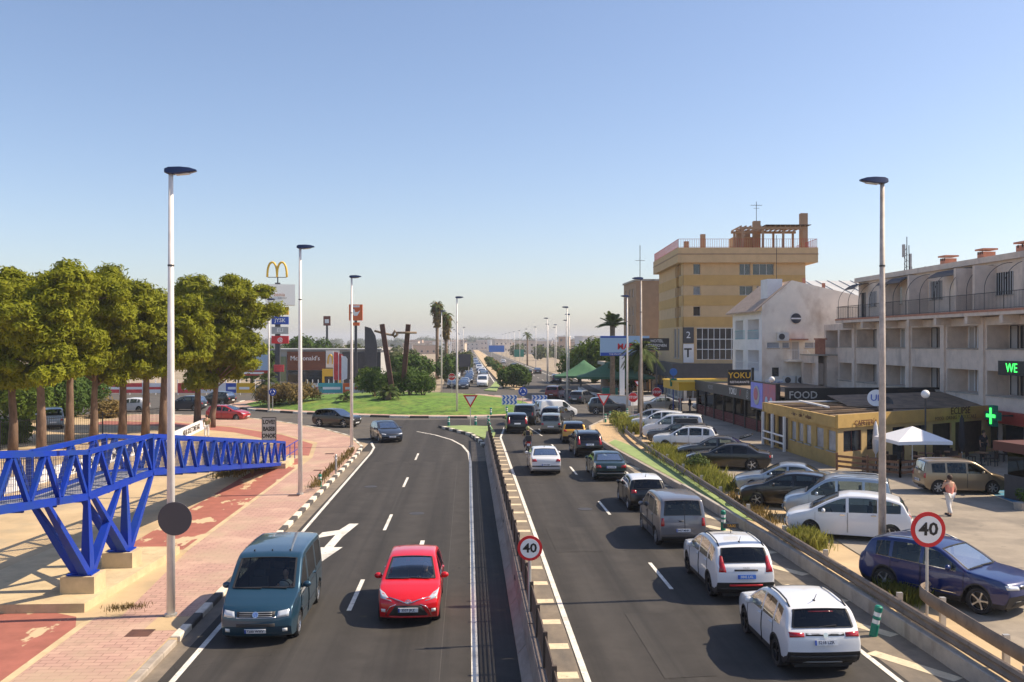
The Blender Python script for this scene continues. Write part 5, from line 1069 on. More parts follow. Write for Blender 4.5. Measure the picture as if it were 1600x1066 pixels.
facade(t,(5.8,.9,0),(1,0,0),37.2,12.55,[(o[0]-4.6,o[1],o[2]-4.6,o[3])+tuple(o[4:]) for o in wn],'plaster_grey',z0=9.2,frame='dark_steel')
for o in wn[:6]:
    q=MB()
    for k in range(9): u=1.2+o[0]+(o[2]-o[0])*k/8; q.bx(u-.012,u+.012,.84,.865,o[1],o[3])
    q.build('window_bars','sign_white',t)
MB().bx(5.6,43,.6,8,12.55,12.95).build('roof_parapet','plaster_grey',t); MB().bx(5.8,43,1.15,8,9.3,12.5).build('penthouse_core','plaster_grey',t)
for u in (13.6,18.2,25.0,27.4,33): MB().bx(u,u+.28,-.6,.9,9.25,12.3).build('party_wall','plaster_grey',t)
for k in range(17):
    u=5.9+2.15*k; q=MB(); y1=.85 if u>4.4 else 1.4
    q.tube([(u,-1.0,9.25),(u,-1.0,10.6)]+[(u,-1.0+(y1+1.0)*(1-math.cos(a)),10.6+1.75*math.sin(a)) for a in np.linspace(.12,math.pi/2,9)],.022,5); q.build('awning_hoop','dark_steel',t)
for u0,u1 in ((6.0,8.0),(12.4,16.6),(21.2,25.2)):
    q=MB(); aa=np.linspace(.75,math.pi/2,6); vs=[]
    for a in aa:
        for u in (u0,u1): vs.append((u,-1.0+1.85*(1-math.cos(a)),10.65+1.75*math.sin(a)))
    q.add(vs+[(x,y,z+.03) for x,y,z in vs],[(2*i,2*i+1,2*i+3,2*i+2) for i in range(5)]+[(12+2*i,12+2*i+1,12+2*i+3,12+2*i+2) for i in range(5)]); q.build('awning','awning_dark',t)
for u,s in ((17.5,.8),(22.8,.8),(27.9,1.5),(31.5,1.0),(34,.9)):
    c=MB().box((u,3,13.3),(s,.9,.75)).build('chimney','terracotta',t); MB().box((u,3,13.85),(s+.3,1.1,.12)).build('chimney_cap','terracotta',c)
    q=MB()
    for k in range(3): q.box((u-s/3+k*s/3,2.54,13.6),(.12,.04,.2))
    q.build('vent_slot','rubber',c)
g=MB().bx(30.4,36.6,-.6,-.2,5.1,6.0).build('lit_sign','black_panel',t); text('WE',.8,'green_led',g,(31.9,-.62,5.55),(math.pi/2,0,0),'sign_lettering',.01)
MB().bx(25.5,43,-.5,0.0,2.0,2.75).build('shop_fascia','brick_red',t)
for k in range(3): MB().bx(26+4*k,29.4+4*k,-.06,0.02,.1,1.9).build('shop_window','window_glass',t)
cr=MB(); cr.bx(31.2,32.5,-1.9,-1.6,2.35,2.85); cr.bx(31.6,32.1,-1.91,-1.59,1.95,3.25); cr.build('pharmacy_cross','green_post',t); 
q=MB(); q.bx(31.35,32.35,-1.93,-1.92,2.5,2.7); q.bx(31.75,31.95,-1.935,-1.925,2.1,3.1); q.build('cross_light','green_led',t)
MB().bx(31.8,31.9,-1.6,0,2.55,2.65).build('cross_bracket','dark_steel',t)
# lower side wing at its far end
t2=thing('side_wing','low grey annex at the far end of the apartment block','building',(32.6,89.2,.33),-math.pi/2)
facade(t2,(0,0,0),(1,0,0),4.4,5.9,[(.6,3.2,3.6,5.2,'gallery',.8)],'plaster_grey'); MB().bx(0,4.4,.85,6,0,5.9).build('rear_wall','plaster_grey',t2); MB().bx(-.15,4.5,-.1,6,5.9,6.05).build('roof_cap','concrete',t2)
q=MB(); 
for k in range(5): q.bx(3.05+.18*k,3.12+.18*k,.2,.9,6.05,7.4)
q.bx(2.9,4.0,.15,1.0,7.4,7.55); q.build('chimney','terracotta',t2)
# ---------------------------------------------------------------- white gabled house
t=thing('gabled_house','white rendered house with blind gable wall and round blue window','building',(28.9,89.8,.2),R(1))
gw=12.5
gop=[(.5,6.75,1.75,7.3,'pale'),(2.05,6.75,2.75,7.3,'pale'),(4.3,6.75,6.2,7.3,'pale'),(1.0,3.9,1.75,4.85,'dark'),(3.0,5.6,3.75,7.4,'shut')]
facade(t,(0,0,0),(1,0,0),gw,10.4,gop,'plaster_white',depth=.12,top=[(0,10.4),(gw,10.4),(gw,11.3),(3.0,13.4),(0,10.9)])
MB().disc((3.4,-.04,9.65),(0,-1,0),.50,.12,28).build('round_window','turq',t).data.materials[0]=M['slate']; MB().bx(2.9,3.9,-.13,-.09,9.57,9.71).build('round_window_bar','white_wall',t)
facade(t,(0,9.5,0),(0,-1,0),9.5,10.4,[(1.0,7.6,3.6,9.6,'gallery',1.2),(5.2,7.6,8.6,9.6,'gallery',1.2),(1.0,4.4,3.6,6.5,'gallery',1.2),(5.2,4.4,8.6,6.5,'gallery',1.2),(1.5,.6,3.2,2.8),(5.4,.6,8,2.8)],'white_wall')
q=MB(); q.add([(-.7,.12,10.4),(3.0,.12,13.38),(3.0,9.8,13.38),(-.7,9.8,10.4),(-.7,.12,10.25),(3.0,.12,13.2),(3.0,9.8,13.2),(-.7,9.8,10.25)],[(0,1,2,3),(4,5,6,7),(0,1,5,4),(1,2,6,5),(2,3,7,6),(3,0,4,7)]); q.add([(3.0,.12,13.38),(gw+.2,.12,11.2),(gw+.2,9.8,11.2),(3.0,9.8,13.38),(3.0,.12,13.2),(gw+.2,.12,11.0),(gw+.2,9.8,11.0),(3.0,9.8,13.2)],[(0,1,2,3),(4,5,6,7),(0,1,5,4),(1,2,6,5),(2,3,7,6)]); q.build('roof','roof_tile',t)
MB().bx(.9,2.4,1.0,3.0,11.2,13.6).build('roof_cabin','white_wall',t); q=MB().tube([(2.0,1.5,13.5),(2.0,1.5,18)],.03,5); q.build('mast','dark_steel',t)
for x in (4.6,6.6): MB().box((x,1,13.1 if x<5 else 12.6),(.25,.25,1.2)).build('vent_pipe','terracotta',t)
MB().bx(2.7,4.4,-.7,0,7.5,7.65).build('door_canopy','terracotta',t); MB().bx(2.2,4.2,-1.0,0,5.4,5.55).build('landing','plaster_white',t); railing(t,[(2.25,-.95,5.55),(4.2,-.95,5.55)],1.0,'sign_white',.16)
q=MB(); q.add([(4.2,-.95,5.55),(6.8,-.95,2.6),(6.8,-.05,2.6),(4.2,-.05,5.55),(4.2,-.95,.1),(6.8,-.95,.1),(6.8,-.05,.1),(4.2,-.05,.1)],[(0,1,2,3),(0,1,5,4),(1,2,6,5),(0,4,7,3)]); q.build('stair_block','plaster_white',t); railing(t,[(4.2,-.9,5.55),(6.8,-.9,2.6)],.95,'sign_white',.16)
for x,z in ((2.0,7.45),(2.6,3.2),(3.9,3.2),(3.9,2.2)):
    a=MB().box((x,-.28,z+.4),(1.1,.42,.8)).build('air_conditioner','ac_white',t); MB().disc((x-.18,-.50,z+.4),(0,-1,0),.30,.02,18).build('fan_grille','dark_panel',a)
for (x,z,w_,h_,m) in ((0.0,3.2,.05,2.6,'turq'),): MB().bx(-.12,-.02,1,8.8,.2,.75).build('shop_plinth',m,t)
b=MB().bx(.3,2.1,-.15,-.02,3.05,3.65).build('shop_sign','sign_white',t); text('FLORES ART',.30,'sign_blue',b,(1.2,-.17,3.35),(math.pi/2,0,0),'sign_lettering',.004)
for y0 in (1.0,5.3): 
    railing(t,[(-.05,9.5-y0-3.2,7.6),(-.05,9.5-y0,7.6)],.9,'turq',.3); railing(t,[(-.05,9.5-y0-3.2,4.4),(-.05,9.5-y0,4.4)],.9,'sign_white',.3)
# ---------------------------------------------------------------- banded tan apartment building
t=thing('hotel_building','tall tan apartment building with ochre bands and roof terrace','building',(27.6,117.5,.1),R(-3))
bands=[(9.4,10.65,'ochre'),(10.65,12.1,'tan'),(12.1,13.4,'ochre'),(13.4,14.7,'tan'),(14.7,16.0,'ochre'),(16.0,17.55,'tan')]
W_=15.6
for z0,z1,m in bands:
    op=[]
    if m=='tan':
        op=[(1.3,z0+.12,2.2,z1-.12,'pale' if z0>12 and z0<14 else 'dark'),(7.2,z0+.05,8.9 if z0<15 else 8.6,z1-.1,'win'),(9.4 if z0<15 else 8.9,z0+.05,11.6,z1-.1,'dark')]
        if z0<11: op=op[:2]
    facade(t,(0,-.0 if m=='tan' else -.06,0),(1,0,0),W_,z1,op,m,z0=z0,depth=.35,frame='sign_white')
    op2=[(14,z0+.1,15.0,z1-.1),(17.3,z0+.1,18.3,z1-.1)] if m=='tan' else []
    facade(t,(-.0 if m=='tan' else -.06,20,0),(0,-1,0),20.06,z1,[o for o in op2]+([(15.2,z0,17.1,z1,'gallery',1.6)]),m,z0=z0,depth=.3)
MB().bx(.4,W_,.4,20,0,17.5).build('core','tan',t)
MB().prism([(-.8,-.7),(W_+1.4,-.7),(W_+1.4,20.5),(-.8,20.5)],17.55,19.45).build('roof_parapet','tan',t); MB().prism([(-.84,-.74),(W_+1.44,-.74),(W_+1.44,20.5),(-.84,20.5)],18.55,18.7).build('parapet_groove','tan_dark',t)
railing(t,[(-.7,20,19.45),(-.7,-.6,19.45),(8.2,-.6,19.45)],1.1,'brick_red',.28,r=.03); railing(t,[(8.2,-.6,19.45),(W_+1.3,-.6,19.45),(W_+1.3,8,19.45)],1.1,'brick_red',.28,r=.03)
pg=MB(); 
for x in (7.6,10.2,12.8,15.4): pg.bx(x,x+.25,.4,.65,19.45,21.9); pg.bx(x,x+.25,5,5.25,19.45,21.9)
pg.bx(7.3,15.9,.2,.5,21.9,22.2); pg.bx(7.3,15.9,5,5.3,21.9,22.2)
for k in range(14): pg.bx(7.4+.63*k,7.5+.63*k,.1,5.5,22.2,22.36)
pg.build('pergola','tan_dark',t); MB().bx(7.9,11.5,6.5,9.0,19.45,21.6).build('terrace_room','tan',t)
q=MB(); q.bx(10.5,16.3,-.2,4.8,22.37,22.44); q.build('pergola_screen','pergola_dark',t)
for x,y,h,w_ in ((3.1,3,2.3,.6),(8.6,6,3.4,.8),(10.9,6,4.4,.9),(9.9,7,3.3,.7),(16.9,5,5.3,.9),(1.5,6,1.7,.6)): MB().box((x,y,19.45+h/2-.2),(w_,w_,h)).build('chimney','tan_dark',t)
q=MB(); q.tube([(10.9,6,23.3),(10.9,6,26.3)],.04,5); q.bar((10.2,6,25.8),(11.6,6,25.8),.04); q.bar((10.5,6,25.4),(11.3,6,25.4),.04)
for k in range(5): q.bar((10.2+.35*k,5.6,25.8),(10.2+.35*k,6.4,25.8),.03)
q.build('aerial','dark_steel',t)
# glazed lower floors
facade(t,(0,-.1,0),(1,0,0),W_,9.4,[(1.7,5.2,6.9,9.25,'none')],'tan',z0=4.7,depth=.25)
gl=MB().bx(1.7,6.9,.05,.08,5.2,9.25).build('shop_window','window_glass',t); q=MB()
for k in range(8): u=1.7+5.2*k/7; q.bx(u-.03,u+.03,-.03,.05,5.2,9.25)
for z in (5.2,6.5,7.8,9.2): q.bx(1.7,6.9,-.03,.05,z-.04,z+.04)
q.build('mullions','sign_white',gl)
facade(t,(-.1,20,0),(0,-1,0),20.1,9.4,[(13.5,5.3,15.5,9.2),(16.0,5.3,17.8,9.2)],'tan',z0=4.7)
for x in (7.2,8.3): MB().bx(x,x+.35,-.35,-.1,4.7,9.4).build('pilaster','plaster_white',t)
b=MB().bx(8.9,11.2,-.3,-.1,6.9,9.4).build('shop_sign','teal_sign',t); 
for k,(s_,z) in enumerate((('CIVIS',8.9),('CREA',8.2),('GA',7.5))): text(s_,.6,'turq',b,(9.1,-.32,z),(math.pi/2,0,0),'sign_lettering',.004,align='LEFT')
MB().bx(8.9,11.2,-.28,-.1,4.8,6.8).build('poster','white_wall',t)
b=MB().bx(-.02,1.3,-.28,-.1,7.3,9.3).build('shop_sign','dark_panel',t); text('2',1.2,'plate_white',b,(.6,-.3,8.3),(math.pi/2,0,0),'sign_lettering',.004)
b=MB().bx(-.02,1.3,-.27,-.1,4.8,7.2).build('poster','white_wall',t); text('T',1.6,'sign_black',b,(.55,-.29,6.0),(math.pi/2,0,0),'sign_lettering',.004,bold=.03)
MB().prism([(-1.6,-1.2),(W_+.5,-1.2),(W_+.5,3),(-1.6,20)],2.9,4.7).build('shop_canopy','dark_panel',t); MB().bx(-.2,W_,-.9,.4,2.6,2.9).build('canopy_edge','tan',t)
facade(t,(0,-.2,0),(1,0,0),W_,2.9,[(.4+2.8*k,.2,2.9+2.8*k,2.6,'dark') for k in range(6)],'plaster_white'); facade(t,(-.2,20,0),(0,-1,0),20,2.9,[(.4+2.8*k,.2,2.9+2.8*k,2.6,'dark') for k in range(7)],'plaster_white')
# brown tower and hotel sign
t=thing('brown_tower','slim brown apartment tower behind the tan building','building',(27.5,150,0))
facade(t,(0,0,0),(1,0,0),9,17.5,[],'tan_dark'); facade(t,(0,12,0),(0,-1,0),12,17.5,[(2+3.2*k,3+3*j,3+3.2*k,4.4+3*j) for k in range(3) for j in range(5)],'tan_dark'); MB().bx(.3,9,.3,12,0,17.5).build('core','tan_dark',t); MB().bx(-.2,9.2,-.2,12.2,17.5,17.8).build('roof_slab','concrete',t)
q=MB().tube([(1,2,17.8),(1,2,23.5)],.06,5); q.bar((.2,2,21),(1.8,2,21),.06); q.build('aerial','dark_steel',t)
v=V(1026,537,113); t=thing('hotel_sign','dark hotel name board on a post beside the tan building','sign',(v.x,v.y,0))
b=MB().bx(-1.75,1.5,-.15,.15,6.5,8.0).build('board','black_panel',t); text('HOTEL',.5,'sign_white',b,(.0,-.17,7.65),(math.pi/2,0,0),'sign_lettering',.004); text('TORREJOVEN',.5,'sign_white',b,(-.1,-.17,7.1),(math.pi/2,0,0),'sign_lettering',.004,sx=.85); text('* * *',.4,'sign_white',b,(0,-.17,6.65),(math.pi/2,0,0),'stars',.004); MB().bx(-.1,.1,-.05,.1,0,6.5).build('post','dark_steel',t)
# ochre hall with metal roof far right
v=V(1275,430,150); t=thing('industrial_hall','ochre hall with pale ribbed metal roof behind the apartment block','building',(v.x,v.y,0))
MB().bx(0,32,0,30,0,14.5).build('wall','ochre',t)
q=MB().add([(-1,-.5,14.5),(33,-.5,14.5),(33,14,18.4),(-1,14,18.4),(33,30,14.5),(-1,30,14.5)],[(0,1,2,3),(3,2,4,5),(0,3,5),(1,4,2)]).build('roof','metal_roof',t)
for k in range(17): MB().bar((-1+2.1*k,-.55,14.58),(-1+2.1*k,14,18.48),.12,.12).build('roof_rib','metal_roof',t)
v=V(1417,420,110); t=thing('telecom_mast','lattice telecom mast with antennas above the apartment roof','mast',(v.x,v.y,0))
q=MB()
for a in range(3): q.tube([(.35*math.cos(a*2.1),.35*math.sin(a*2.1),10),(.25*math.cos(a*2.1),.25*math.sin(a*2.1),19.0)],.05,5)
for k in range(12): q.bar((.35,0,10+.7*k),(-.2,.3,10.5+.7*k),.04); q.bar((-.2,.3,10.5+.7*k),(-.2,-.3,10.9+.7*k),.04)
q.tube([(0,0,10),(0,0,20)],.05,5); q.build('lattice','dark_steel',t)
for z,x in ((16.5,.4),(17.6,-.4),(15,.45)): MB().bx(x-.12,x+.12,-.15,.15,z,z+1.5).build('antenna_panel','mac_grey',t)
MB().tube([(2.2,0,12),(2.2,0,16.5)],.06,6).build('whip','dark_steel',t)
# ================================================================ cafe pavilion
t=thing('cafe_pavilion','yellow cafe pavilion with flat dark pergola roof and printed fascia','building',(21.0,51.7,.33))
UR=Vector((13.6,7.8,0)).normalized(); UL=Vector((0,-1,0)); Lr=15.6; Ll=12.6
A=Vector((0,Ll,0))
facade(t,A,UL,Ll,2.3,[(5.0,.9,5.9,2.1,'pale'),(6.3,.9,7.2,2.1,'pale'),(7.6,.9,8.5,2.1,'pale'),(9.3,.9,10.5,2.1,'pale'),(11.1,.9,12.3,2.1,'pale'),(.2,.1,1.9,2.2,'none'),(2.3,.1,4.4,2.2,'none')],'cafe_yellow',depth=.1,frame='cafe_yellow')
facade(t,(0,0,0),UR,Lr,2.3,[(.5,.9,2.1,2.1,'dark'),(2.6,.9,4.4,2.1,'dark'),(5.0,.1,6.2,2.1,'dark'),(6.6,.9,8.4,2.1,'dark'),(9,.1,11,2.1,'none'),(11.4,.1,14.5,2.1,'none')],'cafe_cream',depth=.12,frame='sign_brown')
MB().prism([(.15,.3),(.15,Ll-.2),(13,Ll),(13.2,8.0)],0,2.25).build('interior','pergola_dark',t)
def fascia(a,b,z0,z1,m,name='fascia',th=.16): 
    a=Vector(a);b=Vector(b); return MB().bar((a.x,a.y,(z0+z1)/2),(b.x,b.y,(z0+z1)/2),th,z1-z0).build(name,m,t)
fa=fascia((-.1,-.05),(-.1,Ll),2.3,2.95,'cafe_yellow'); E=UR*Lr
fb=fascia((-.1,-.1),(E.x,E.y-.1),2.3,3.05,'cafe_yellow',th=.18)
NR=UR.cross(Vector((0,0,1))); ar=math.atan2(UR.y,UR.x)
p=UR*11.7+NR*.12; text('ECLIPSE',.62,'sign_brown',fb,(p.x,p.y-.1,2.83),(math.pi/2,0,ar),'fascia_lettering',.004,bold=.008)
p=UR*2.3+NR*.12; text('CAFETERÍA',.42,'sign_brown',fb,(p.x,p.y-.1,2.52),(math.pi/2,0,ar),'fascia_lettering',.004,bold=.006)
p=UR*11.2+NR*.12; text('FOOD · DRINKS  * COCKTAILS',.32,'sign_brown',fb,(p.x,p.y-.1,2.43),(math.pi/2,0,ar),'fascia_lettering',.004)
text('~ bar ~   cafe  *  eclipse',.36,'sign_brown',fa,(-.2,Ll/2-1,2.62),(math.pi/2,0,-math.pi/2),'fascia_lettering',.004)
rf=MB().prism([(-.05,0),(-.05,Ll+.2),(13.2,Ll+.4),(13.3,7.9)],2.72,2.82).build('roof','cafe_roof',t)
for k in range(7):
    f=.08+k*.12; a=Vector((-.05,Ll*f,2.9)); b=Vector((5.5,Ll*f+3.2*(1-f),2.95)); MB().bar(a,b,.22,.12).build('pergola_beam','pergola_dark' if k%2 else 'cafe_roof',t)
for a,b in (((0,Ll-.5,3.0),(6,Ll-.2,3.05)),((2.2,Ll*.55,3.0),(2.4,Ll,3.05))): MB().bar(a,b,.18,.1).build('roof_frame','sign_white',t)
q=MB().add([(4,7.2,2.85),(13.3,8.0,2.9),(13.3,14,3.6),(4.5,13,3.4)],[(0,1,2,3)]).build('roof_sheet','cafe_roof',t)
d=MB().disc((5.2,6.6,3.6),(-.4,-.8,.3),.55,.06,24).build('roof_disc_sign','sign_white',t); text('Ub',.6,'sign_blue',d,(5.17,6.54,3.6),(math.pi/2-.3,0,-.45),'sign_lettering',.01)
MB().bx(-.15,13.3,Ll+.3,Ll+.45,0,2.9).build('end_wall','cafe_cream',t)
for y in (Ll-.1,Ll-2.1,Ll-4.5): MB().bx(-.35,-.2,y-.07,y+.07,0,2.3).build('white_post','sign_white',t)
for z in (.5,1.0): MB().bx(-.33,-.24,Ll-4.5,Ll-.1,z-.05,z+.05).build('white_rail','sign_white',t)
sd_=thing('satellite_dish','dark satellite dish on the cafe roof','satellite dish',(28.0,61.0,3.3)); MB().lathe([(0,0),(.3,.04),(.55,.16)],n=20).build('dish','dark_panel',sd_).rotation_euler=(R(70),0,R(-30)); MB().tube([(0,0,-.8),(0,0,.1)],.03,6).build('mast','galv',sd_)
# globe lamps
for (px,py,Z,lb) in ((1446,612,53,'white globe lamp on a pole above the cafe fascia'),(1206,589,76,'white globe lamp rising behind the black restaurant sign')):
    v=V(px,py,Z); g=thing('globe_lamp',lb,'lamp',(v.x,v.y,.33)); h=v.z-.33; MB().tube([(0,0,0),(0,0,h-.2)],.05,8).build('pole','dark_steel',g); MB().blob((0,0,h),.24,16,10).build('globe','sign_white',g,True)
# terrace fence, tables, chairs, parasols
tf=thing('terrace_fence','low brown wooden fence around the cafe terrace','fence',(21.0,51.7,.33))
def wood_fence(pts):
    P=[Vector(p) for p in pts]
    for a,b in zip(P,P[1:]):
        n=max(1,round((b-a).length/1.5))
        for k in range(n+1): p=a.lerp(b,k/n); MB().box((p.x,p.y,.5),(.1,.1,1.0)).build('post','wood',tf)
        for z in (.25,.52,.8): MB().bar((a.x,a.y,z),(b.x,b.y,z),.04,.13).build('rail','wood',tf)
wood_fence([(-.3,-.6,0),(1.9,-3.6,0),(6.5,-1.2,0)])
def chair_proto():
    c=thing('terrace_chair','','chair'); MB().bx(-.22,.22,-.22,.22,.42,.46).build('seat','pergola_dark',c); MB().bx(-.22,.22,.19,.23,.46,.88).build('backrest','pergola_dark',c)
    for x in (-.19,.19):
        for y in (-.19,.19): MB().bx(x-.02,x+.02,y-.02,y+.02,0,.42).build('leg','dark_steel',c)
    return c
def table_proto():
    c=thing('terrace_table','','table'); MB().cyl((0,0,.71),.40,.04,18).build('table_top','wood',c); MB().cyl((0,0,.03),.035,.68,8).build('leg','dark_steel',c); MB().cyl((0,0,0),.24,.03,14).build('base','dark_steel',c); return c
spots=[(22.6,50.3),(23.9,51.6),(25.4,51.2),(26.6,52.6),(28.4,53.2),(30.0,52.8),(31.6,54.2)]
tl=['leftmost terrace table by the wooden fence','second terrace table from the left behind the fence','third terrace table from the left under the parasol','fourth terrace table near the cafe wall','fifth terrace table behind the beige car','sixth terrace table right of the beige car','rightmost terrace table near the grey wall']
tp=table_proto(); cp=chair_proto(); first=True
for i,(x,y) in enumerate(spots):
    o=tp if i==0 else copytree(tp); o.location=(x,y,.335); tag(o,tl[i],'table','terrace tables')
    for j,a in enumerate((.4+i,.4+i+math.pi)):
        c=cp if first else copytree(cp); first=False; c.location=(x+.62*math.cos(a),y+.62*math.sin(a),.335); c.rotation_euler.z=a-math.pi/2
        tag(c,('dark chair on one side of the ' if j==0 else 'dark chair on the other side of the ')+tl[i].split(' terrace')[0]+' terrace table','chair','terrace chairs')
def parasol(label,x,y,open_=True,m='canvas_white',h=2.6,w=1.7):
    p=thing('parasol',label,'parasol',(x,y,.335)); MB().tube([(0,0,0),(0,0,h)],.03,8).build('pole','sign_white',p); MB().box((0,0,.05),(.6,.6,.1)).build('base','concrete',p)
    if open_:
        vs=[(0,0,h+.05)]; n=24
        for k in range(n):
            a=2*math.pi*k/n; s_=1/max(abs(math.cos(a)),abs(math.sin(a))); vs.append((w*s_*math.cos(a)*.98,w*s_*math.sin(a)*.98,h-.62-.05*(s_-1)))
        for k in range(n): vs.append((vs[k+1][0],vs[k+1][1],vs[k+1][2]-.18))
        MB().add(vs,[(0,k+1,(k+1)%n+1) for k in range(n)]+[(k+1,(k+1)%n+1,(k+1)%n+1+n,k+1+n) for k in range(n)]).build('canopy',m,p); q=MB()
        for sx in (1,-1):
            for sy in (1,-1): q.bar((0,0,h-.05),(w*.96*sx,w*.96*sy,h-.68),.03); q.bar((0,0,h-.9),(w*.5*sx,w*.5*sy,h-.4),.02)
        q.build('ribs','sign_white',p)
    else: MB().lathe([(.05,.7),(.16,.9),(.20,1.4),(.12,h-.3),(.03,h)],n=10).build('canopy',m,p,True)
v=G(1443,742,.33); parasol('open white parasol in front of the cafe',24.2,49.4,True,'canvas_white',2.55,1.5)
parasol('closed white parasol left of the open one',23.6,52.6,False); parasol('closed dark parasol right of the open one',29.2,53.5,False,'canvas_dark',2.9)
# ================================================================ black restaurant row
t=thing('restaurant_pavilion','black restaurant pavilion with screen sign and red slatted base','building',(23.3,67,.33))
Lb=26; mat('red_slat',(.16,.03,.03),.7,.2,3)
for k in range(9):
    y=Lb*k/8; MB().bx(-.1,.1,y-.1,y+.1,0,2.4).build('post','black_panel',t)
for k in range(8):
    y0=Lb*k/8+.1; y1=Lb*(k+1)/8-.1; MB().bx(.02,.06,y0,y1,.95,2.4).build('window','glass_dark',t)
    q=MB()
    for j in range(7): q.bx(-.03,.02,y0,y1,.05+.125*j,.14+.125*j)
    q.build('slat_base','red_slat',t)['kind']='stuff'
MB().bx(1.2,9,.1,Lb,0,2.3).build('interior','pergola_dark',t)
MB().bx(-.2,9,-.1,Lb+.2,2.4,2.5).build('ceiling','black_panel',t); MB().bx(-.1,9,0,Lb,3.1,3.2).build('roof','cafe_roof',t)
f=MB().bx(-.25,-.1,6.6,Lb+.2,2.4,3.35).build('fascia','dark_panel',t); text('YOKU',.8,'sign_white',f,(-.27,12.6,2.9),(math.pi/2,0,-math.pi/2),'fascia_lettering',.004,bold=.01); text('/',.7,'sign_red',f,(-.27,10.4,2.9),(math.pi/2,0,-math.pi/2-.0),'fascia_mark',.004,bold=.02); text('@',.8,'mac_grey',f,(-.27,8.4,2.9),(math.pi/2,0,-math.pi/2),'fascia_mark',.004); text('VOOU',.6,'mac_grey',f,(-.27,20,2.9),(math.pi/2,0,-math.pi/2),'fascia_lettering',.004)
s1=MB().bx(-.55,-.3,3.6,6.5,2.0,4.0).build('screen','led_blue',t); s2=MB().bx(-.55,-.3,.6,3.5,2.0,4.0).build('screen','led_red',t); MB().bx(-.53,-.22,.45,6.65,1.88,4.1).build('screen_frame','black_panel',t)
MB().disc((-.57,5.0,3.0),(-1,0,0),.75,.04,24).build('screen_picture','mac_grey',s1); MB().disc((-.60,5.1,3.1),(-1,0,0),.48,.03,20).build('screen_detail','led_red',s1); MB().blob((-.57,1.5,2.6),(.03,.35,.45),10,8).build('screen_picture','bill_blue',s2); MB().blob((-.57,2.6,2.6),(.03,.35,.45),10,8).build('screen_picture','bill_blue',s2); MB().bx(-.45,-.35,3.4,3.55,0,1.9).build('screen_post','dark_steel',t)
f=MB().bx(-.1,13.5,-.35,-.15,2.75,3.85).build('fascia','black_panel',t); text('FOOD',.75,'mac_grey',f,(1.2,-.37,3.3),(math.pi/2,0,0),'fascia_lettering',.004,bold=.01)
q=MB(); q.bar((5.2,-.4,3.1),(6.4,-.4,3.45),.04,.05); q.bar((6.3,-.4,3.4),(6.9,-.4,3.55),.04,.16); q.build('cutlery_mark','mac_grey',f); MB().bx(4.0,4.3,-.4,-.36,3.1,3.3).build('fascia_mark','mac_grey',f)
b=thing('bench','red wooden bench outside the black restaurant','bench',(22.4,66.2,.335),R(-70)); MB().bx(-.8,.8,-.2,.2,.42,.48).build('seat','terracotta',b); MB().bx(-.8,.8,.2,.25,.5,.9).build('backrest','terracotta',b)
for x in (-.65,.65): MB().bx(x-.04,x+.04,-.2,.22,0,.42).build('leg','dark_steel',b)
sgn=thing('restaurant_sign','black board with gold lettering above the restaurant row','sign',(*V(1155,586,85)[:2],.33)); z=V(1155,586,85).z-.33
b=MB().bx(-1.05,1.05,-.12,.12,z-.72,z+.72).build('board','black_panel',sgn); text('YOKU',.75,'arch_yellow',b,(0,-.13,z+.18),(math.pi/2,0,0),'sign_lettering',.004,bold=.01); text('RESTAURANTE',.27,'sign_white',b,(0,-.13,z-.42),(math.pi/2,0,0),'sign_lettering',.004,bold=.006)
MB().bx(1.15,1.35,-.1,.1,0,z+.9).build('post','black_panel',sgn); MB().bx(-.1,.1,-.1,.1,0,z-.7).build('post','black_panel',sgn)
aw=thing('awning_kiosk','yellow awning box on posts at the far end of the restaurant row','awning',(22.6,94.5,.1)); MB().bx(-1.2,3.2,-1.5,6,2.5,3.3).build('fascia','yellow_sign',aw); MB().bx(-1.3,4.5,-1.6,6.2,3.3,3.42).build('roof','arch_yellow',aw)

for x in (-1,3):
    for y in (-1.3,5.8): MB().bx(x-.06,x+.06,y-.06,y+.06,0,2.5).build('post','galv',aw)
# right-hand kiosk with sign and planter
t=thing('kiosk','grey restaurant kiosk at the right picture edge','kiosk',(25.2,38.6,.335),R(10))
MB().bx(0,4,.1,3,0,1.1).build('base_wall','dark_panel',t); MB().bx(.1,3.9,.15,2.9,1.1,2.2).build('glazing','glass_dark',t); f=MB().bx(-.35,4.3,-.25,3.3,2.2,2.62).build('fascia','sign_brown',t); text('Restaurante',.42,'sign_white',f,(1.0,-.27,2.42),(math.pi/2,0,0),'fascia_lettering',.004)
for x in (0,1.4,2.8): MB().bx(x-.08,x+.08,-.05,.09,0,2.2).build('post','sign_white',t)
MB().bx(-.1,4.1,-.35,.1,-.0,.1).build('plinth','sign_white',t)
t=thing('planter','concrete trough planter with a leafy shrub beside the kiosk','planter',(24.0,38.7,.335),R(20)); MB().box((0,0,.16),(1.1,.4,.32),0,1.06).build('trough','concrete',t); cloud('plant',ball(.55,1.0,201,10),500,.06,'shrub_leaf',t,201)
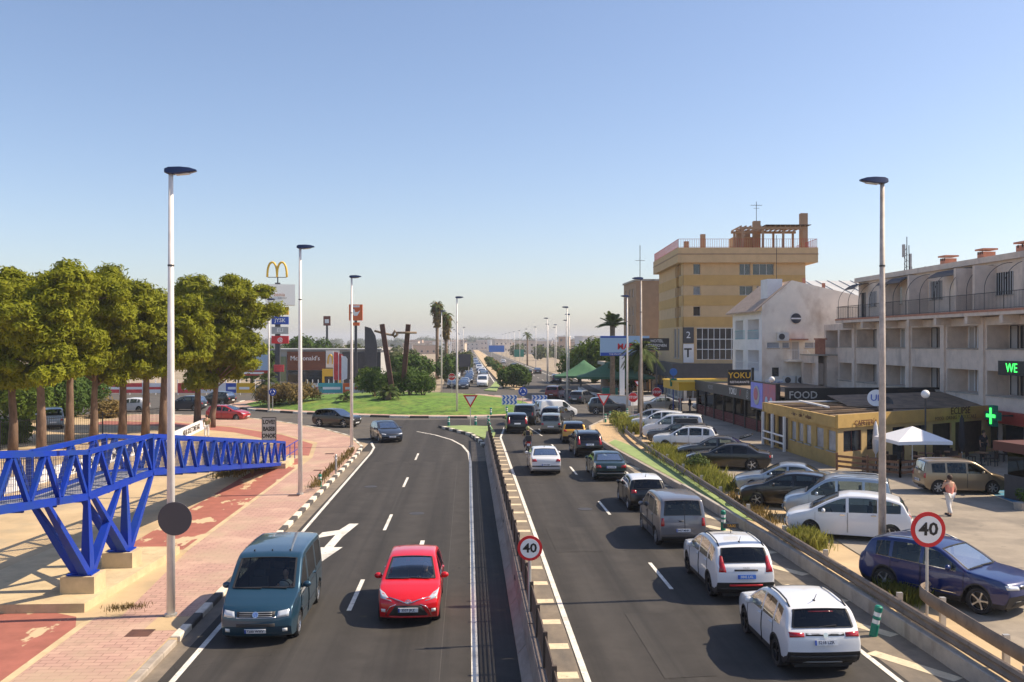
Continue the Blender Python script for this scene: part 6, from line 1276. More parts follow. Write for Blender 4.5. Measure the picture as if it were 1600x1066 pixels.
# ================================================================ traffic signs
def post(t,h,r=.03,m='galv'): MB().cyl((0,0,0),r,h,8).build('post',m,t)
def round_sign(label,x,y,z0,zc,d,kind,n=(0,-1,0),poles=True,name='speed_sign'):
    t=thing(name,label,'road sign',(x,y,z0)); zc-=z0; a=Vector(n)
    if poles: post(t,zc+d*.3,.04)
    p=Vector((0,-.06,zc))
    if kind=='40':
        f=MB().disc(p,n,d/2,.03,32).build('face','sign_red',t); MB().disc(p+a*.02,n,d*.385,.012,32).build('disc','sign_white',f); text('40',d*.50,'sign_black',f,p+a*.032,(math.pi/2,0,0),'numerals',.003,bold=.012*d,sx=1.12)
    if kind=='back': MB().disc(p,n,d/2,.03,32).build('face','sign_back',t); MB().tube([p+Vector((-.1,.02,.1)),p+Vector((.1,.02,.1))],.02,6).build('bracket','galv',t)
    if kind=='ring':
        f=MB().disc(p,n,d/2,.03,28).build('face','sign_blue',t); q=MB()
        for k in range(3): q.tube([p+a*.03+Vector((.27*d*math.cos(b),0,.27*d*math.sin(b))) for b in np.linspace(k*2.1,k*2.1+1.4,7)],[.05*d]*6+[.01],5)
        q.build('arrows','sign_white',f)
    return t
round_sign('forty speed limit sign on the median fence',1.55,23.0,.8,2.4,.62,'40')
round_sign('large forty speed limit sign on a post at the guard rail',12.0,23.7,.33,2.62,.92,'40')
round_sign('dark back of a round sign mounted on the nearest left lamp post',-7.86,25.45,.11,2.75,.90,'back',poles=False,name='round_sign')
x,y,zz=IS(817,98); round_sign('round blue roundabout sign between the two chevron boards',x,y,.2,V(817,608,98).z,.95,'ring',name='roundabout_sign')
x,y,zz=IS(426,100); round_sign('round blue roundabout sign left beside the brown hedge',x,y,.2,V(426,608,100).z,.8,'ring',name='roundabout_sign')
for px,lb in ((796,'left blue and white chevron board on the island'),(843,'right blue and white chevron board on the island')):
    Z=97; v=V(px,621,Z); t=thing('chevron_board',lb,'road sign',(v.x,v.y,.2)); zc=v.z-.2; MB().bx(-.80,.80,-.03,.03,zc-.5,zc+.5).build('panel','sign_white',t)
    for x in (-.45,.45): MB().cyl((x,.05,0),.035,zc+.3,6).build('post','galv',t)
    q=MB()
    for r_ in (0,1):
        for k in range(4):
            u=-.78+.40*k; z0=zc-.47+.49*r_; q.plate([(u,z0),(u+.2,z0),(u+.38,z0+.23),(u+.2,z0+.46),(u,z0+.46),(u+.18,z0+.23)],(0,-.034,0),(1,0,0),(0,-1,0),.006)
    q.build('chevrons','chev_blue',t)
def tri_sign(label,px,py,pyb,w_px):
    x,y=G(px,pyb,.1); Z=F*7.4/(pyb-531); w=w_px/F*Z; v=V(px,py,Z); t=thing('give_way_sign',label,'road sign',(x,y,.1)); zc=v.z-.1; post(t,zc-.1,.035)
    tri=lambda s:[(-w/2*s,zc+w*.29*s),(0,zc-w*.58*s),(w/2*s,zc+w*.29*s)]
    f=MB().plate(tri(1),(0,-.05,0),(1,0,0),(0,-1,0),.02).build('face','sign_red',t); MB().plate(tri(.66),(0,-.075,0),(1,0,0),(0,-1,0),.006).build('inner','sign_white',f)
tri_sign('give-way triangle sign on the green splitter island',735,620,662,23); tri_sign('give-way triangle sign at the tip of the gravel patch',943,618,660,22); tri_sign('small give-way sign by the far side street',996,594,624,10)
def stop_sign(label,px,py,pyb,w_px):
    x,y=G(px,pyb,.2); Z=F*7.3/(pyb-531); w=w_px/F*Z; v=V(px,py,Z); t=thing('stop_sign',label,'road sign',(x,y,.2)); zc=v.z-.2; post(t,zc,.035)
    o=lambda s:[(w/2*s/math.cos(math.pi/8)*math.cos(math.pi/8+k*math.pi/4),zc+w/2*s/math.cos(math.pi/8)*math.sin(math.pi/8+k*math.pi/4)) for k in range(8)]
    f=MB().plate(o(1),(0,-.04,0),(1,0,0),(0,-1,0),.02).build('border','sign_white',t); g=MB().plate(o(.93),(0,-.063,0),(1,0,0),(0,-1,0),.004).build('face','sign_red',f); text('STOP',w*.36,'sign_white',f,(0,-.072,zc),(math.pi/2,0,0),'lettering',.002,bold=.01)
stop_sign('stop sign left of the pair beside the parked white cars',989,617,648,15); stop_sign('stop sign right of the pair, in front of the silver saloon',1026,609,640,15); stop_sign('red stop sign at the mouth of the far road left of the lamp',706,585,612,11)
# graffiti board, left
x,y=G(427,690,.11); t=thing('notice_board','framed notice board covered in black graffiti','notice board',(x-.3,y,.11)); w=1.1
MB().bx(-.52,.52,-.05,.05,.25,1.95).build('frame','dark_steel',t); b=MB().bx(-.46,.46,-.075,-.05,.32,1.88).build('panel','mac_grey',t)
for s_,z in (('LOVE?',1.6),('BASE8',1.1),('ONOK',.6)): text(s_,.42,'sign_black',b,(0,-.08,z),(math.pi/2,0,0),'graffiti',.003,bold=.02,sx=.75)
for x_ in (-.45,.45): MB().bx(x_-.03,x_+.03,-.03,.03,0,.3).build('leg','dark_steel',t)
for (px,py,lb,h) in ((525,738,'short grey bollard post at the left pavement edge',1.1),):
    x,y=G(px,py,.11); t=thing('bollard',lb,'bollard',(x,y,.11)); MB().lathe([(.06,0),(.06,h),(.03,h+.04),(0,h+.04)],n=10).build('shaft','galv',t); MB().cyl((0,0,h*.8),.064,.1,10).build('band','sign_white',t)
# iron fence and graffiti wall left
t=thing('iron_fence','dark iron bar fence running behind the pines','fence',(0,0,.11))
P0=[G(0,700,.11),G(160,683,.11),G(262,668,.11)]
for a,b in zip(P0,P0[1:]):
    L_=(Vector(b)-Vector(a)).length; n=max(1,int(L_/2.4)); A=Vector((*a,0));B=Vector((*b,0))
    for k in range(n):
        p=A.lerp(B,k/n); r_=A.lerp(B,(k+1)/n); MB().bar((p.x,p.y,0),(p.x,p.y,2.1),.08).build('post','dark_steel',t); q=MB(); q.bar((p.x,p.y,.2),(r_.x,r_.y,.2),.04); q.bar((p.x,p.y,1.9),(r_.x,r_.y,1.9),.04)
        for j in range(1,16): u=p.lerp(r_,j/16); q.bar((u.x,u.y,.1),(u.x,u.y,2.0),.02)
        q.build('panel','dark_steel',t)
t=thing('low_wall','low white wall with dark graffiti scribbles beside the path','wall',(0,0,.11)); a,b=Vector((*G(268,690,.11),0)),Vector((*G(322,664,.11),0)); MB().bar((a.x,a.y,.4),(b.x,b.y,.4),.2,.8).build('wall','white_wall',t); u=(b-a).normalized(); nn=u.cross(Vector((0,0,1)))
p=a.lerp(b,.5)+nn*.11; text('NKAR SOUE TOME BAKS',.6,'sign_black',t,(p.x,p.y,.4),(math.pi/2,0,math.atan2(u.y,u.x)),'graffiti',.003,bold=.02)
a2=Vector((*G(-20,776,.11),0)); MB().bar((a2.x,a2.y,.35),(a.x,a.y,.35),.2,.7).build('wall','white_wall',t); u2=(a-a2).normalized(); p=a2.lerp(a,.5)+u2.cross(Vector((0,0,1)))*.11; text('SERO ONK  BASE TRAS MOE KUNA',.6,'sign_black',t,(p.x,p.y,.36),(math.pi/2,0,math.atan2(u2.y,u2.x)),'graffiti',.003,bold=.02)
# ================================================================ left background: restaurant, pole sign, hoardings
Z0=150
def W(px,py,Z=Z0): return V(px,py,Z)
v=W(418,604); t=thing('fast_food_restaurant','low fast-food restaurant with brown slatted front and yellow emblem','building',(v.x,v.y,0))
s=Z0/F; h=6.2
MB().bx(0,18,0,14,0,h).build('wall','mac_grey',t); MB().bx(-.1,3,-.12,0,1.2,h-1).build('tiled_wall','green_tile',t); MB().bx(3.2,9.3,-.35,0,3.0,h-.2).build('slat_front','mac_brown',t); MB().bx(3.2,9.3,-.3,0,.3,2.9).build('glazing','window_glass',t)
b=MB().bx(3.4,8.8,-.5,-.36,4.3,5.5).build('sign_panel','mac_brown',t); text("McDonald's",1.0,'sign_white',b,(6.1,-.52,4.9),(math.pi/2,0,0),'sign_lettering',.01,bold=.012)
def arches(parent,x,y,z,w,h_,r=.12,m='arch_yellow'):
    q=MB()
    for c in (-w/4,w/4): q.tube([(x+c+w/4*math.cos(a),y,z+h_*math.sin(a)**.75) for a in np.linspace(math.pi*.999,.001,17)],r,6)
    return q.build('emblem',m,parent,True)
w2=MB().bx(9.4,11.6,-.3,0,3.4,h).build('emblem_panel','sign_white',t); arches(w2,10.5,-.45,4.0,1.5,1.5,.12); MB().bx(8.9,11.8,-1.0,0,1.0,3.2).build('yellow_porch','arch_yellow',t); MB().bx(9.3,11.4,-1.04,-1.0,.2,2.0).build('door','window_glass',t)
MB().bx(12,18.2,-.2,0,.3,h-.3).build('dark_facade','dark_panel',t); MB().bx(-.3,18.4,-.4,14,h,h+.25).build('roof_edge','mac_grey',t)
v=W(520,604,158); t=thing('retail_shed','long pale retail shed behind the sculpture','building',(v.x-3.5,v.y,0)); MB().bx(-2,10.8,0,12,0,5.6).build('wall','mac_grey',t)
for x in (2.2,4.4,6.4): g_=MB().bx(x,x+1.5,-.06,0,2.6,4.2).build('window','dark_panel' if x!=4.4 else 'green_post',t); MB().bx(x+.7,x+.8,-.09,-.06,2.6,4.2).build('frame','sign_white',g_)
MB().disc((9.6,-.08,3.4),(0,-1,0),.9,.1,24).build('round_sign','brick_red',t); MB().disc((9.6,-.15,3.4),(0,-1,0),.6,.06,24).build('round_sign_centre','sign_white',t)
# pole sign
Zp=140; v=W(434,600,Zp); t=thing('pole_sign','tall advertising pole with yellow emblem on top and stacked sign boxes','sign',(v.x,v.y,0)); k=Zp/F
zz=lambda py: EYE+(531-py)*k
MB().bx(-.35,.35,-.3,.3,0,zz(438)).build('pole','dark_panel',t); MB().bx(-.08,.08,-.08,.08,zz(440),zz(430)).build('stem','dark_steel',t); arches(t,-.1,0,zz(429.5),2.9,(429.5-406)*k,.17); MB().bx(-1.5,1.3,-.06,.06,zz(430),zz(429)).build('emblem_base','dark_steel',t)
b=MB().box((.3,.3,(zz(441)+zz(473))/2),(4.3,2.6,(473-441)*k),R(12)).build('sign_box','sign_white',t); text('zenia',.8,'terracotta',b,(.45,-1.06,zz(457)),(math.pi/2,0,R(12)),'sign_lettering',.01); text('center',.5,'hub_grey',b,(.9,-.98,zz(462)),(math.pi/2,0,R(12)),'sign_lettering',.01)
for a,c,m,tx,tm in ((476,488,'yellow_sign','',''),(491,503,'sign_blue','JYSK','sign_white'),(507,518,'mac_grey','ELI','sign_white'),(521,533,'sign_red','@','sign_white')):
    b=MB().box((.35,.1,(zz(a)+zz(c))/2),(2.5,1.2,(c-a)*k),R(8)).build('sign_box',m,t)
    if tx: text(tx,.8,tm,b,(.45,-.56,(zz(a)+zz(c))/2),(math.pi/2,0,R(8)),'sign_lettering',.01,bold=.01)
b=MB().bx(-.5,1.0,-.5,-.35,zz(577),zz(566)).build('sign_box','banner_red',t)
# orange rooster pole sign, purple pole sign
for (px,y0,y1,w,yb,Z,m,lb) in ((556,472,497,21,600,145,'orange_sign','orange pole sign with a white bird emblem'),(511,490,505,11,600,190,'tail_dark','small purple sign on a tall post')):
    v=W(px,yb,Z); kk=Z/F; zq=lambda py: EYE+(531-py)*kk; t=thing('pole_sign',lb,'sign',(v.x,v.y,0)); b=MB().bx(-w/2*kk,w/2*kk,-.2,.2,zq(y1),zq(y0)).build('panel',m,t); MB().bx(-.2,.2,-.15,.15,0,zq(y1)).build('post','dark_panel',t)
    if m=='orange_sign':
        zc=(zq(y0)+zq(y1))/2; q=MB(); q.plate([(-.55,zc-.1),(-.25,zc-.5),(.25,zc-.5),(.45,zc-.15),(.7,zc+.35),(.35,zc+.1),(-.05,zc+.05),(-.2,zc+.5),(-.42,zc+.6),(-.62,zc+.35),(-.5,zc+.2)],(0,-.22,0),(1,0,0),(0,-1,0),.02); q.build('bird_emblem','sign_white',b); MB().bx(-.6,.6,-.25,-.2,zq(y0)-.45,zq(y0)-.15).build('name_strip','white_wall',b); MB().bx(-.6,.6,-.2,.2,zq(505),zq(500)).build('lower_panel','orange_sign',t)
    else: MB().bx(-.4,.4,-.23,-.2,zq(501),zq(495)).build('emblem','sign_white',b)
# banners, hoardings, fences
for i,px in enumerate((521,529,534)):
    v=W(px,588,138); t=thing('flag_banner',['left','middle','right'][i]+' tall red and white feather flag by the fast-food lot','flag',(v.x,v.y,0),0,'red feather flags'); MB().cyl((0,0,0),.05,6.2-.3*i,6).build('pole','sign_white',t); hh=6.1-.3*i
    MB().plate([(.05,1.8),(.8 if i else 1.3,2.1),(.85 if i else 1.35,hh-.5),(.6,hh-.1),(.05,hh)],(0,0,0),(1,0,0),(0,-1,0),.02).build('cloth','banner_red' if i<2 else 'white_wall',t)
v=W(578,520,150); t=thing('sail_sign','dark quarter-round sail shaped sign behind the leaning beams','sign',(v.x,v.y,0)); q=MB(); z1=EYE+(531-506)*150/F; z0=EYE+(531-536)*150/F; q.plate([(-.8,0),(.9,0),(1.2,z0),(.9,z0+1.6),(.2,z1-.3),(-.8,z1)],(0,0,0),(1,0,0),(0,-1,0),.3); q.build('panel','dark_panel',t)
v=W(393,570,142); t=thing('hoarding','large advertising hoarding with red strip behind the rightmost pine','billboard',(v.x,v.y,0)); MB().bx(-3,2.6,-.1,.1,2.4,5.6).build('panel','bill_blue',t); MB().bx(-3,2.6,-.13,-.1,2.4,3.2).build('strip','brick_red',t); MB().bx(-2.4,1.9,-.15,-.13,2.65,2.95).build('printed_strip','sign_white',t); MB().bx(-2,-.6,-.13,-.1,3.4,5.2).build('picture','white_wall',t)
for x in (-2,1.6): MB().bx(x-.1,x+.1,-.05,.05,0,2.4).build('post','dark_steel',t)
cols=['sign_blue','yellow_sign','white_wall','brick_red','turq','white_wall','orange_sign','turq','white_wall']
for i,(px,w_,m) in enumerate(((364,2.0,'sign_blue'),(384,2.6,'yellow_sign'),(330,4,'white_wall'),(300,4,'banner_red'),(215,5,'banner_red'),(245,4,'white_wall'),(180,4,'banner_red'),(522,4.5,'turq'),(505,3,'white_wall'),(497,3,'turq'),(548,2.2,'orange_sign'),(570,4.2,'white_wall'))):
    v=W(px,600,132); t=thing('advert_board',f'{ {"sign_blue":"blue","yellow_sign":"yellow","white_wall":"white","banner_red":"pink-red","turq":"turquoise","orange_sign":"orange"}[m]} low advert board on the lot fence, '+['third from the pine side','beside the palm','behind the rightmost pine','behind the sixth pine','behind the fourth pine','behind the fifth pine','farthest left','painted with letters','between turquoise boards','left of the turquoise pair','below the bird sign','left of the sculpture'][i],'board',(v.x,v.y,0),0,'advert boards on the lot fence')
    MB().bx(-w_/2,w_/2,-.05,.05,.3,1.7).build('panel',m,t)
    for x in (-w_/2,w_/2): MB().bx(x-.05,x+.05,-.03,.08,0,2.2).build('post','sign_white',t)
    MB().bx(-w_*.35,w_*.2,-.07,-.05,.8,1.15).build('printed_strip','sign_white' if m!='white_wall' else 'banner_red',t)
t=thing('lot_fence','white post and rail fence along the fast-food car park','fence'); a=Vector((*W(560,600,133)[:2],0)); b=Vector((*W(645,598,133)[:2],0))
for k in range(12): p=a.lerp(b,k/11); MB().bx(p.x-.05,p.x+.05,p.y-.05,p.y+.05,0,2.0).build('post','sign_white',t)
for z in (.5,1.2,1.9): MB().bar((a.x,a.y,z),(b.x,b.y,z),.05,.06).build('rail','sign_white',t)
# ================================================================ right of the far road
v=V(972,536,116); t=thing('billboard','blue and white billboard on a single post beside the tall palm','billboard',(v.x,v.y,0)); kk=116/F
b=MB().bx(-2.75,3.4,-.2,.2,EYE+(531-552)*kk,EYE+(531-521)*kk).build('panel','bill_blue',t); MB().bx(-2.75,3.4,-.23,-.2,EYE+(531-552)*kk,EYE+(531-547)*kk).build('lower_strip','sign_blue',t); text('MAR',1.0,'sign_red',b,(.4,-.22,EYE+(531-538)*kk),(math.pi/2,0,0),'sign_lettering',.01,bold=.03); text('THE PROPERTY SPECIALISTS',.30,'sign_white',b,(.2,-.25,EYE+(531-549.6)*kk),(math.pi/2,0,0),'sign_lettering',.01); MB().bx(-2.75,.6,-.24,-.2,EYE+(531-524)*kk,EYE+(531-521.5)*kk).build('upper_strip','sign_blue',t)
MB().bx(-.3,.3,-.2,.2,0,EYE+(531-552)*kk).build('post','sign_white',t)
def tent(label,px,pyb,Z,w,dp,he,hr):
    v=V(px,pyb,Z); t=thing('canopy_tent',label,'tent',(v.x,v.y,0),R(-8),'green canopy tents')
    for x in (-w/2,w/2):
        for y in (0,dp): MB().cyl((x,y,0),.08,he,6).build('post','dark_panel',t)
    n=10; vs=[];fs=[]
    for i in range(n+1):
        for j in range(n+1):
            u=i/n*2-1; q=j/n*2-1; m=max(abs(u),abs(q)); vs.append((u*w*.55,dp/2+q*dp*.55,he+(hr-he)*(1-m)**1.5))
    for i in range(n):
        for j in range(n): fs.append((i*(n+1)+j,i*(n+1)+j+1,(i+1)*(n+1)+j+1,(i+1)*(n+1)+j))
    MB().add(vs,fs).build('canopy','canvas_green',t,True); q=MB(); e=.55
    for a,b in (((-w*e,dp*(.5-e)),(w*e,dp*(.5-e))),((w*e,dp*(.5-e)),(w*e,dp*(.5+e))),((-w*e,dp*(.5-e)),(-w*e,dp*(.5+e)))): q.bar((*a,he-.15),(*b,he-.15),.03,.3)
    q.build('valance','canvas_green',t)
tent('large green canopy tent right of the far road',962,614,131,10,8,2.6,5.4); tent('smaller green canopy tent left of the large one',912,609,140,8,7,2.4,4.8)
t=thing('boundary_wall','long white curved wall beside the side street','wall'); pts=[G(905,612),G(918,622),G(945,628),G(985,630),G(1040,628)]
for a,b in zip(pts,pts[1:]): MB().bar((*a,.55),(*b,.55),.3,1.1).build('wall_section','white_wall',t); MB().bar((*a,1.14),(*b,1.14),.36,.08).build('coping','concrete',t)
v=V(1003,600,141); t=thing('low_building','low tan shop with columns behind the broad palm','building',(v.x-5,v.y,0)); MB().bx(0,12,.5,9,0,4.0).build('wall','tan_dark',t); MB().bx(-.5,12.5,-.6,9,4.0,4.5).build('roof_slab','concrete',t)
for k in range(7): MB().bx(.3+1.9*k,.6+1.9*k,-.3,0,0,4.0).build('column','tan',t)
for k in range(6): MB().bx(.75+1.9*k,1.95+1.9*k,.42,.5,.3,3.2).build('window','window_pale',t)
for i,(px,py) in enumerate(((953,618),(1035,612))):
    x,y=G(px,py); t=thing('container_bin',['dark green waste container by the white wall','blue waste container beside the hotel entrance'][i],'bin',(x,y,.05)); MB().box((0,0,.75),(1.9,1.1,1.2),0,1.08).build('body','green_post' if i==0 else 'sign_blue',t); MB().box((0,0,1.4),(2.05,1.2,.12),0,.9).build('lid','dark_panel',t)
x,y=G(1008,632,.1); t=thing('flag_banner','blue feather flag at the corner of the car park','flag',(24.6,92.5,.3)); MB().cyl((0,0,0),.04,3.2,6).build('pole','dark_steel',t); MB().plate([(.04,.5),(.8,1.2),(1.0,2.8),(.6,3.1),(.04,2.2)],(0,0,0),(1,0,0),(0,-1,0),.02).build('cloth','chev_blue',t)
x,y=G(1052,640,.2); t=thing('sign_post','tall blue post carrying round and green small signs','sign',(x,y,.2)); MB().cyl((0,0,0),.06,4.4,8).build('post','sign_blue',t); MB().disc((0,-.08,4.2),(0,-1,0),.4,.05,20).build('round_sign','chev_blue',t); MB().bx(-.35,.35,-.1,-.05,2.7,3.5).build('green_sign','green_post',t)
# ================================================================ far lamps, town, hills
li=0
for (px,top,lb) in ((690,483,'left far street lamp beside the shaggy palms'),(724,508,'far lamp near the left edge of the distant road'),(886,477,'tall lamp right of the far road, nearest pair'),(889,488,'lamp just behind the nearest right pair'),(855,494,'far right lamp third back'),(869,504,'far right lamp fourth back'),(867,508,'far right lamp fifth back')):
    Z=(11.95-EYE)*F/(531-top); x,y=cw((px-800)/F*Z,Z); street_lamp(x,y,0,math.pi if px>780 else 0,lb,'w')
for i in range(9):
    y=190+i*42; street_lamp(20.3,y,0,math.pi,'small distant lamp in the row right of the far road, number %s from the roundabout'%['one','two','three','four','five','six','seven','eight','nine'][i],'w'); street_lamp(-4.8,y+15,0,0,'small distant lamp in the row left of the far road, number %s from the roundabout'%['one','two','three','four','five','six','seven','eight','nine'][i],'w')
x,y=G(724,587); t=thing('road_sign_panel','dark back of a large road sign panel at the far road edge','road sign',(x,y,0)); MB().bx(-1.5,1.5,-.06,.06,2.4,5.0).build('panel','sign_back',t)
for x_ in (-1.1,1.1): MB().cyl((x_,.1,0),.08,4.8,8).build('post','galv',t)
for (px,py,Z,w,h,m,lb) in ((776,541,420,7,3.0,'chev_blue','blue gantry sign far down the road'),(811,548,380,4,3,'green_post','green board far down the right verge')):
    v=V(px,py,Z); t=thing('road_sign_panel',lb,'road sign',(v.x,v.y,0)); MB().bx(-w/2,w/2,-.1,.1,v.z-h/2,v.z+h/2).build('panel',m,t)
    for x_ in (-w/3,w/3): MB().cyl((x_,.15,0),.1,v.z,6).build('post','galv',t)
mat('town_a',(.55,.45,.36),.9); mat('town_b',(.60,.52,.45),.9); mat('town_c',(.50,.36,.27),.9); mat('town_white',(.68,.67,.66),.9); mat('hill',(.22,.20,.15),.95,.3,.003)
rng=random.Random(5); wm={}
def town(x,y,w,d,h,m,lb,group='houses of the distant town',name='town_house',nf=None):
    t=thing(name,lb,'house',(x,y,0),rng.uniform(-.3,.3),group); MB().bx(-w/2,w/2,-d/2,d/2,-.5,h).build('wall',m,t); MB().bx(-w/2-.3,w/2+.3,-d/2-.3,d/2+.3,h,h+.5).build('roof',rng.choice(['roof_tile','town_white','concrete']),t)
    q=MB(); n=max(2,int(w/3.5)); f=max(1,int(h/3.2))
    for i in range(n):
        for j in range(f): u=-w/2+(i+.5)*w/n; q.bx(u-.55,u+.55,-d/2-.04,-d/2+.02,j*h/f+1,j*h/f+2.3)
    q.build('windows','window_glass',t)['kind']='stuff'; return t
k=0
for row,(Y,n) in enumerate(((620,16),(760,18),(950,20),(1200,22))):
    for i in range(n):
        px=640+ (i+rng.random()*.8)*(1010-640)/n; Z=Y*rng.uniform(.95,1.08); x,y=cw((px-800)/F*Z,Z)
        if -4<x-.0<24 and Y<900: continue
        k+=1; tm_=rng.choice(['town_a','town_b','town_c','town_white','town_b']); town(x,y,rng.uniform(9,22),10,rng.uniform(4.5,8.5)+row*.9,tm_,'%s house, %s from the left in the %s row of the distant town'%({'town_a':'sand coloured','town_b':'cream','town_c':'pinkish','town_white':'white'}[tm_],['first','second','third','fourth','fifth','sixth','seventh','eighth','ninth','tenth','eleventh','twelfth','thirteenth','fourteenth','fifteenth','sixteenth','seventeenth','eighteenth','nineteenth','twentieth','twenty-first','twenty-second'][i],['nearest','second','third','farthest'][row]))
v=V(920,540,560); t=town(v.x,v.y,13,14,10.8,'town_white','pale multi-storey block with window rows in the distance','larger distant blocks','town_block'); v=V(882,540,520); town(v.x,v.y,6,6,10.5,'town_c','slim pinkish tower block in the distance','larger distant blocks','town_block'); v=V(895,545,600); town(v.x,v.y,14,10,7,'town_a','ochre block right of the slim tower','larger distant blocks','town_block')
q=MB(); n=60; vs=[];fs=[]
for j,(Y,hh) in enumerate(((2400,0),(2900,16),(3600,24),(4500,0))):
    for i in range(n+1):
        x=-3000+6000*i/n; vs.append((x,Y,-3+hh*(.75+.3*math.sin(i*.37+j)+.2*math.sin(i*.9+1)) if hh else -3))
for j in range(3):
    for i in range(n): fs.append((j*(n+1)+i,j*(n+1)+i+1,(j+1)*(n+1)+i+1,(j+1)*(n+1)+i))
struct(q.add(vs,fs).build('hills','hill',None,True))
# ================================================================ people and motorcycle
S2=bpy.data.scenes.new('skin_workshop')
def skin_mesh(name,joints,edges,m,sub=2,root=0):
    me=bpy.data.meshes.new(name); me.from_pydata([j[0] for j in joints],edges,[]); o=bpy.data.objects.new(name,me); S2.collection.objects.link(o)
    md=o.modifiers.new('s','SKIN'); md.use_smooth_shade=True
    for i,j in enumerate(joints): v=me.skin_vertices[0].data[i]; r=j[1]; v.radius=(r,r) if np.isscalar(r) else r; v.use_root=(i==root)
    sb=o.modifiers.new('u','SUBSURF'); sb.levels=sub; sb.render_levels=sub
    S2.view_layers[0].update(); dg=S2.view_layers[0].depsgraph; out=bpy.data.meshes.new_from_object(o.evaluated_get(dg)); bpy.data.objects.remove(o); out.materials.clear(); out.materials.append(M[m]); out.polygons.foreach_set('use_smooth',[True]*len(out.polygons)); return out
def person(label,loc,rz,J,top,legs,hair='hair',sleeve=True,shoes='dark_cloth',group='people on foot',long=True):
    """J: joint dict (local: +y forward, +z up)"""
    t=thing('person',label,'person',loc,rz,group); g=lambda k:J[k]
    names=['pel','wai','che','nec','hea','top','ls','le','lw','lh','rs','re','rw','rh','lhp','lk','la','lt','rhp','rk','ra','rt']
    rad=dict(pel=.125,wai=.115,che=.135,nec=.055,hea=.095,top=.085,ls=.06,le=.042,lw=.030,lh=.036,rs=.06,re=.042,rw=.03,rh=.036,lhp=.09,lk=.058,la=.04,lt=.035,rhp=.09,rk=.058,ra=.04,rt=.035)
    ix={n:i for i,n in enumerate(names)}; E_=[('pel','wai'),('wai','che'),('che','nec'),('nec','hea'),('hea','top'),('che','ls'),('ls','le'),('le','lw'),('lw','lh'),('che','rs'),('rs','re'),('re','rw'),('rw','rh'),('pel','lhp'),('lhp','lk'),('lk','la'),('la','lt'),('pel','rhp'),('rhp','rk'),('rk','ra'),('ra','rt')]
    ob('body',skin_mesh('body',[(J[n],rad[n]) for n in names],[(ix[a],ix[b]) for a,b in E_],'skin'),t)
    def cloth(nm,keys,ed,m,ex): 
        jx={k:i for i,k in enumerate(keys)}; ob(nm,skin_mesh(nm,[(J[k],rad[k]+ex) for k in keys],[(jx[a],jx[b]) for a,b in ed],m),t)
    cloth('top_garment',['wai','pel','che','ls','le','rs','re'] if sleeve else ['wai','pel','che','ls','rs'],[('wai','pel'),('wai','che'),('che','ls'),('che','rs')]+([('ls','le'),('rs','re')] if sleeve else []),top,.022)
    cloth('trousers',['pel','lhp','lk','la','rhp','rk','ra'] if long else ['pel','lhp','lk','rhp','rk'],[('pel','lhp'),('lhp','lk'),('pel','rhp'),('rhp','rk')]+([('lk','la'),('rk','ra')] if long else []),legs,.026)
    hd=Vector(J['hea']); MB().blob(hd+Vector((0,-.03,.045)),(.108,.115,.12),12,8).build('hair',hair,t,True)
    q=MB(); q.blob(hd+Vector((0,.105,.0)),(.018,.025,.03),8,6); q.build('nose','skin',t,True)
    for k in 'lr':
        a=Vector(J[k+'t']); MB().blob(a+Vector((0,.02,-.005)),(.05,.13,.045),10,6).build('shoe',shoes,t,True); h=Vector(J[k+'h']); w_=Vector(J[k+'w']); d=(h-w_).normalized(); q=MB(); sd=Vector((1,0,0))
        for i in range(4): q.tube([h+sd*(.02*i-.03),h+sd*(.02*i-.03)+d*.05,h+sd*(.02*i-.03)+d*.085+Vector((0,.012,0))],[.011,.010,.008],6)
        q.tube([w_+d*.03+Vector((0,.02,0)),w_+d*.07+Vector((0,.055,0))],[.012,.009],6); q.build('fingers','skin',t,True)
    return t
def walk(h=1.68,st=.28,arm=.22,bend=None):
    s=h/1.7; J=dict(pel=(0,0,.93),wai=(0,.0,1.08),che=(0,0,1.30),nec=(0,.01,1.47),hea=(0,.025,1.58),top=(0,.02,1.66),ls=(.19,0,1.39),le=(.24,-arm*.5,1.12),lw=(.23,-arm*.3,.89),lh=(.23,-arm*.2,.82),rs=(-.19,0,1.39),re=(-.24,arm*.4,1.13),rw=(-.22,arm*1.2,.93),rh=(-.22,arm*1.4,.86),lhp=(.095,0,.88),lk=(.10,st*.55,.49),la=(.10,st*.75,.09),lt=(.10,st*.75+.1,.04),rhp=(-.095,0,.88),rk=(-.10,-st*.2,.48),ra=(-.10,-st*.95,.12),rt=(-.10,-st*.95+.09,.045))
    if bend: J.update(bend)
    return {k:tuple(c*s for c in v) for k,v in J.items()}
person('woman in a salmon top and white trousers walking across the car park',(19.9,37.4,.335),R(15),walk(1.66,.2,.15,dict(re=(-.27,.14,1.16),rw=(-.12,.22,1.32),rh=(-.08,.2,1.40))),'pink_cloth','white_cloth',sleeve=False)
x,y=G(323,680,.11); person('man in an olive shirt on the path by the graffiti wall',(x,y,.11),R(10),walk(1.76,.1,.1),'olive_cloth','white_cloth')
person('waiter in dark clothes by the grey wall right of the cafe',(31.6,55.4,.335),R(200),walk(1.75,.08,.1),'dark_cloth','dark_cloth')
x,y=G(1063,640,.2); person('pedestrian in red under the yellow awning',(x,y,.2),R(120),walk(1.7,.15,.2),'red_cloth','denim')
x,y=G(1078,640,.2); person('pedestrian in dark clothes beside the yellow awning posts',(x,y,.2),R(60),walk(1.62,.1,.1),'dark_cloth','denim')
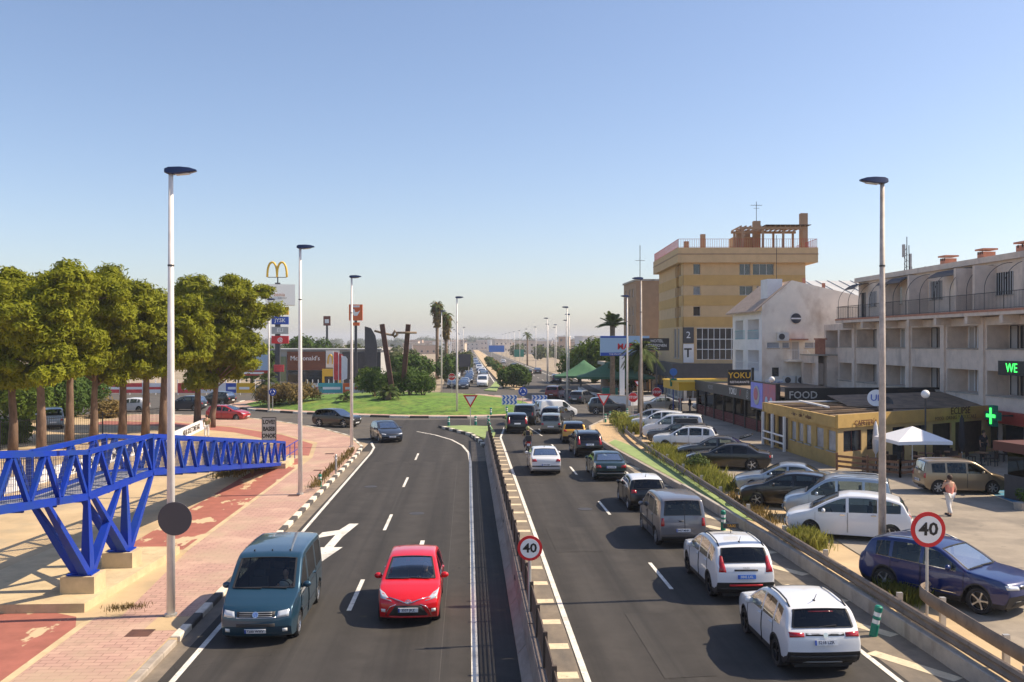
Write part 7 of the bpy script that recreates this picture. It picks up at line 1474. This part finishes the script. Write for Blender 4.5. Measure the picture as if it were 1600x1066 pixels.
# motorcycle and rider
mx,my=4.15,63.6
t=thing('motorcycle','dark red scooter in the left lane, seen from behind','motorcycle',(mx,my,0))
tm,rm,dm=wheel_meshes('alloy')
for y in (-.62,.68):
    o=ob('wheel',tm,t,(0,y,.29)); o.rotation_euler.z=math.pi/2; o.scale=(.29,.13,.29); ob('rim',rm,o)
MB().tube([(0,-.6,.62),(0,-.2,.60),(0,.1,.45),(0,.35,.5),(0,.5,.85)],[.15,.2,.17,.16,.12],12).build('body','dark_red',t,True); MB().tube([(0,-.75,.82),(0,-.4,.86),(0,.1,.80)],[.10,.15,.12],10).build('seat','rubber',t,True)
q=MB(); q.tube([(0,.68,.29),(0,.5,.95)],.04,8); q.tube([(-.36,.42,1.05),(0,.5,1.0),(.36,.42,1.05)],.02,6); q.build('fork','dark_steel',t); MB().box((0,-.78,.72),(.22,.06,.1)).build('tail_light','tail_red',t); MB().box((0,-.84,.55),(.2,.015,.15)).build('number_plate','plate_white',t); MB().box((0,-.72,1.0),(.42,.36,.32),0,.85).build('top_case','trim',t)
for s_ in (1,-1): MB().tube([(.36*s_,.4,1.05),(.42*s_,.38,1.28)],.012,5).build('mirror_stem','dark_steel',t); MB().blob((.43*s_,.38,1.32),(.07,.02,.05),8,6).build('mirror','dark_steel',t,True)
MB().plate([(-.25,0),(.25,0),(.18,.45),(-.18,.45)],(0,.58,1.0),(1,0,0),(0,-1,0),.015).build('windscreen','glass_dark',t)
RJ=dict(pel=(0,-.15,.92),wai=(0,-.12,1.08),che=(0,-.05,1.30),nec=(0,.0,1.46),hea=(0,.03,1.57),top=(0,.03,1.65),ls=(.2,-.02,1.38),le=(.30,.16,1.17),lw=(.33,.36,1.08),lh=(.34,.43,1.06),rs=(-.2,-.02,1.38),re=(-.30,.16,1.17),rw=(-.33,.36,1.08),rh=(-.34,.43,1.06),lhp=(.12,-.12,.90),lk=(.24,.26,.72),la=(.20,.16,.34),lt=(.20,.26,.30),rhp=(-.12,-.12,.90),rk=(-.24,.26,.72),ra=(-.20,.16,.34),rt=(-.20,.26,.30))
p=person('rider in dark jacket and yellowish helmet on the red scooter',(mx,my,0),0,RJ,'olive_cloth','denim',group='riders'); MB().blob((0,.03,1.60),(.135,.15,.15),14,10).build('helmet','helmet',p,True); MB().box((0,-.19,1.25),(.30,.16,.40),0,.8).build('backpack','dark_cloth',p)
bpy.data.scenes.remove(S2)
# ================================================================ haze
h=MB().bx(-3100,3100,-400,4800,-4.5,48).mesh('haze'); hm=bpy.data.materials.new('haze_air'); hm.use_nodes=True; hn=hm.node_tree.nodes; hn.remove(hn['Principled BSDF']); pv=hn.new('ShaderNodeVolumePrincipled'); pv.inputs['Color'].default_value=(.84,.89,1.0,1); pv.inputs['Density'].default_value=.00025; hm.node_tree.links.new(pv.outputs[0],hn['Material Output'].inputs['Volume']); h.materials.append(hm); struct(ob('haze',h),'stuff')
